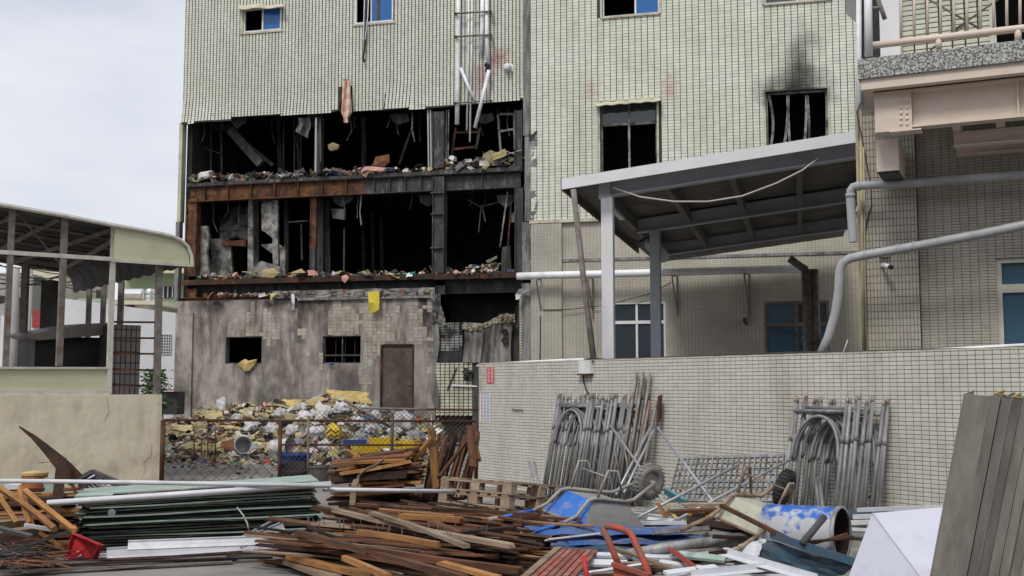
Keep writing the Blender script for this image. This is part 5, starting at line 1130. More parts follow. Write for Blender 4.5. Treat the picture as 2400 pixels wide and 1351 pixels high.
fbox(o, -60, 640, 60, 840, 58, 8, 'far_grey', 'wall'); fbox(o, 60, 615, 135, 840, 60, 8, 'far_cream', 'wall'); fbox(o, 0, 740, 110, 840, 50, 4, 'far_white', 'wall'); fbox(o, 75, 728, 112, 768, 49.9, 0.1, 'far_red', 'shutter', 1)
for k, (x, y) in enumerate(((15, 660), (40, 700), (80, 650), (100, 690), (25, 760), (52, 790))): fbox(o, x, y, x + 14, y + 18, 57.8 if y < 740 else 49.9, 0.1, 'far_dark', 'window', 1)
o = thing('dark_awning', at(30, 700, 40), 'dark tarpaulin awning near the street poles', 'awning')
mb = MB(); mb.slab(lambda u, v: at(-40 + 100 * u, 690 + 30 * v * (1 - u) + 10 * u, 38 + 3 * v), 6, 4, 0.04); mb.build('tarpaulin', 'far_dark', o)
mb = MB(); mb.beam(at(-30, 705, 38.5), Vector((at(-30, 705, 38.5).x, 38.5, 0)), 0.1, 0.1); mb.beam(at(50, 702, 40), Vector((at(50, 702, 40).x, 40, 0)), 0.1, 0.1); mb.build('prop', 'far_grey', o)
for x, r_, lab in ((38, 0.16, 'grey concrete street pole behind the shed'), (72, 0.13, 'slimmer grey street pole beside the red shutter')):
    a = at(x, 630, 36 if x < 50 else 46); mb = MB(); mb.tube([Vector((a.x, a.y, 0)), a], [r_, r_ * 0.75], 10); tag(mb.build('street_pole', 'far_grey', smooth=True), lab, 'pole')
rw = random.Random(9)
for k in range(9):
    y0, y1 = rw.uniform(600, 690), rw.uniform(600, 700); pts = [at(-20 + 260 * t, y0 + (y1 - y0) * t + 14 * math.sin(math.pi * t), 40) for t in (0, .25, .5, .75, 1)]
    mb = MB(); mb.tube(pts, 0.02, 4); tag(mb.build('overhead_wire', 'wire'), 'thin dark overhead wires between the street poles', 'wire', 'overhead wires')
# parked things beyond the corner: dark van and red cloth
o = thing('red_tarpaulin', at(390, 915, 34), 'small red tarpaulin over a dark parked cart by the burnt corner', 'tarpaulin')
mb = MB(); mb.slab(lambda u, v: at(338 + 74 * u, 913 + 2 * math.sin(9 * u), 34 + 1.2 * v), 10, 4, 0.04); mb.build('cloth', 'far_red', o)
mb = MB(); mb.box(at(390, 945, 34.6), (0.9, 0.8, 0.7)); mb.build('cart_body', 'far_dark', o)
for s in (-0.3, 0.3):
    mb = MB(); p = at(390, 985, 34.2) + Vector((s, 0, 0)); mb.lathe([(0, 0.0), (0.2, 0.0), (0.22, 0.05), (0.2, 0.1), (0, 0.1)], Vector((p.x, p.y, 0.22)), Vector((0, 1, 0)), 14); mb.build('wheel', 'far_dark', o)

sst = []
for px, py, rx, rz, a in ((60, 960, .12, .6, .5), (180, 950, .10, .5, .6), (330, 980, .10, .9, .7), (352, 1080, .35, .25, .8), (250, 1100, .5, .2, .6), (120, 1090, .6, .2, .5), (372, 1000, .06, .8, .8)):
    sst.append((LP.pp(px, py, 0.0), (rx, 1.0, rz), (0.38, 0.33, 0.24), a * .7))
stain(MATS['stucco'], sst, 6.0)
mb = MB()
for pts in ([(325, 1135), (340, 1105), (338, 1085), (352, 1068), (358, 1040)], [(250, 930), (255, 965), (246, 990)], [(90, 1085), (150, 1080), (180, 1090)]):
    mb.tube([LP.pp(x + 2 * math.sin(k * 2.7), y, 0.002) for k, (x, y) in enumerate(pts)], 0.0025, 4)
mb.build('crack', 'grout_wall', sw)

bst = []
for px, py, rx, rz, c, a in ((520, 712, 1.6, .35, .02, .9), (700, 708, 2.2, .3, .02, .8), (1000, 730, .35, 1.2, .025, .8), (560, 730, .5, .8, .42, .6), (440, 800, .45, 1.6, .40, .7), (500, 900, .35, 1.0, .38, .7), (640, 830, .5, .9, .10, .6), (700, 760, .25, 1.3, .05, .8), (590, 760, .2, .8, .05, .7),
                             (820, 900, .9, .5, .09, .7), (735, 880, .3, 1.3, .38, .55), (860, 870, .3, .6, .36, .5), (620, 930, .9, .5, .09, .7), (430, 930, .4, .6, .07, .7), (470, 760, .2, 1.0, .06, .7), (770, 770, .3, .7, .06, .7), (985, 880, .3, 1.2, .33, .5)):
    bst.append((FP.pp(px, py, 0.0), (rx * 1.9, 3.0, rz * 1.9), (c, c * .92, c * .84), min(1, a * 1.15)))
stain(MATS['burnt_wall'], bst, 3.0, 0.75, 1.4)

# unseen row of houses added behind the viewpoint to block low sky light
o = thing('unseen_sky_blocker', Vector((0, -13, 0)), 'unseen plain row house added behind the viewpoint to block low sky light', 'house')
mb = MB(); mb.hexa([(-45, -13, 0), (-45, -22, 0), (45, -22, 0), (45, -13, 0), (-45, -13, 12), (-45, -22, 12), (45, -22, 12), (45, -13, 12)]); mb.build('wall', 'far_grey', o)
for k in range(12):
    for z in (1.2, 4.6, 8.0):
        mb = MB(); mb.box((-40 + 7.2 * k, -12.98, z + .8), (2.2, .06, 1.6)); mb.build('window', 'glass_dark', o)
# ================================================================== chain-link fence
fe = thing('chain_link_fence', at(760, 1135, 20.3), 'rusty chain-link fence with bent rails before the rubble heap', 'fence')
FY = 20.3
def fpost(x0, y0, x1, y1, r, mat, nm='post', Y=FY):
    mb = MB(); a = at(x0, y0, Y); b = at(x1, y1, Y)
    if nm == 'post': b = Vector((b.x, b.y, 0.0))
    mb.tube([a, b], r, 8); return mb.build(nm, mat, fe, True)
fpost(657, 984, 655, 1130, 0.035, 'fence_rust'); fpost(723, 975, 722, 1130, 0.022, 'dirty_steel', Y=20.2); fpost(920, 968, 917, 1110, 0.03, 'dark_steel'); fpost(1118, 985, 1115, 1130, 0.035, 'fence_rust'); fpost(1152, 960, 1151, 1130, 0.03, 'fence_rust', Y=19.9); fpost(1159, 972, 1157, 1130, 0.022, 'dirty_steel', Y=19.7)
fpost(384, 985, 1152, 988, 0.022, 'fence_rust', 'rail'); fpost(846, 957, 1000, 960, 0.02, 'dirty_steel', 'rail'); fpost(1000, 960, 1152, 961, 0.02, 'fence_rust', 'rail'); fpost(660, 1043, 1152, 1044, 0.018, 'fence_rust', 'rail'); fpost(806, 938, 917, 1002, 0.028, 'dirty_steel', 'rail', 20.6); fpost(455, 1028, 508, 1029, 0.012, 'fence_rust', 'rail')
for x in (455, 472, 487, 505): fpost(x, 1000 if x != 472 else 1028, x, 1068, 0.012, 'fence_rust', 'bar')
def diamond(x0, x1, y0, y1, step, r, sag, seed):
    rng = random.Random(seed); mb = MB(); h = y1 - y0; k = -h
    ys = [y0 + h * i / 6 for i in range(7)]
    x = x0 - h
    while x < x1 + h:
        for s in (1, -1):
            pts = []
            for y in ys:
                px = x + s * (y - y0) + sag * math.sin(y * 0.05 + x * 0.03) + rng.uniform(-0.6, 0.6)
                if x0 <= px <= x1: pts.append(at(px, y, FY + 0.03 * s))
            if len(pts) > 1: mb.tube(pts, r, 4, cap=False)
        x += step
    return mb.build('chain_link', 'mesh_wire', fe)
diamond(384, 652, 1052, 1130, 27, 0.0055, 3.5, 1); diamond(724, 1116, 962, 1130, 11, 0.0035, 1.0, 2); diamond(1120, 1150, 962, 1128, 11, 0.0042, 0.5, 3); diamond(660, 720, 1046, 1130, 12, 0.004, 1.0, 4)

# ================================================================== rubble heap behind the fence
CREST = [(385, 992), (430, 985), (500, 968), (560, 958), (640, 958), (700, 950), (760, 940), (800, 930), (840, 948), (880, 965), (950, 975), (1010, 990), (1030, 1000)]
def crest_y(px):
    for (a, ya), (b, yb) in zip(CREST, CREST[1:]):
        if a <= px <= b: return ya + (yb - ya) * (px - a) / (b - a)
    return CREST[0][1] if px < CREST[0][0] else CREST[-1][1]
YB, YM = 33.3, 31.0
def front_Y(px): return 25.6 if px < 640 else 25.6 - min(1, (px - 640) / 160) * 3.8
def mound(px, Y):
    top = EYE - (crest_y(px) - HOR) / F * YM
    t = (Y - front_Y(px)) / (YM - front_Y(px))
    h = top * ss(0, 1, min(t, 1)) if t < 1 else top * (1 - 0.25 * (Y - YM) / (YB - YM))
    return max(0.0, h * (0.92 + 0.25 * fbm((px * 0.03, Y * 1.3, 0), 1.0, 2)))
def mpt(px, Y, dz=0.0):
    a = at(px, HOR, Y); return Vector((a.x, a.y, mound(px, Y) + dz))
rh = random.Random(99)
M('heap_soil', (0.20, 0.175, 0.13), (0.10, 0.09, 0.075), scale=7, rough=0.95, bump=0.6, bscale=25)
mb = MB(); mb.grid(lambda u, v: mpt(380 + 660 * u, front_Y(380 + 660 * u) - 0.15 + (YB - front_Y(380 + 660 * u) + 0.15) * v, -0.02), 60, 26)
tag(mb.build('rubble', 'heap_soil'), 'grey-brown soil and ash under the heap of rubbish', 'rubble', kind='stuff')
mb = MB()
WH = (6, 5, 5, 5, 4, 1.5, 0.9, 0.5, 0.35, 0.35)
for _ in range(5200):
    px = rh.uniform(384, 1030); f = front_Y(px); t = rh.random() ** 0.8; Y = f - 0.25 + (YM + 0.9 - f) * t
    s = 0.025 + 0.13 * rh.random() ** 2.2
    w = list(WH)
    if px < 720: w[1] *= 1.8; w[2] *= 1.6
    if t < 0.12: s *= 0.6
    lump(mb, mpt(px, Y, s * 0.4), s, rh, rh.choices(range(10), w)[0])
for _ in range(260):                                 # thin scatter on the ground in front
    px = rh.uniform(385, 900); Y = rh.uniform(21.0, 25.5) if px > 560 else rh.uniform(23.8, 25.6); s = 0.015 + 0.04 * rh.random(); a = at(px, HOR, Y)
    lump(mb, Vector((a.x, a.y, s * 0.5)), s, rh, rh.choices(range(10), WH)[0])
tag(mb.build('debris', DEB), 'mixed torn scraps and splinters over the rubbish heap', 'debris', kind='stuff')
M('bag_white', (0.56, 0.565, 0.59), (0.42, 0.42, 0.44), scale=8, rough=0.6, bump=0.8, bscale=14, var=0.2, dirt=(0.22, 0.19, 0.15), dscale=5, damt=0.85, dlo=0.46, dhi=0.68)
M('bag_grey', (0.30, 0.31, 0.33), (0.18, 0.18, 0.2), scale=8, rough=0.5, bump=0.5, bscale=16, var=0.2)
M('plastic_yellow', (0.68, 0.46, 0.015), (0.55, 0.37, 0.02), scale=5, rough=0.45, bump=0.1)
M('plastic_blue', (0.02, 0.07, 0.28), (0.015, 0.045, 0.2), scale=5, rough=0.4, bump=0.05)
M('plastic_black', (0.022, 0.022, 0.025), (0.04, 0.04, 0.042), scale=5, rough=0.45, bump=0.05)
M('plastic_red', (0.55, 0.035, 0.045), (0.42, 0.03, 0.04), scale=5, rough=0.45, bump=0.05)
M('foam_board', (0.50, 0.43, 0.23), (0.38, 0.33, 0.18), scale=6, rough=0.95, bump=0.4, bscale=20, dirt=(0.24, 0.2, 0.1), dscale=3, damt=0.5, var=0.15)
def blob(c, sx, sy, sz, rng, amp=0.42, n=13):
    ph = rng.uniform(0, 50); q = Matrix.Rotation(rng.uniform(0, 6.28), 3, 'Z'); mb = MB(); c = Vector(c)
    def fn(u, v):
        th = 2 * math.pi * u; la = math.pi * (v - 0.5)
        d = Vector((math.cos(la) * math.cos(th), math.cos(la) * math.sin(th), math.sin(la)))
        r = 1 + amp * mnoise.fractal(d * 2.1 + Vector((ph, 0, 0)), 0.8, 2.1, 4) - 0.12 * abs(math.sin(5 * th + ph))
        d = d * r; return c + q @ Vector((d.x * sx, d.y * sy, max(-0.5, d.z) * sz))
    mb.grid(fn, n * 2, n); return mb
def bag(px, Y, sx, sz, mat, label, group=None, cat='bag', name='plastic_bag'):
    o = blob(mpt(px, Y, sz * 0.45), sx * 0.78, sx * 0.6, sz * 0.85, rh).build(name, mat, smooth=True); return tag(o, label, cat, group)
for px, Y, sx, sz in ((560, 29.5, .26, .22), (590, 28.6, .30, .24), (640, 28.2, .28, .2), (690, 27.6, .34, .22), (720, 28.8, .32, .2), (745, 26.8, .36, .22), (765, 28.4, .26, .2), (660, 29.6, .3, .2), (800, 28.0, .3, .22),
                      (840, 27.2, .34, .24), (870, 26.5, .3, .2), (905, 25.4, .32, .24), (880, 28.6, .3, .22), (830, 25.0, .28, .2), (770, 25.4, .3, .18), (925, 27.2, .3, .2), (610, 30.2, .22, .18), (715, 30.4, .3, .2), (955, 25.6, .28, .2), (855, 29.6, .3, .2), (735, 25.2, .26, .16)):
    bag(px, Y, sx, sz, 'bag_white', 'crumpled white plastic bag lying in the rubbish heap', 'white bags in the heap')
bag(945, 27.6, .42, .36, 'bag_white', 'largest round white sack beside the dark fence post', name='sack')
bag(785, 30.9, .34, .26, 'bag_white', 'pale sack on the top of the rubbish heap', name='sack'); bag(752, 31.0, .34, .2, 'bag_white', 'white bundle just below the top of the heap', name='sack')
bag(520, 31.2, .24, .3, 'bag_white', 'upright white sack at the grey wall behind the heap', name='sack')
for px, Y, sx in ((850, 26.0, .34), (890, 27.6, .36), (700, 26.4, .26), (600, 26.9, .2), (975, 26.6, .34), (820, 29.2, .3)): bag(px, Y, sx, .18, 'bag_grey', 'dull grey plastic sheeting bunched up in the heap', 'grey sheeting in the heap', 'plastic sheet', 'plastic_sheet')
def fboard(px, Y, w, d, t, tilt, yaw, mat, label, group=None, cat='foam board', name='foam_board', dz=0.06):
    c = mpt(px, Y, dz + 0.1); q = Matrix.Rotation(yaw, 3, 'Z') @ Matrix.Rotation(tilt, 3, 'X'); mb = MB(); ph = px
    mb.slab(lambda u, v: c + q @ Vector(((u - .5) * w * (1 + 0.12 * math.sin(v * 7 + ph)), (v - .5) * d * (1 + 0.1 * math.sin(u * 9 + ph)), 0.05 * math.sin(3 * u + ph) + 0.04 * math.sin(5 * v))), 5, 4, t)
    return tag(mb.build(name, mat), label, cat, group)
for px, Y, w, d, ti, ya in ((430, 29, .5, .35, .5, .3), (460, 28, .4, .3, .4, 1.2), (500, 30, .5, .4, .5, .5), (540, 28.4, .5, .35, .35, 2.2), (575, 27.6, .55, .3, .3, .2), (480, 27.0, .45, .35, .3, 2.8), (620, 30.6, .5, .3, .5, .1), (600, 27.2, .4, .35, .5, 1), (560, 31, .5, .3, .6, 0), (665, 30.6, .5, .3, .6, 2.9), (520, 27.2, .5, .3, .4, .6), (445, 27.2, .35, .3, .3, .9), (585, 29.0, .45, .3, .5, 1.8), (640, 27.0, .4, .3, .4, 2.4), (740, 29.8, .5, .3, .6, .4), (410, 28.2, .4, .3, .5, 1.6)):
    fboard(px, Y, w, d, 0.045, ti, ya, 'foam_board', 'torn pale yellow foam slab among the scraps of the heap', 'yellow foam slabs in the heap')
fboard(688, 31.2, .75, .4, .06, .9, -.15, 'foam_yellow', 'mustard foam board standing against the grey wall', dz=.12); fboard(818, 30.6, 1.1, .6, .07, .6, .35, 'foam_yellow', 'wide mustard foam board at the top of the heap', dz=.1)
# yellow emblem bag, crates, drums, basins
o = thing('yellow_sack', mpt(783, 25.6), 'bright yellow sack with black curved marks in the heap', 'sack')
p = blob(mpt(783, 25.6, .2), .24, .16, .26, rh, .1, 12).build('body', 'plastic_yellow', o, True)
for k in range(5):
    y = 1012 + 10 * k; mb = MB(); mb.tube([at(766 + 2 * k, y + 4, 25.3), at(776, y - 4 + 3 * (k % 2), 25.26), at(786, y + 3, 25.26), at(793 - k, y - 2, 25.3)], 0.02, 5); mb.build('black_mark', 'plastic_black', p)
def crate(px, py, Y, w, d, h, mat, label, yaw=0.2):
    a = at(px, py, Y); o = thing('plastic_crate', a, label, 'crate'); q = Matrix.Rotation(yaw, 3, 'Z'); X, Yv, Z = q @ Vector((1, 0, 0)), q @ Vector((0, 1, 0)), Vector((0, 0, 1)); t = 0.02
    for c, sz in ((Z * t / 2, (w, d, t)),):
        mb = MB(); mb.box(a + c, sz, (X, Yv, Z)); mb.build('bottom', mat, o)
    for sgn in (-1, 1):
        mb = MB()
        for k in range(4): mb.box(a + Yv * sgn * (d - t) / 2 + Z * (t + (h - t) * (k + 0.5) / 4), (w, t, (h - t) / 4 * 0.72), (X, Yv, Z))
        mb.box(a + Yv * sgn * (d - t) / 2 + Z * (t + (h - t) / 2) - X * (w / 2 - t), (t, t * 1.1, h - t), (X, Yv, Z)); mb.box(a + Yv * sgn * (d - t) / 2 + Z * (t + (h - t) / 2) + X * (w / 2 - t), (t, t * 1.1, h - t), (X, Yv, Z)); mb.build('side', mat, o)
        mb = MB()
        for k in range(4): mb.box(a + X * sgn * (w - t) / 2 + Z * (t + (h - t) * (k + 0.5) / 4), (t, d - 2 * t - 0.004, (h - t) / 4 * 0.72), (X, Yv, Z))
        mb.build('end', mat, o)
crate(858, 1078, 22.6, .5, .36, .3, 'plastic_yellow', 'yellow slatted plastic crate at the foot of the heap', .5); crate(895, 1050, 24.2, .55, .36, .22, 'plastic_yellow', 'yellow crate half buried beside the fence post'); crate(832, 1042, 24.4, .5, .3, .1, 'plastic_blue', 'flat blue crate lid among the white bags', .05); crate(955, 1062, 23.6, .45, .36, .26, 'plastic_yellow', 'yellow crate with white sacks behind the dark post', -.3)
def tub(px, py, Y, r, h, mat, label, taper=0.85, cat='tub', name='tub', tilt=None, rim=None):
    a = at(px, py, Y); o = thing(name, a, label, cat); ax = Vector(tilt or (0, 0, 1)); mb = MB()
    mb.lathe([(0, 0.01), (r * taper, 0.0), (r, h), (r * 0.94, h), (r * taper * 0.92, 0.03), (0, 0.03)], a, ax, 20); mb.build('body', mat, o, False)
    mb = MB(); mb.lathe([(r, h - 0.03), (r * 1.06, h - 0.03), (r * 1.06, h + 0.005), (r * 0.98, h + 0.005)], a, ax, 20); mb.build('rim', rim or mat, o); return o
tub(690, 1118, 21.4, .30, .20, 'plastic_black', 'wide black rubber basin leaning by the fence post', .8, 'basin', 'basin', (0.1, -0.25, 1)); tub(745, 1130, 20.9, .20, .30, 'd_grey', 'dirty grey paint bucket beside the black basin', .9, 'bucket', 'bucket')
tub(690, 1092, 22.2, .34, .24, 'plastic_blue', 'dark blue tub with rubbish in it behind the fence post', .75); tub(566, 1050, 26.2, .2, .34, 'bag_white', 'white plastic bucket lying on its side in the heap', .9, 'bucket', 'bucket', (0.35, -0.9, 0.25)); tub(640, 1050, 26.0, .19, .5, 'bag_white', 'white drum lying lengthwise at the heap edge', .95, 'drum', 'drum', (0.9, -0.4, 0.1), 'plastic_black')
tub(770, 950, 30.6, .28, .2, 'd_tan', 'tan round basin tipped over near the heap top', .8, 'basin', 'basin', (0.1, -0.9, 0.3)); tub(610, 985, 30.0, .18, .2, 'plastic_black', 'small black pot lying at the fence rail height', .85, 'pot', 'pot', (0.3, -0.8, 0.4)); tub(565, 990, 29.5, .18, .12, 'plastic_blue', 'blue round lid on a white bag', .95, 'lid', 'blue_disc', (0.1, -0.5, 0.8))
bag(980, 24.6, .26, .3, 'plastic_red', 'red plastic bag behind the dark fence post', name='plastic_bag'); bag(840, 30.8, .22, .12, 'd_red', 'dark red cloth near the top of the heap', cat='cloth', name='cloth')
CW = {'wood_brown': 'brown', 'wood_dark': 'dark brown', 'wood_orange': 'orange', 'wood_grey': 'weathered grey', 'rust': 'rusty orange', 'rust_dark': 'dark rusty', 'dirty_steel': 'dull grey steel', 'steel_white': 'white', 'galv_rusty': 'rust-streaked grey', 'profile_grey': 'flat grey', 'sheet_pale': 'mint', 'far_red': 'red', 'galv': 'galvanised', 'channel_blue': 'dark blue'}
rw3 = random.Random(123)
def board3(a, b, w, t, mat, label, cat, group=None, name='plank', roll=0.0, up=Vector((0, 0, 1))):
    """a warped board from a to b, its own axis along local x so that the grain runs lengthwise"""
    a, b = Vector(a), Vector(b); d = (b - a); L = d.length; d.normalize(); sd = d.cross(up)
    if sd.length < 1e-3: sd = d.cross(Vector((1, 0, 0)))
    sd.normalize(); u2 = sd.cross(d).normalized()
    if roll: q = Matrix.Rotation(roll, 3, d); sd = q @ sd; u2 = q @ u2
    wood = mat.startswith('wood'); k = 5 if wood else 3; bow, tw = (rw3.gauss(0, .006) * L, rw3.gauss(0, .05)) if wood else (rw3.gauss(0, .003) * L, rw3.gauss(0, .02))
    mb = MB(); n = k + 1
    for i in range(n):
        x = -L / 2 + L * i / k; f = math.sin(math.pi * i / k) * bow; an = tw * (i / k - .5)
        for sy, sz in ((-1, -1), (1, -1), (1, 1), (-1, 1)):
            e = rw3.uniform(-.012, .035) * (-1 if i == 0 else 1) if wood and i in (0, k) else 0.0
            ww = w * (1 + (rw3.gauss(0, .03) if wood else 0)); y, z = sy * ww / 2, sz * t / 2
            mb.v.append(Vector((x + e, y * math.cos(an) - z * math.sin(an), z * math.cos(an) + y * math.sin(an) + f)))
    for i in range(k):
        for j in range(4):
            j2 = (j + 1) % 4; mb.f.append((i * 4 + j, i * 4 + j2, i * 4 + 4 + j2, i * 4 + 4 + j)[::-1]); mb.mi.append(0)
    mb.f.append((0, 1, 2, 3)); mb.f.append((k * 4 + 3, k * 4 + 2, k * 4 + 1, k * 4)); mb.mi += [0, 0]
    o = mb.build(name, mat, origin=(0, 0, 0)); m = Matrix((d, sd, u2)).transposed()
    o.location = (a + b) / 2; o.rotation_euler = m.to_euler()
    return tag(o, label.replace('@', CW.get(mat, '')), cat, group)
for k, (a, b, w) in enumerate((((690, 1075, 22.5), (720, 1025, 22.4), .03), ((712, 1080, 22.5), (735, 1020, 22.4), .025), ((800, 1090, 21.6), (770, 1130, 20.9), .3), ((760, 1100, 22), (840, 1088, 21.2), .5))):
    board3(at(*a), at(*b), w, 0.02, 'd_tan' if k < 2 else 'd_grey', ('thin bamboo stick rising from the blue tub', 'second thin stick leaning by the blue tub', 'dirty grey sheet by the paint bucket', 'flattened pale carton before the yellow crate')[k], ('stick', 'stick', 'sheet', 'carton')[k], name=('stick', 'stick', 'metal_sheet', 'carton')[k])

# ================================================================== timber behind the pallets
M('wood_brown', (0.165, 0.072, 0.039), (0.065, 0.031, 0.019), scale=13, stretch=(.1, 1, 1), rough=0.85, bump=0.35, bscale=40, var=0.45, dirt=(0.20, 0.12, 0.07), dscale=2.2, damt=0.7, dlo=0.54, dhi=0.72, dstretch=(.7, 3, 3))
M('wood_orange', (0.40, 0.205, 0.075), (0.27, 0.12, 0.04), scale=13, stretch=(.1, 1, 1), rough=0.8, bump=0.3, bscale=40, var=0.25, dirt=(0.11, 0.06, 0.035), dscale=2.5, damt=0.85, dlo=0.48, dhi=0.68, dstretch=(.8, 3, 3))
M('wood_grey', (0.33, 0.255, 0.185), (0.21, 0.155, 0.11), scale=13, stretch=(.1, 1, 1), rough=0.88, bump=0.35, bscale=40, var=0.2, dirt=(0.10, 0.07, 0.05), dscale=2.5, damt=0.75, dlo=0.48, dhi=0.7, dstretch=(.8, 3, 3))
M('wood_dark', (0.04, 0.022, 0.016), (0.018, 0.012, 0.01), scale=13, stretch=(.1, 1, 1), rough=0.88, bump=0.35, bscale=40, var=0.4, dirt=(0.12, 0.075, 0.05), dscale=2.2, damt=0.6, dlo=0.55, dhi=0.75, dstretch=(.7, 3, 3))
M('wood_pallet', (0.41, 0.32, 0.235), (0.30, 0.225, 0.16), scale=9, rough=0.85, bump=0.3, bscale=60, var=0.18, dirt=(0.16, 0.10, 0.07), dscale=3, damt=0.55)
rt = random.Random(7)
LB_BACK = '@ board in the leaning timber bundle before the fence gate'
for k in range(30):
    f = k / 29; Y = 15.9 + rt.uniform(-.5, .5)
    tx = 1022 + 100 * f + rt.uniform(-6, 6); ty = 1012 + rt.uniform(0, 34); bx = 1000 + 90 * f * f + rt.uniform(-6, 10)
    a = at(tx, ty, Y + .35); b = at(bx, 1168, Y); b.z = max(b.z, .05)
    board3(a, b, rt.uniform(.05, .12), .025, rt.choice(['wood_brown', 'wood_dark', 'wood_brown']), LB_BACK, 'board', 'leaning boards before the fence gate', 'board', up=Vector((0.2, -1, 0)))
for k in range(80):
    Y = 15.6 + rt.uniform(-.7, .6); y1 = rt.uniform(1050, 1165); f = (y1 - 1050) / 115
    x1 = rt.uniform(950, 1008) - 20 * f; x0 = x1 - rt.uniform(90, 190); y0 = y1 + rt.uniform(8, 40) * (1 - f) + rt.uniform(-6, 8)
    a, b = at(x0, y0, Y + .1), at(x1, y1, Y - .3)
    if a.z < .02: a.z = .02
    board3(a, b, rt.uniform(.04, .11), rt.uniform(.015, .04), rt.choices(['wood_brown', 'wood_dark', 'wood_orange'], (4, 2.4, 2.2))[0], '@ board in the sloping timber heap before the fence', 'board', 'sloping boards before the fence', 'board', roll=rt.uniform(-.3, .3))
for a, b, w, m, lab in (((1010, 1008, 15.2), (1021, 1142, 15.0), .10, 'wood_orange', 'bright orange-brown plank standing upright before the fence'), ((1014, 1028, 15.1), (970, 1078, 15.0), .07, 'wood_orange', 'short split orange plank slanting from the upright one'), ((1102, 1000, 15.6), (1108, 1090, 15.3), .1, 'wood_brown', 'reddish-brown post end above the leaning boards'),
                        ((814, 1060, 15.4), (930, 1130, 14.8), .09, 'wood_orange', 'long orange lath sloping beside the pale bent strip'), ((836, 1072, 15.2), (848, 1146, 15.0), .09, 'wood_orange', 'upright orange lath crossing the sloping one'), ((884, 1098, 15.0), (880, 1140, 15.0), .06, 'wood_grey', 'short grey lath between the orange laths'),
                        ((800, 1122, 15.3), (834, 1098, 15.5), .06, 'wood_brown', 'brown stick at the foot of the orange laths'), ((1090, 1040, 15.2), (1030, 1118, 14.9), .06, 'wood_brown', 'long brown lath slanting across the leaning boards'), ((1112, 1045, 15.6), (1120, 1075, 15.5), .12, 'wood_orange', 'pale orange broken board end by the gate post'), ((780, 1123, 15.2), (950, 1112, 14.6), .1, 'wood_dark', 'dark board lying under the orange laths')):
    board3(at(*a), at(*b), w, .035, m, lab, 'plank', up=Vector((0, -1, 0)))
pts = [at(902, 1075, 14.7), at(884, 1090, 14.65), at(856, 1102, 14.6), at(838, 1118, 14.55), at(829, 1140, 14.5), at(826, 1180, 14.5), at(824, 1230, 14.5)]
mb = MB(); mb.slab(lambda u, v: (lambda i, t: pts[i].lerp(pts[i + 1], t))(min(int(v * 6), 5), v * 6 - min(int(v * 6), 5)) + Vector(((u - .5) * .075 * (1 if v > .5 else .5), 0, (u - .5) * .06 * (0 if v > .5 else 1))), 1, 18, .012); tag(mb.build('bent_strip', 'wood_grey'), 'pale bent strip curving down before the timber', 'strip')
# low dark filler boards between the heaps
for k in range(16):
    a = gz(rt.uniform(770, 860), rt.uniform(1160, 1190), rt.uniform(.05, .3)); b = gz(rt.uniform(960, 1090), rt.uniform(1158, 1195), rt.uniform(.05, .3))
    board3(a, b, .12, .04, rt.choice(['wood_dark', 'wood_dark', 'wood_brown']), '@ board lying flat between the two timber heaps', 'board', 'flat dark boards between the heaps', 'board', roll=rt.uniform(-.2, .2))

# ================================================================== front timber stack
DD = Vector((.80, -.60, 0)); EE = Vector((.60, .80, 0))
LBS = '@ nail-studded plank in the long timber stack beside the green sheets'
SC0 = Vector((-.92, 10.95, 0))
for k in range(285):
    e = rt.uniform(-.95, 1.05); hmax = .34 + .17 * ss(-.9, .7, e); z = rt.uniform(.02, hmax); L = rt.uniform(.9, 2.7); s = rt.uniform(-.5, .5)
    yaw = rt.gauss(0, .09 + (.1 if z > hmax * .75 else 0)); d = Matrix.Rotation(yaw, 3, 'Z') @ DD
    c = SC0 + EE * e + DD * s; a = c - d * L / 2; b = c + d * L / 2; a.z = z + rt.uniform(-.02, .04); b.z = max(.02, z + rt.uniform(-.05, .02))
    board3(a, b, rt.uniform(.03, .08), rt.uniform(.012, .03), rt.choices(['wood_brown', 'wood_dark', 'wood_orange', 'wood_grey'], (7, 3, .7, 1.3))[0], LBS, 'plank', 'planks of the long timber stack', roll=rt.gauss(0, .15))
def pk(x0, y0, z0, x1, y1, z1, w, t, m, lab, roll=0.0): return board3(gz(x0, y0, z0), gz(x1, y1, z1), w, t, m, lab, 'plank', roll=roll)
pk(785, 1196, .50, 1196, 1279, .42, .085, .035, 'wood_grey', 'longest weathered grey-brown plank lying across the timber stack')
pk(872, 1203, .52, 1092, 1280, .44, .07, .03, 'wood_grey', 'weathered plank with orange end crossing the longest one'); pk(845, 1248, .47, 1026, 1277, .42, .055, .045, 'wood_orange', 'short bright orange beam with nails on the timber stack')
pk(696, 1248, .40, 1090, 1357, .38, .06, .05, 'wood_brown', 'long dark brown beam along the near side of the stack'); pk(860, 1287, .42, 1216, 1337, .36, .07, .05, 'wood_brown', 'long thin brown batten near the front of the stack')
pk(1036, 1320, .38, 1165, 1354, .36, .08, .03, 'wood_orange', 'orange board at the lowest end of the stack'); pk(807, 1308, .36, 912, 1353, .36, .05, .04, 'wood_orange', 'thin fresh orange lath on top of the near planks')
pk(942, 1210, .48, 1082, 1219, .48, .07, .05, 'wood_orange', 'orange nailed batten at the back of the stack'); pk(1015, 1196, .50, 1262, 1212, .48, .10, .06, 'wood_brown', 'rusty brown board below the pallets')
pk(676, 1316, .10, 790, 1356, .08, .1, .05, 'wood_grey', 'pale plank end at the ground corner of the stack'); pk(682, 1305, .16, 874, 1349, .14, .09, .05, 'wood_orange', 'orange-stained plank low at the near stack side'); pk(740, 1190, .47, 830, 1205, .46, .1, .04, 'wood_brown', 'short brown board end at the back of the stack')
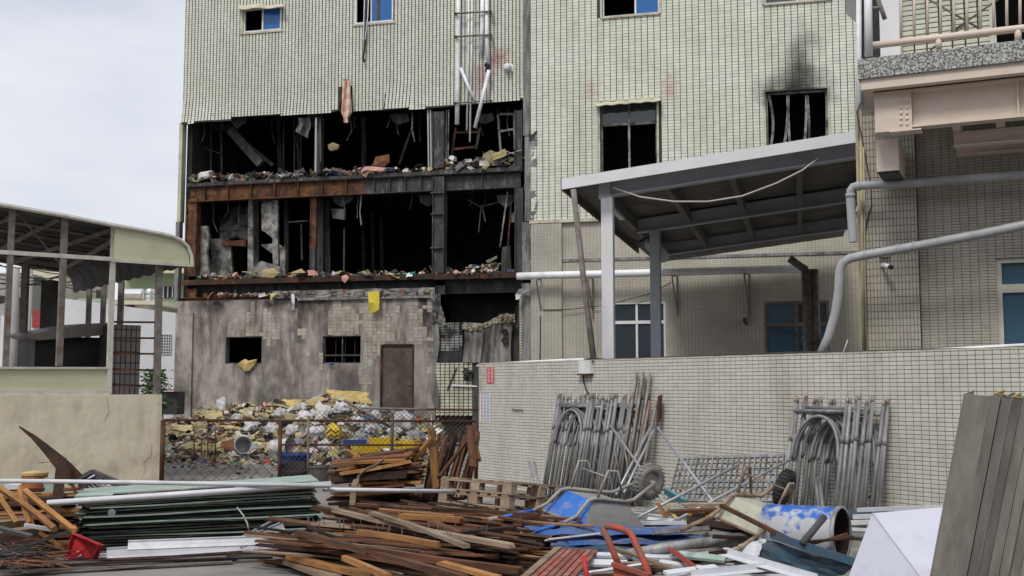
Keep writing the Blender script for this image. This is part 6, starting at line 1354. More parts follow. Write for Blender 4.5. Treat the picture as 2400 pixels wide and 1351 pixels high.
pk(1200, 1240, .42, 1060, 1256, .42, .09, .05, 'wood_dark', 'dark board under the wheelbarrow handles'); pk(1110, 1262, .40, 1010, 1225, .45, .07, .03, 'wood_brown', 'brown lath end under the longest plank')
rn = MB()                                             # nails
for k in range(60):
    p = SC0 + EE * rt.uniform(-.8, .9) + DD * rt.uniform(-.9, 1.0); p.z = .40; q = Vector((rt.gauss(0, .3), rt.gauss(0, .3), 1)).normalized(); rn.tube([p, p + q * .10], .004, 4)
tag(rn.build('nail_scatter', 'dirty_steel'), 'bent steel nails bristling from the timber stack', 'nails', kind='stuff')

# ================================================================== stack of pallets
def pallet(c, ax, label):
    """c: centre of base; ax = (along, across, up)"""
    X, Yv, Z = ax; o = thing('wooden_pallet', c, label, 'pallet', 'stacked wooden pallets'); L, W = 1.1, 1.05
    def bx(nm, p, s, m='wood_pallet'):
        mb = MB(); mb.box(c + X * p[0] + Yv * p[1] + Z * p[2], s, ax); mb.build(nm, m, o)
    for k in range(7): bx('deck_board', ((k - 3) * L / 6.9, 0, .132), (.1, W, .02))
    for y in (-1, 0, 1): bx('stringer_board', (0, y * (W / 2 - .05), .111), (L, .095, .02))
    for y in (-1, 0, 1):
        for x in (-1, 0, 1): bx('block', (x * (L / 2 - .07), y * (W / 2 - .05), .06), (.13, .094, .08))
        bx('bottom_board', (0, y * (W / 2 - .05), .01), (L, .09, .018))
corner = gz(1190, 1226, .30)
PX = Vector((.74, -.67, 0)).normalized(); PY = Vector((.67, .74, -.12)).normalized(); PZ = PX.cross(PY).normalized()
for k, lab in enumerate(('lowest wooden pallet of the stack on the timber', 'middle wooden pallet of the stack', 'topmost weathered wooden pallet of the stack')):
    c = corner - PX * .55 + PY * .52 + PZ * (.148 * k) + PX * rt.uniform(-.03, .03)
    pallet(c, (PX, PY, PZ), lab)

# ================================================================== stack of green sheets
M('sheet_green', (0.05, 0.062, 0.048), (0.03, 0.034, 0.027), scale=6, rough=0.7, bump=0.15, var=0.6, dirt=(0.20, 0.27, 0.22), dscale=5, damt=0.5, dlo=0.55, dhi=0.75)
M('sheet_pale', (0.38, 0.47, 0.42), (0.25, 0.34, 0.30), scale=5, rough=0.6, bump=0.1, var=0.2)
M('steel_white', (0.66, 0.68, 0.72), (0.56, 0.58, 0.62), scale=4, rough=0.45, bump=0.05, dirt=(0.3, 0.28, 0.26), dscale=3, damt=0.5, dlo=0.55, dhi=0.75)
gA, gB = gz(186, 1292, 0), gz(742, 1272, 0); GX = (gB - gA); GL = GX.length; GX.normalize(); GY = Vector((-GX.y, GX.x, 0))
for k in range(30):
    z = .02 + .0195 * k; pale = (k in (29, 28, 22, 13, 6) or rt.random() < .1); off = rt.uniform(-.07, .07); yaw = rt.gauss(0, .012); ln = GL + rt.uniform(-.12, .06)
    X = Matrix.Rotation(yaw, 3, 'Z') @ GX; Yv = Vector((-X.y, X.x, 0)); c = gA + GX * (GL / 2 + off) + GY * (.42 + rt.uniform(-.025, .025)); ph = rt.uniform(0, 6); up = .1 * (k / 30)
    mb = MB(); mb.slab(lambda u, v: c + X * ((u - .5) * ln) + Yv * ((v - .5) * .84) + Vector((0, 0, z + .006 * math.sin(u * 7 + ph) + up * u)), 10, 2, .014, nrm=(0, 0, 1))
    tag(mb.build('green_sheet', 'sheet_pale' if pale else 'sheet_green'), 'pale-edged green sheet in the stack of panels' if pale else 'dark green weathered sheet in the stack of panels', 'sheet', 'green sheets in the stack')
def rod(pts, r, mat, label, cat='pole', name='pole', seg=8, group=None):
    mb = MB(); mb.tube(pts, r, seg); return tag(mb.build(name, mat, smooth=True), label, cat, group)
rod([gz(-40, 1127, .80), gz(300, 1131, .80), gz(776, 1139, .76)], .022, 'steel_white', 'long white pole lying across behind the green stack'); rod([gz(110, 1180, .64), gz(776, 1135, .76)], .03, 'steel_white', 'white square pole lying along the top edge of the green stack', seg=4)
rod([gz(765, 1148, .7), gz(1132, 1153, .55)], .022, 'steel_white', 'white pole reaching from the green stack to the pallets')
for k, (a, b, w, m, lab) in enumerate((((300, 1278, .22), (702, 1263, .22), .10, 'steel_white', 'flat white steel panel leaning on the green stack'), ((250, 1298, .10), (706, 1268, .12), .13, 'steel_white', 'lower white steel panel before the green stack'), ((225, 1306, .06), (300, 1300, .06), .06, 'steel_white', 'short white strip beside the red dustpan'), ((560, 1275, .16), (664, 1232, .30), .10, 'pvc_grey', 'grey gutter piece slanting up over the white panels'))):
    A, B = gz(*a), gz(*b); mb = MB(); d = (B - A).normalized(); sd = d.cross(Vector((0, 0, 1))).normalized()
    mb.slab(lambda u, v: A.lerp(B, u) + (sd * .5 + Vector((0, 0, -.85))).normalized() * ((v - .5) * w) * (-1) + sd * (.02 * (1 if v in (0, 1) else 0)), 6, 4, .012); tag(mb.build('metal_sheet' if k < 3 else 'gutter', m), lab, 'panel' if k < 3 else 'gutter')
rod([gz(546, 1270, .2), gz(654, 1213, .35)], .012, 'pvc_grey', 'thin grey rod above the slanting gutter', 'rod', 'rod', 6); rod([gz(556, 1190, .5), gz(570, 1208, .44), gz(580, 1228, .38), gz(584, 1246, .3)], .008, 'wire_light', 'white string hanging over the green stack', 'string', 'string', 5)
mb = MB(); c = gz(262, 1202, .42); mb.lathe([(0, 0), (.035, 0), (.04, .012), (0, .016)], c, Vector((0.2, -1, 0.1)), 12); tag(mb.build('white_button', 'steel_white'), 'small white plastic cap stuck on the green stack', 'cap')
mb = MB(); mb.box(gz(222, 1163, .62), (.36, .3, .04), (GX, GY, Vector((0, 0, 1)))); tag(mb.build('pale_board', 'sheet_pale'), 'pale mint board at the end of the green stack top', 'board')
for k in range(4):
    x = 300 + 55 * k; a, b = gz(x, 1158 - 3 * k, .62), gz(x + 250, 1140 - k, .70)
    rod([a, b], .014, 'dirty_steel', 'thin grey steel bar on top of the green stack', 'bar', 'steel_bar', 5, 'grey bars on the green stack')
# flat bars along the ground before the stack
for k in range(22):
    t = k / 21; y0 = 1300 + 44 * t + rt.uniform(-4, 4); y1 = 1284 + 22 * t + rt.uniform(-8, 8); x1 = rt.uniform(430, 745) - 260 * t * rt.random(); x0 = rt.uniform(-60, 60)
    board3(gz(x0, y0, rt.uniform(.02, .07)), gz(x1, y1 + (745 - x1) * .03, rt.uniform(.015, .05)), rt.uniform(.04, .09), .014, rt.choices(['rust_dark', 'dirty_steel', 'wood_dark', 'rust'], (3, 3, 2, .7))[0], 'long flat @ bar on the ground before the green stack', 'bar', 'flat bars before the green stack', 'flat_bar', roll=rt.uniform(-.1, .1))
# red dustpan
o = thing('dustpan', gz(195, 1318, 0), 'red plastic dustpan leaning on the end of the green stack', 'dustpan')
Q = [gz(179, 1252, .28), gz(241, 1278, .22), gz(223, 1318, .02), gz(159, 1314, .02)]
nq = (Q[1] - Q[0]).cross(Q[3] - Q[0]).normalized(); nq = nq if nq.y < 0 else -nq
mb = MB(); mb.slab(lambda u, v: Q[0].lerp(Q[1], u).lerp(Q[3].lerp(Q[2], u), v), 1, 1, .008, nrm=nq); mb.build('pan', 'plastic_red', o)
for a, b in ((0, 1), (1, 2), (0, 3)):
    mb = MB(); mb.beam(Q[a] + nq * .02, Q[b] + nq * .02, .05, .012, up=nq, roll=math.pi / 2); mb.build('lip', 'plastic_red', o)
c1 = Q[0].lerp(Q[1], .62).lerp(Q[3].lerp(Q[2], .6), .42); mb = MB(); mb.beam(c1 + nq * .03, c1 + nq * .12 + Vector((-.13, 0, -.13)), .03, .03); mb.build('handle', 'plastic_red', o)
mb = MB(); c2 = Q[0].lerp(Q[1], .35).lerp(Q[3].lerp(Q[2], .35), .68); mb.box(c2 + nq * .007, (.05, .004, .05)); mb.build('sticker', 'poster_white', o)

# ================================================================== scrap at the other end of the green stack
LBL = '@ board in the scrap pile before the stucco wall'
for k in range(95):
    z = rt.uniform(.03, .56); x0 = rt.uniform(-90, 30); x1 = x0 + rt.uniform(130, 230); y = 1300 - z * 250 + rt.uniform(-14, 14)
    if x1 > 182: x1 = 182
    board3(gz(x0, y + 6, z), gz(x1, y - rt.uniform(0, 14), z + rt.uniform(-.03, .05)), rt.uniform(.06, .14), rt.uniform(.02, .04), rt.choices(['wood_brown', 'rust', 'wood_orange', 'wood_dark'], (3, 1.5, 1.6, 2))[0], LBL, 'board', 'boards in the scrap pile', 'board', roll=rt.gauss(0, .2))
for a, b, w, m, lab in (((0, 1145, .75), (128, 1240, .45), .055, 'wood_orange', 'orange stick sloping towards the dark steel plate'), ((49, 1146, .75), (72, 1230, .45), .06, 'wood_orange', 'steep orange stick by the round orange drum'), ((61, 1152, .74), (172, 1242, .42), .045, 'wood_orange', 'long thin orange stick ending at the green sheets'), ((-6, 1160, .7), (40, 1227, .45), .07, 'wood_orange', 'broad orange stick at the edge of the scrap pile'),
                        ((60, 1230, .4), (150, 1290, .1), .05, 'wood_orange', 'low orange stick under the dark steel plate'), ((-30, 1238, .4), (57, 1232, .4), .13, 'wood_grey', 'pale sawn plank on the scrap pile'), ((-30, 1262, .36), (87, 1246, .36), .12, 'wood_grey', 'second pale sawn plank with bright end grain'), ((-20, 1234, .48), (75, 1258, .42), .035, 'dark_steel', 'dark round tube lying over the pale planks'),
                        ((58, 1231, .48), (120, 1242, .42), .03, 'steel_white', 'light grey tube end behind the pale planks'), ((-10, 1300, .3), (165, 1245, .36), .03, 'dark_steel', 'bent black bar over the scrap pile')):
    board3(gz(*a), gz(*b), w, min(w, .045), m, lab, 'stick' if 'stick' in lab else ('plank' if 'plank' in lab else 'bar'), name='stick' if 'stick' in lab else ('plank' if 'plank' in lab else 'steel_bar'), up=Vector((0, -1, .3)))
mb = MB(); cs = [(45, 1000, 12.6), (80, 1026, 12.5), (112, 1056, 12.4), (139, 1083, 12.3), (158, 1104, 12.25), (178, 1126, 12.2)]
C = [at(*p) for p in cs]; wd = [.01, .05, .09, .13, .15, .16]
mb.slab(lambda u, v: (lambda i, t: C[i].lerp(C[i + 1], t) + Vector(((u - .5), -.4 * (u - .5), .75 * (u - .5))) * (wd[i] * (1 - t) + wd[i + 1] * t))(min(int(v * 5), 4), v * 5 - min(int(v * 5), 4)), 2, 15, .012); tag(mb.build('bent_steel_strip', 'rust_dark'), 'dark pointed steel strip bent up against the stucco wall', 'strip')
board3(at(145, 1074, 12.1), at(122, 1278, 11.6), .10, .02, 'rust_dark', 'dark brown steel plate standing across the orange sticks', 'plate', name='steel_plate', up=Vector((0, -1, 0))); board3(at(160, 1110, 12.4), at(182, 1170, 12.0), .10, .02, 'rust_dark', 'short brown steel plate under the bent strip', 'plate', name='steel_plate', up=Vector((0, -1, 0)))
M('drum_orange', (0.38, 0.14, 0.055), (0.26, 0.09, 0.04), scale=5, rough=0.6, bump=0.1)
o = thing('metal_drum', at(80, 1152, 13.2), 'orange-brown round drum with yellow lid in the scrap pile', 'drum')
a = at(80, 1152, 13.2); mb = MB(); mb.lathe([(0, 0), (.135, 0), (.145, .02), (.14, .1), (.145, .19), (.14, .2)], a, seg=20); mb.build('body', 'drum_orange', o)
mb = MB(); mb.lathe([(.15, .19), (.15, .22), (.06, .235), (0, .235)], a, seg=20); mb.build('lid', 'foam_yellow', o)
mb = MB(); mb.lathe([(0, -.75), (.12, -.75), (.13, -.002)], a, seg=12); mb.build('pedestal', 'rust_dark', o)
mb = MB(); mb.box(at(127, 1140, 13.0) - Vector((0, 0, .2)), (.16, .2, .6)); tag(mb.build('tin_box', 'sheet_pale'), 'pale blue-green tin box beside the orange drum', 'box')
mb = MB(); mb.box(at(38, 1145, 13.4) - Vector((0, 0, .25)), (.18, .2, .6)); tag(mb.build('paint_tin', 'steel_white'), 'white tin behind the orange sticks', 'tin')
o = thing('steel_rack', at(240, 1145, 13.2), 'dark steel rack with parallel rungs behind the green stack', 'rack')
for a, b in (((178, 1128), (218, 1106)), ((218, 1106), (312, 1146)), ((188, 1140), (236, 1116)), ((236, 1116), (290, 1146))):
    mb = MB(); mb.beam(at(*a, 13.4), at(*b, 13.0), .05, .05); mb.build('rail', 'dark_steel', o)
for t in (0, .2, .4, .6, .8):
    mb = MB(); p = at(182 + 36 * t, 1126 - 20 * t, 13.38); mb.beam(p, p + Vector((.34, -.3, -.13)), .022, .02); mb.build('rung', 'steel_white' if t > .5 else 'dirty_steel', o)
for x in (200, 280):
    mb = MB(); p = at(x, 1140, 13.1); mb.beam(Vector((p.x, p.y, 0)), p, .05, .05); mb.build('leg', 'dark_steel', o)
mb = MB()
for k in range(260):
    x, y = rt.uniform(-40, 130), rt.uniform(1275, 1325); p = gz(x, y, rt.uniform(.02, .22)); q = Vector((rt.gauss(0, .16), rt.gauss(0, .08), rt.gauss(0, .03))); mb.tube([p - q, p + Vector((0, 0, rt.uniform(0, .03))), p + q], rt.uniform(.003, .009), 4, mi=rt.choices((3, 4, 5), (2, 5, 3))[0])
tag(mb.build('debris', DEB), 'dark tangled rods and chips at the foot of the scrap pile', 'debris', kind='stuff')
# ================================================================== scaffold frames leaning on the wall
M('galv', (0.30, 0.305, 0.305), (0.17, 0.174, 0.178), scale=6, stretch=(2, 2, .5), rough=0.55, metal=0.25, bump=0.12, var=0.28, dirt=(0.12, 0.10, 0.085), dscale=5, damt=0.7, dlo=0.5, dhi=0.7)
M('galv_rusty', (0.34, 0.33, 0.31), (0.20, 0.17, 0.15), scale=6, rough=0.6, metal=0.15, bump=0.15, dirt=(0.22, 0.085, 0.035), dscale=4, damt=0.85, dlo=0.5, dhi=0.66)
M('tube_clean', (0.42, 0.45, 0.48), (0.33, 0.35, 0.37), scale=4, rough=0.4, metal=0.4, bump=0.05)
def scaffold_frame(u0, w, h, nb, lean, label, group):
    """portal frame standing at wall coordinate u0.., foot n=nb, leaning so that its top is nb-lean"""
    P = lambda u, z: WP.pt(u, z, nb - lean * z / h)
    o = thing('scaffold_arch', P(u0 + w / 2, 0), label, 'scaffold frame', group); R = .0238
    for u in (u0, u0 + w):
        mb = MB(); mb.tube([P(u, 0), P(u, h)], R, 8); lg = mb.build('leg', 'galv', o, True)
        mb = MB(); mb.tube([P(u, h), P(u, h + .075)], R * .8, 8); mb.build('spigot', 'galv_rusty', lg, True)
        mb = MB(); mb.tube([P(u, h * .70), P(u, h * .76)], R * 1.12, 8); mb.build('lock_sleeve', 'galv', lg, True)
    mb = MB(); mb.tube([P(u0, h - .10), P(u0 + w, h - .10)], R, 8); mb.build('top_bar', 'galv', o, True)
    pts = [P(u0 + .03, h * .56)] + [P(u0 + w / 2 - (w / 2 - .045) * math.cos(t), h * .60 + (h * .30) * math.sin(t)) for t in [math.pi * k / 14 for k in range(15)]] + [P(u0 + w - .03, h * .56)]
    mb = MB(); mb.tube(pts, .021, 8); mb.build('arch', 'galv', o, True)
    return o
def copy_tree(o, shift, label, parent=None):
    c = o.copy(); COL.objects.link(c); c.parent = parent
    if parent is None: c.location = Vector(o.location) + shift; c['label'] = label
    for ch in list(o.children): copy_tree(ch, shift, label, c)
    return c
def frame_stack(px_front, w, n_front, count, du, label_first, label_rest, group, h=1.56):
    u = WP.moved(n_front).uz(px_front, 1100)[0]
    first = scaffold_frame(u, w, h, n_front, .34, label_first, group); rng = random.Random(count); s = 0.0; nn_ = 0.0
    for k in range(1, count):
        s += du * rng.uniform(.7, 1.3); nn_ -= (n_front - .38) / count
        c = copy_tree(first, WP.u * s + WP.n * nn_ + Vector((0, 0, rng.uniform(-.05, .03))), label_rest)
        c.rotation_euler = (rng.uniform(-.02, .02), rng.uniform(-.02, .02), rng.uniform(-.035, .035))
frame_stack(1268, .74, .88, 17, .046, 'foremost arched scaffold frame of the long row by the wall', 'galvanised arched scaffold frame in the long row beside the pallets', 'scaffold frames in the long row')
frame_stack(1824, .76, .80, 10, .034, 'foremost arched scaffold frame of the short row behind the blue drum', 'galvanised arched scaffold frame in the short row behind the blue drum', 'scaffold frames in the short row')
rs = random.Random(17)
for k in range(11):                                   # tall tubes
    u = WP.uz(1500 + 5 * k, 1000)[0]; n = .16 + .05 * (k % 3); zt = 1.98 - .05 * rs.random() if k < 7 else 1.55
    rod([WP.pt(u - .10, 0, n + .22), WP.pt(u + .02, zt, n - .1)], .021, rs.choice(['galv', 'galv', 'galv_rusty']), 'tall galvanised tube bundled beside the scaffold frames', 'tube', 'scaffold_tube', 8, 'tall tubes by the wall')
mb = MB(); P_ = [WP.pp(1543, 930, .1), WP.pp(1551, 925, .1), WP.pp(1548, 985, .12), WP.pp(1540, 990, .12)]; mb.slab(lambda u, v: P_[0].lerp(P_[1], u).lerp(P_[3].lerp(P_[2], u), v), 1, 1, .03); tag(mb.build('rusty_plate', 'rust'), 'rusty plate end sticking up beside the tall tubes', 'plate')
for k, (x0, y0, x1, y1) in enumerate(((1240, 1082, 1256, 1150), (1252, 1084, 1270, 1150), (1912, 1120, 1925, 1190), (1920, 1118, 1934, 1190))):
    A, B = WP.pp(x0, y0, .75), WP.pp(x1, y1, .95); rod([A, Vector((B.x, B.y, max(.02, B.z - .3)))], .024, 'galv', ('short galvanised tube leaning behind the pallets' if k < 2 else 'short dark tube leaning inside the short frame row'), 'tube', 'scaffold_tube', 8, 'short leaning tubes ' + ('behind pallets' if k < 2 else 'in short row'))
# cross braces
for (x0, y0, Y0), (x1, y1, Y1), m, lab in (((1431, 998, 15.9), (1612, 1254, 12.2), 'tube_clean', 'long steel brace with yellowed foot crossing before the tall tubes'), ((1541, 1003, 15.2), (1694, 1207, 12.6), 'tube_clean', 'long steel brace slanting down before the deck panel'), ((1524, 1003, 15.2), (1444, 1160, 14.0), 'tube_clean', 'steel brace slanting towards the grey tyre'),
                                           ((1532, 1010, 15.0), (1462, 1156, 13.9), 'tube_clean', 'thinner steel brace beside the one slanting to the tyre'), ((1732, 1089, 13.4), (1498, 1212, 12.4), 'tube_clean', 'steel brace lying across the deck panel to the blue barrow'), ((1853, 1077, 13.2), (1588, 1218, 12.2), 'tube_clean', 'steel brace with flattened end resting on the frames'),
                                           ((1500, 1215, 12.4), (1420, 1240, 12.0), 'tube_clean', 'short steel tube end behind the blue barrow')):
    rod([at(x0, y0, Y0), at(x1, y1, Y1)], .017, m, lab, 'brace', 'steel_brace', 8)
rod([at(1560, 1180, 12.9), at(1612, 1256, 12.1)], .019, 'foam_yellow', 'yellow painted pole end among the splintered wood', 'pole', 'pole'); 
for k in range(5):
    x = 1640 - 14 * k; rod([WP.pp(1350 + 26 * k, 960 + 8 * k, .30), WP.pp(1392 + 22 * k, 1150, .6)], .012, 'galv_rusty', 'thin rusty rod among the scaffold frames', 'rod', 'rod', 6, 'thin rods by the frames')
# grated deck panel
o = thing('deck_panel', WP.pp(1700, 1170, .7), 'grey grated scaffold deck panel lying tilted by the wall', 'deck panel')
DQ = [WP.pp(1592, 1074, .42), WP.pp(1838, 1068, .42), WP.pp(1826, 1172, .95), WP.pp(1566, 1172, .95)]
def dq(u, v): return DQ[0].lerp(DQ[1], u).lerp(DQ[3].lerp(DQ[2], u), v)
dn = (DQ[1] - DQ[0]).cross(DQ[3] - DQ[0]).normalized()
for k in range(21):
    mb = MB(); mb.beam(dq(k / 20, 0), dq(k / 20, 1), .016, .03, up=dn); mb.build('bearer_bar', 'galv', o)
for k in range(8):
    v = k / 7; mb = MB(); mb.beam(dq(0, v) + dn * .004, dq(1, v) + dn * .004, .05 if k in (0, 4, 7) else .014, .022, up=dn); mb.build('cross_bar', 'galv' if k != 1 else 'galv_rusty', o)
for k in range(12):
    u, v = rs.uniform(.05, .95), rs.uniform(.05, .95); mb = MB(); p = dq(u, v) - dn * .03; mb.box(p, (.06, .05, .02)); mb.build('mortar_lump', 'd_tan', o)

# ================================================================== overturned wheelbarrows
M('barrow_blue', (0.03, 0.14, 0.52), (0.05, 0.18, 0.55), scale=4, rough=0.55, bump=0.08, dirt=(0.30, 0.285, 0.26), dscale=5, damt=0.8, dlo=0.53, dhi=0.7)
M('barrow_grey', (0.30, 0.29, 0.27), (0.24, 0.235, 0.225), scale=5, rough=0.85, bump=0.12, dirt=(0.06, 0.15, 0.42), dscale=2.6, damt=0.8, dlo=0.58, dhi=0.68)
M('barrow_green', (0.46, 0.46, 0.38), (0.38, 0.37, 0.30), scale=6, rough=0.85, bump=0.15, dirt=(0.10, 0.30, 0.14), dscale=7, damt=0.8, dlo=0.54, dhi=0.66)
M('dusty_tube', (0.36, 0.345, 0.31), (0.28, 0.26, 0.23), scale=6, rough=0.85, bump=0.15, dirt=(0.05, 0.14, 0.42), dscale=3, damt=0.6, dlo=0.56, dhi=0.68)
M('dusty_tyre', (0.27, 0.26, 0.235), (0.17, 0.165, 0.15), scale=7, rough=0.9, bump=0.3)
M('tyre_black', (0.022, 0.022, 0.023), (0.05, 0.048, 0.045), scale=7, rough=0.8, bump=0.2)
M('blue_paint', (0.035, 0.16, 0.55), (0.03, 0.12, 0.44), scale=4, rough=0.5, bump=0.05, dirt=(0.3, 0.3, 0.3), dscale=5, damt=0.5, dlo=0.55, dhi=0.7)
def barrow(org, fwd, side, up, label, m_tray, m_side, m_tube, m_grip, m_tyre, wheel_at=(.78, .30), sc=1.0, m_leg=None):
    """local coordinates of the barrow the right way up; up may point down (overturned)"""
    fwd, side, up = fwd.normalized(), side.normalized(), up.normalized()
    L = lambda x, y, z: org + (fwd * x + side * y + up * z) * sc
    o = thing('wheelbarrow', org, label, 'wheelbarrow')
    RW, BW = .33, .21
    rim = [(-.42, -RW), (.46, -RW * .9), (.46, RW * .9), (-.42, RW)]; bot = [(-.26, -BW), (.18, -BW), (.18, BW), (-.26, BW)]
    zr, zb = .60, .36
    for k in range(4):
        a, b = rim[k], rim[(k + 1) % 4]; c, d = bot[(k + 1) % 4], bot[k]
        mb = MB(); P = [L(*a, zr), L(*b, zr), L(*c, zb), L(*d, zb)]
        mb.slab(lambda u, v: P[0].lerp(P[1], u).lerp(P[3].lerp(P[2], u), v) + up * (-.02 * math.sin(math.pi * u) * math.sin(math.pi * v)), 6, 4, .006); mb.build('tray_side', m_side if k in (0, 2) else m_tray, o)
    mb = MB(); P = [L(*q, zb) for q in bot]; mb.slab(lambda u, v: P[0].lerp(P[1], u).lerp(P[3].lerp(P[2], u), v), 3, 3, .006); mb.build('tray_bottom', m_side, o)
    mb = MB(); mb.tube([L(*q, zr) for q in rim], .012, 6, closed=True); mb.build('rim', m_tube, o)
    wx, wz = wheel_at
    for s in (-1, 1):
        mb = MB(); pts = [L(-.62, s * .25, .60), L(-.46, s * .25, .52), L(-.33, s * .23, .36), L(-.24, s * .22, .335), L(.16, s * .215, .335), L(.30, s * .17, .32), L(wx, s * .085, wz)]
        mb.tube(pts, .019, 8); h = mb.build('handle_tube', m_tube, o, True)
        mb = MB(); mb.tube([L(-.60, s * .25, .592), L(-.98, s * .27, .70)], .019, 8); mb.build('handle_shaft', m_grip, h, True)
        mb = MB(); mb.tube([L(-.96, s * .268, .695), L(-1.10, s * .275, .725)], .024, 8); mb.build('grip', m_tube, h, True)
        mb = MB(); mb.tube([L(-.22, s * .22, .33), L(-.16, s * .24, .05), L(-.06, s * .24, .04), L(.14, s * .215, .33)], .014, 8); mb.build('leg', m_leg or m_tube, o, True)
    mb = MB(); mb.tube([L(-.10, -.24, .12), L(-.10, .24, .12)], .008, 6); mb.build('leg_tie', m_tube, o, True)
    ax = side; c = L(wx, 0, wz); mb = MB(); R, r = .19 * sc, .055 * sc
    mb.lathe([(R - r + r * math.cos(t), r * 1.1 * math.sin(t)) for t in [2 * math.pi * k / 10 for k in range(11)]], c, ax, 26); w = mb.build('wheel', m_tyre, o, True)
    mb = MB(); mb.lathe([(0, -.03 * sc), (.1 * sc, -.03 * sc), (.11 * sc, 0), (.1 * sc, .03 * sc), (0, .03 * sc)], c, ax, 18); mb.build('rim_disc', m_tube, w)
    mb = MB(); mb.tube([c - ax * .09 * sc, c + ax * .09 * sc], .02 * sc, 8); mb.build('hub', m_tube, w, True)
    mb = MB()
    for k in range(26):
        t = 2 * math.pi * k / 26; a = ax.cross(Vector((0, 0, 1))); a = a.normalized() if a.length > .05 else Vector((1, 0, 0)); b = ax.cross(a); d = a * math.cos(t) + b * math.sin(t); mb.box(c + d * R, (.012 * sc, .08 * sc, .016 * sc), (d, ax, d.cross(ax)))
    mb.build('tread', m_tyre, w)
    return o
fw = Vector((.80, .57, -.13)); up_ = Vector((.05, .22, -1)); up_ = (up_ - fw.normalized() * up_.dot(fw.normalized())); sd = up_.cross(fw)
B0 = gz(1395, 1222, .40)
barrow(B0 - up_.normalized() * .60 * 1.0, fw, sd, up_, 'overturned blue and grey wheelbarrow with dusty tyre lying on blue sheets', 'barrow_blue', 'barrow_grey', 'dusty_tube', 'blue_paint', 'dusty_tyre', wheel_at=(.62, .14))
fw = Vector((.55, .80, -.1)); up_ = Vector((-.25, .2, -1)); up_ = (up_ - fw.normalized() * up_.dot(fw.normalized())); sd = up_.cross(fw)
B1 = gz(1768, 1252, .42)
barrow(B1 - up_.normalized() * .6, fw, sd, up_, 'overturned cream and green mortar-stained wheelbarrow with rusty rim', 'barrow_green', 'barrow_green', 'wood_grey', 'wood_grey', 'tyre_black', wheel_at=(.40, .16), sc=.9)

# blue bent sheets under the barrow
M('sheet_blue', (0.035, 0.115, 0.36), (0.03, 0.09, 0.28), scale=3, rough=0.5, bump=0.05, dirt=(0.16, 0.17, 0.19), dscale=4, damt=0.8, dlo=0.45, dhi=0.65)
M('sheet_teal', (0.035, 0.075, 0.11), (0.025, 0.05, 0.075), scale=3, rough=0.5, bump=0.05, dirt=(0.12, 0.14, 0.15), dscale=3, damt=0.5)
def crumple(pts, mat, label, name, cat, th=.008, rib=0.03, ribs=5, seed=1, nu=24, nv=8):
    """sheet over four corner points (a,b,c,d) with folds"""
    a, b, c, d = [Vector(p) for p in pts]; nr = (b - a).cross(d - a).normalized(); mb = MB()
    mb.slab(lambda u, v: a.lerp(b, u).lerp(d.lerp(c, u), v) + nr * (rib * math.cos(ribs * 2 * math.pi * v) * .5 + .05 * fbm((u * 3, v * 2, seed), 1.0, 2)), nu, nv, th); return tag(mb.build(name, mat), label, cat)
crumple((gz(1218, 1228, .40), gz(1640, 1236, .36), gz(1610, 1250, .36), gz(1240, 1250, .39)), 'sheet_blue', 'upper blue ribbed metal sheet under the overturned barrow', 'metal_sheet', 'metal sheet', seed=2, ribs=3, nv=12)
crumple((gz(1300, 1258, .34), gz(1648, 1252, .32), gz(1620, 1272, .27), gz(1290, 1276, .29)), 'sheet_blue', 'lower blue metal sheet with curled edge below the barrow', 'metal_sheet', 'metal sheet', seed=5, ribs=2, nv=12)
crumple((gz(1290, 1285, .25), gz(1590, 1280, .25), gz(1560, 1310, .2), gz(1300, 1312, .2)), 'sheet_teal', 'dark sheet wedged beneath the blue sheets', 'metal_sheet', 'metal sheet', seed=6)
for k in range(7):
    x = 1290 + 40 * k; board3(gz(x, 1300 + rs.uniform(-10, 10), .12), gz(x + rs.uniform(90, 200), 1290 + rs.uniform(-16, 16), .14), .12, .05, rs.choice(['wood_dark', 'wood_dark', 'rust_dark']), '@ timber packed beneath the blue metal sheets', 'board', 'timber beneath the blue sheets', 'board')

# ================================================================== blue drum, channels and white cover pieces
o = thing('steel_barrel', gz(1905, 1300, .2), 'dented blue and white steel barrel lying on its side with open end', 'barrel')
dc = at(1972, 1252, 9.6); ax = Vector((-.86, .62, -.02)).normalized(); R = .225
M('barrel_paint', (0.47, 0.49, 0.53), (0.38, 0.40, 0.43), scale=5, rough=0.5, bump=0.08, dirt=(0.22, 0.21, 0.2), dscale=6, damt=0.6, dlo=0.55, dhi=0.72)
mb = MB(); mb.lathe([(R, 0), (R, .2), (R * 1.03, .22), (R, .24), (R, .42), (R * 1.03, .44), (R, .46), (R, .66), (0, .66)], dc, ax, 28); mb.build('shell', 'barrel_paint', o, True)
bs = [(dc + ax * (.15 + .17 * k) + Vector((0, -.05, R * .95)), (.36, .5, .42), (0.03, 0.12, 0.45), 1.0) for k in range(4)] + [(dc + ax * .1 + Vector((-.02, -R * .9, -.1)), (.14, .4, .14), (0.03, 0.1, 0.4), .9)]
stain(MATS['barrel_paint'], bs, 11.0, .95, 1.2)
mb = MB(); mb.lathe([(R * .97, .002), (R * .97, .64), (0, .64)], dc, ax, 28); mb.build('inside', 'wood_dark', o, True)
mb = MB(); mb.lathe([(R * .96, -.012), (R * 1.05, -.012), (R * 1.05, .02), (R * .99, .02)], dc, ax, 28); mb.build('rim', 'galv', o, True)
for k in range(3):
    rod([at(1880, 1282 - 6 * k, 9.2), at(1985 + 12 * k, 1252 + 5 * k, 9.45 - .02 * k)], .012, 'rust', 'thin rusty bar poking into the open barrel', 'bar', 'steel_bar', 6, 'rusty bars in the barrel')
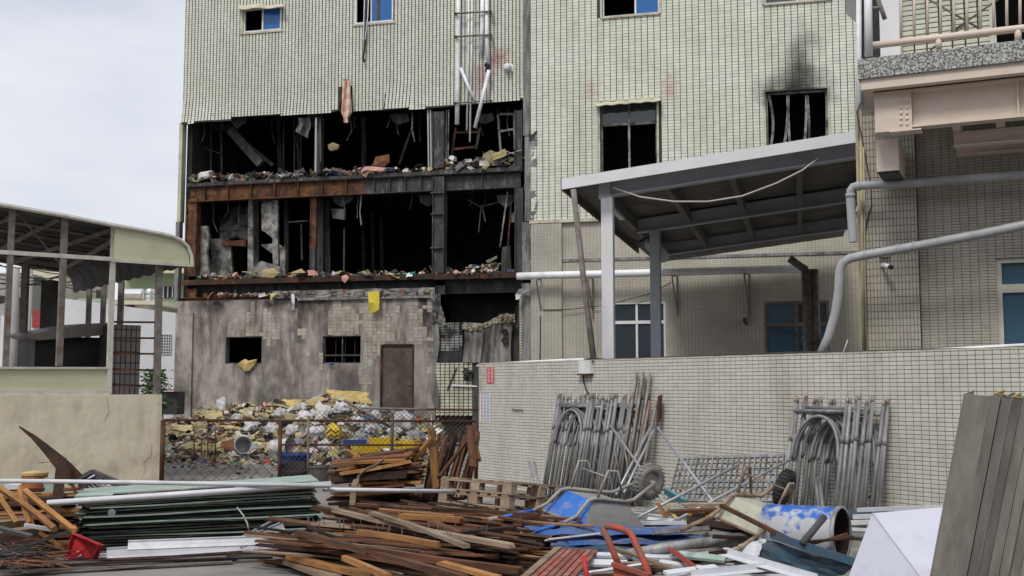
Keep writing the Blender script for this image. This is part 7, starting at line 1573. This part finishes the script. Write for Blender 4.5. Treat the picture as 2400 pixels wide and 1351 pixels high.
rod([at(1932, 1212, 9.0), at(1880, 1275, 8.8)], .028, 'dark_steel', 'short black tube leaning against the barrel mouth', 'tube', 'tube', 10)
board3(gz(1690, 1185, .72), gz(1878, 1280, .48), .04, .03, 'rust', 'long rusty angle bar along the green barrow edge', 'bar', name='steel_bar')
def angle(a, b, w1, w2, mat, label, name='steel_angle', cat='angle', up=Vector((0, 0, 1)), side=1, group=None, t=.006):
    a, b = Vector(a), Vector(b); d = (b - a).normalized(); s = d.cross(up).normalized() * side; u = s.cross(d).normalized() * side; mb = MB()
    mb.hexa([a, b, b + s * w1, a + s * w1, a + u * t, b + u * t, b + s * w1 + u * t, a + s * w1 + u * t]); mb.hexa([a - s * t, b - s * t, b, a, a - s * t + u * w2, b - s * t + u * w2, b + u * w2, a + u * w2]); return tag(mb.build(name, mat), label, cat, group)
M('channel_blue', (0.05, 0.12, 0.18), (0.04, 0.09, 0.135), scale=3, rough=0.5, bump=0.05, dirt=(0.12, 0.13, 0.14), dscale=3, damt=0.5)
angle(gz(1806, 1262, .50), gz(2010, 1330, .46), .17, .06, 'channel_blue', 'dark blue steel channel below the barrel', 'steel_channel', 'channel', side=-1); crumple((gz(1800, 1268, .46), gz(2000, 1328, .42), gz(1960, 1362, .30), gz(1768, 1300, .34)), 'sheet_teal', 'dark blue-grey face of a bent roof flashing below the barrel', 'flashing', 'flashing', rib=.0, seed=9)
crumple((gz(1697, 1288, .42), gz(1796, 1266, .44), gz(1772, 1306, .36), gz(1705, 1302, .34)), 'steel_white', 'white folded flashing end pointing at the barrow', 'flashing', 'flashing', rib=.01, seed=11, nu=8); angle(gz(1705, 1300, .38), gz(1915, 1362, .34), .09, .05, 'steel_white', 'long white angle flashing running towards the white cover', 'flashing', 'flashing')
angle(gz(1620, 1352, .32), gz(1815, 1332, .34), .10, .05, 'steel_white', 'white flashing with bolt at the lower scrap edge', 'flashing', 'flashing')
# white cover box
o = thing('white_box', Vector((gz(2120, 1351, .0).x, 7.2, 0)), 'large plain lavender-white box tilted beside the grey angle profiles', 'box')
M('box_white', (0.60, 0.61, 0.70), (0.55, 0.56, 0.65), scale=2.5, rough=0.6, bump=0.12, bscale=6, dirt=(0.36, 0.35, 0.38), dscale=3, damt=0.5, dlo=.52, dhi=.75)
T0, T1, T3 = at(2045, 1203, 7.3), at(2270, 1184, 7.75), at(2158, 1351, 6.55); V1, V3 = T1 - T0, T3 - T0; V3 *= 1.25; Lv = (at(1986, 1360, 7.25) - T0); pass
T2 = T1 + V3; T3 = T0 + V3; Lv *= T3.z / max(.05, -Lv.z); mb = MB(); b8 = [T0, T1, T2, T3]; low = [p + Lv for p in b8]
mb.hexa(low + b8); mb.build('casing', 'box_white', o)
mb = MB(); mb.tube([T0 + V3 * .004, T3], .006, 6); mb.build('edge_fold', 'box_white', o, True)

# ================================================================== tall grey angle profiles near the camera
M('profile_grey', (0.34, 0.322, 0.295), (0.24, 0.224, 0.203), scale=3.0, stretch=(5, 5, .35), lo=.36, hi=.68, rough=0.75, bump=0.06, bscale=20, dirt=(0.12, 0.098, 0.08), dscale=1.8, damt=0.6, dlo=0.5, dhi=0.7, dstretch=(4, 4, .5), var=0.22)
rp = random.Random(4)
top0 = at(2262, 921, 4.55); bot0 = at(2182, 1351, 4.75); dv = (bot0 - top0).normalized(); dv *= top0.z / -dv.z
yb = math.atan2(0, 1)
M('profile_end', (0.50, 0.36, 0.14), (0.38, 0.28, 0.12), scale=8, rough=0.7, bump=0.1)
specs = [(0.0, 0.0, .118, -.004)] + [(.113 + .0225 * k, (.014 if k % 2 else .002) + .003 * math.sin(k * 1.9), .034, .010 * math.sin(k * 2.3)) for k in range(18)]
for k, (dx, dy, w, dz) in enumerate(specs):
    tp = top0 + Vector((dx, dy + dx * .06, dz - dx * .10)); b = tp + dv
    d = (tp - b).normalized(); s1 = Vector((.97, .06, 0)); s1 = (s1 - d * s1.dot(d)).normalized(); s2 = Vector((.62, .78, 0)); s2 = (s2 - d * s2.dot(d)).normalized(); t = .006
    mb = MB(); e = s1 * w
    mb.hexa([b, b + e, b + e + s2 * t, b + s2 * t, tp, tp + e, tp + e + s2 * t, tp + s2 * t]); f2 = s2 * .12
    mb.hexa([b - s1 * t, b - s1 * .0005, b - s1 * .0005 + f2, b - s1 * t + f2, tp - s1 * t, tp - s1 * .0005, tp - s1 * .0005 + f2, tp - s1 * t + f2])
    lip = s2 * .02; mb.hexa([b + e, b + e + s1 * .004, b + e + s1 * .004 + lip, b + e + lip, tp + e, tp + e + s1 * .004, tp + e + s1 * .004 + lip, tp + e + lip])
    o = tag(mb.build('angle_profile', 'profile_grey'), 'outermost grey steel angle profile of the tall leaning bundle' if k == 0 else 'grey steel angle profile nested in the tall leaning bundle', 'angle profile', 'tall leaning angle profiles')
    if k in (2, 5, 8):
        mb = MB(); mb.beam(tp + d * .002 - s1 * .002, tp + d * .002 - s1 * .002 + f2, .008, .006); mb.beam(tp + d * .002 + s2 * .003, tp + d * .002 + e + s2 * .003, .008, .005); mb.build('yellow_edge', 'profile_end', o)

# ================================================================== scrap in the right foreground
o = thing('hand_cart', gz(1480, 1351, 0), 'orange-red hand cart with a bent tubular handle lying in the scrap', 'hand cart')
M('cart_red', (0.46, 0.075, 0.035), (0.33, 0.055, 0.03), scale=7, rough=0.55, bump=0.15, dirt=(0.17, 0.10, 0.08), dscale=9, damt=0.9, dlo=0.45, dhi=0.62)
hp = [at(1452, 1330, 8.6), at(1440, 1300, 8.6), at(1424, 1262, 8.65), at(1413, 1240, 8.7), at(1418, 1233, 8.7), at(1440, 1236, 8.65), at(1470, 1245, 8.6), at(1480, 1253, 8.55), at(1492, 1280, 8.5), at(1508, 1312, 8.45), at(1520, 1345, 8.4), at(1526, 1375, 8.4)]
mb = MB(); mb.tube(hp, .026, 10); mb.build('handle', 'cart_red', o, True)
Q = [at(1436, 1320, 8.6), at(1520, 1352, 8.4), at(1530, 1420, 8.3), at(1446, 1400, 8.5)]; mb = MB(); mb.slab(lambda u, v: Q[0].lerp(Q[1], u).lerp(Q[3].lerp(Q[2], u), v), 1, 1, .02); mb.build('back_plate', 'cart_red', o)
mb = MB(); mb.beam(at(1436, 1322, 8.55), at(1523, 1350, 8.36), .05, .03); mb.build('cross_bar', 'cart_red', o)
rod([at(1368, 1306, 8.5), at(1372, 1330, 8.45), at(1380, 1375, 8.4)], .02, 'plastic_red', 'bright red pole end with round knob in the scrap', 'pole', 'pole', 10)
# red slatted pallet
o = thing('red_grating', gz(1290, 1340, .1), 'faded red slatted grating with a pale edge board', 'grating')
GQ = [gz(1318, 1288, .30), gz(1405, 1292, .30), gz(1330, 1380, .26), gz(1215, 1380, .26)]
M('red_slat', (0.30, 0.085, 0.055), (0.22, 0.065, 0.045), scale=6, rough=0.8, bump=0.15, var=0.2, dirt=(0.3, 0.24, 0.2), dscale=5, damt=0.5)
def gq(u, v): return GQ[0].lerp(GQ[1], u).lerp(GQ[3].lerp(GQ[2], u), v)
for k in range(6):
    mb = MB(); mb.beam(gq((k + .4) / 6, 0), gq((k + .4) / 6, 1), .045, .02); mb.build('slat', 'red_slat', o)
for v in (.02, .42, .98):
    mb = MB(); mb.beam(gq(0, v) - Vector((0, 0, .022)), gq(1, v) - Vector((0, 0, .022)), .06, .02); mb.build('cross_rail', 'red_slat', o)
mb = MB(); mb.beam(gq(-.10, 0), gq(-.10, 1), .06, .05); mb.build('edge_board', 'wood_grey', o)
rod([gz(1448, 1304, .26), gz(1560, 1284, .34), gz(1770, 1256, .44)], .045, 'galv', 'thick grey pipe lying across the scrap behind the hand cart', 'pipe', 'pipe', 12)
board3(gz(1570, 1295, .3), gz(1800, 1272, .36), .16, .03, 'profile_grey', 'wide grey steel strip behind the thick pipe', 'strip', name='steel_strip')
for k, (a, b, w, m, lab, cat) in enumerate((((1370, 1300, .28), (1620, 1310, .26), .08, 'steel_white', 'dented white channel behind the hand cart handle', 'channel'), ((1376, 1320, .24), (1470, 1322, .24), .10, 'steel_white', 'short white panel beside the red pole', 'panel'), ((1528, 1306, .26), (1660, 1296, .3), .07, 'steel_white', 'pale steel strip under the thick pipe', 'strip'),
                                            ((1545, 1318, .26), (1690, 1340, .24), .06, 'steel_white', 'white rail slanting towards the bolted flashing', 'rail'), ((1590, 1300, .3), (1700, 1312, .28), .09, 'sheet_pale', 'pale mint strip among the white rails', 'strip'), ((1440, 1286, .32), (1620, 1350, .26), .04, 'wood_grey', 'thin wooden batten slanting across the white rails', 'batten'),
                                            ((1573, 1288, .34), (1650, 1345, .28), .07, 'far_red', 'dark red steel strip in the white scrap', 'strip'), ((1370, 1342, .2), (1300, 1356, .2), .05, 'wood_brown', 'brown stick at the foot of the red grating', 'stick'), ((1680, 1330, .3), (1560, 1345, .28), .08, 'steel_white', 'white gutter lip with dark shadow', 'gutter'), ((1850, 1350, .25), (1560, 1356, .25), .10, 'steel_white', 'lowest white rail of the scrap', 'rail'))):
    board3(gz(*a), gz(*b), w, .025, m, lab, cat, name={'channel': 'steel_channel', 'panel': 'metal_sheet', 'strip': 'steel_strip', 'rail': 'steel_rail', 'batten': 'batten', 'stick': 'stick', 'gutter': 'gutter'}[cat], roll=rp.uniform(-.4, .4))
LBW = 'scattered @ offcut in the scrap before the scaffold frames'
for k in range(70):
    x, y = rp.uniform(1400, 1760), rp.uniform(1268, 1362); z = .12 + .12 * rp.random(); L = rp.uniform(.25, .7); yaw = rp.gauss(-.1, .35); a = gz(x, y, z); d = Vector((math.cos(yaw), math.sin(yaw), rp.gauss(0, .06))) * L / 2
    board3(a - d, a + d, rp.uniform(.03, .12), rp.uniform(.008, .03), rp.choices(['steel_white', 'galv_rusty', 'wood_dark', 'profile_grey', 'sheet_pale', 'far_red', 'wood_brown'], (3, 2, 6, 2.5, .6, .5, 3))[0], LBW, 'offcut', 'offcuts in the scrap', 'offcut', roll=rp.gauss(0, .4))
LBX = '@ offcut strewn at the foot of the scaffold frames'
for k in range(90):
    x = rp.uniform(1330, 2030); y = rp.uniform(1188, 1262); z = .05 + .40 * rp.random() * ss(1188, 1240, y); L = rp.uniform(.3, 1.1); yaw = rp.gauss(-.2, .4); a = gz(x, y, z); d = Vector((math.cos(yaw), math.sin(yaw), rp.gauss(0, .06))) * L / 2
    if WP.n.dot(a - WP.o) < .6: continue
    board3(a - d, a + d, rp.uniform(.03, .1), rp.uniform(.01, .04), rp.choices(['galv', 'wood_dark', 'wood_brown', 'wood_orange', 'steel_white', 'profile_grey', 'channel_blue'], (3, 4, 3, .8, 1.4, 2, .6))[0], LBX, 'offcut', 'offcuts below the frames', 'offcut', roll=rp.gauss(0, .4))
# splintered wood, teal piece, white window strips
for a, b, w, m, lab in (((1545, 1185, 12.3), (1572, 1235, 12.1), .07, 'wood_orange', 'splintered pale wood stake by the yellow pole end'), ((1622, 1192, 12.0), (1606, 1235, 11.9), .05, 'wood_orange', 'thin pale stake leaning the other way'), ((1660, 1205, 11.8), (1662, 1245, 11.7), .07, 'wood_orange', 'short splintered stump by the green barrow'), ((1668, 1212, 11.8), (1640, 1248, 11.7), .03, 'wood_orange', 'thin splinter beside the short stump'), ((1558, 1150, 13.2), (1612, 1182, 12.9), .09, 'sheet_pale', 'teal plastic strip below the deck panel')):
    if 'teal' in lab: MATS['teal'] = MATS.get('teal') or M('teal', (0.10, 0.27, 0.32), (0.08, 0.22, 0.26), rough=0.6); m = 'teal'
    board3(at(*a), at(*b), w, .03, m, lab, 'stake' if 'teal' not in lab else 'strip', name='wood_stake' if 'teal' not in lab else 'plastic_strip', up=Vector((0, -1, 0)))
for k, y in enumerate((1196, 1212, 1226)): board3(gz(2010 - 10 * k, y, .5), gz(2240, y - 8, .5), .03, .04, 'steel_white', 'white window rail behind the lavender box', 'rail', 'white rails behind the box', 'steel_rail')
board3(gz(1990, 1204, .46), gz(2230, 1210, .46), .4, .02, 'sheet_teal', 'dark glazed panel behind the lavender box', 'panel', name='metal_sheet'); board3(gz(1600, 1184, .55), gz(1690, 1182, .55), .16, .03, 'wood_pallet', 'grey-brown board below the deck panel', 'board', name='board'); board3(gz(1575, 1200, .46), gz(1730, 1192, .46), .14, .03, 'wood_brown', 'red-brown board below the deck panel', 'board', name='board')
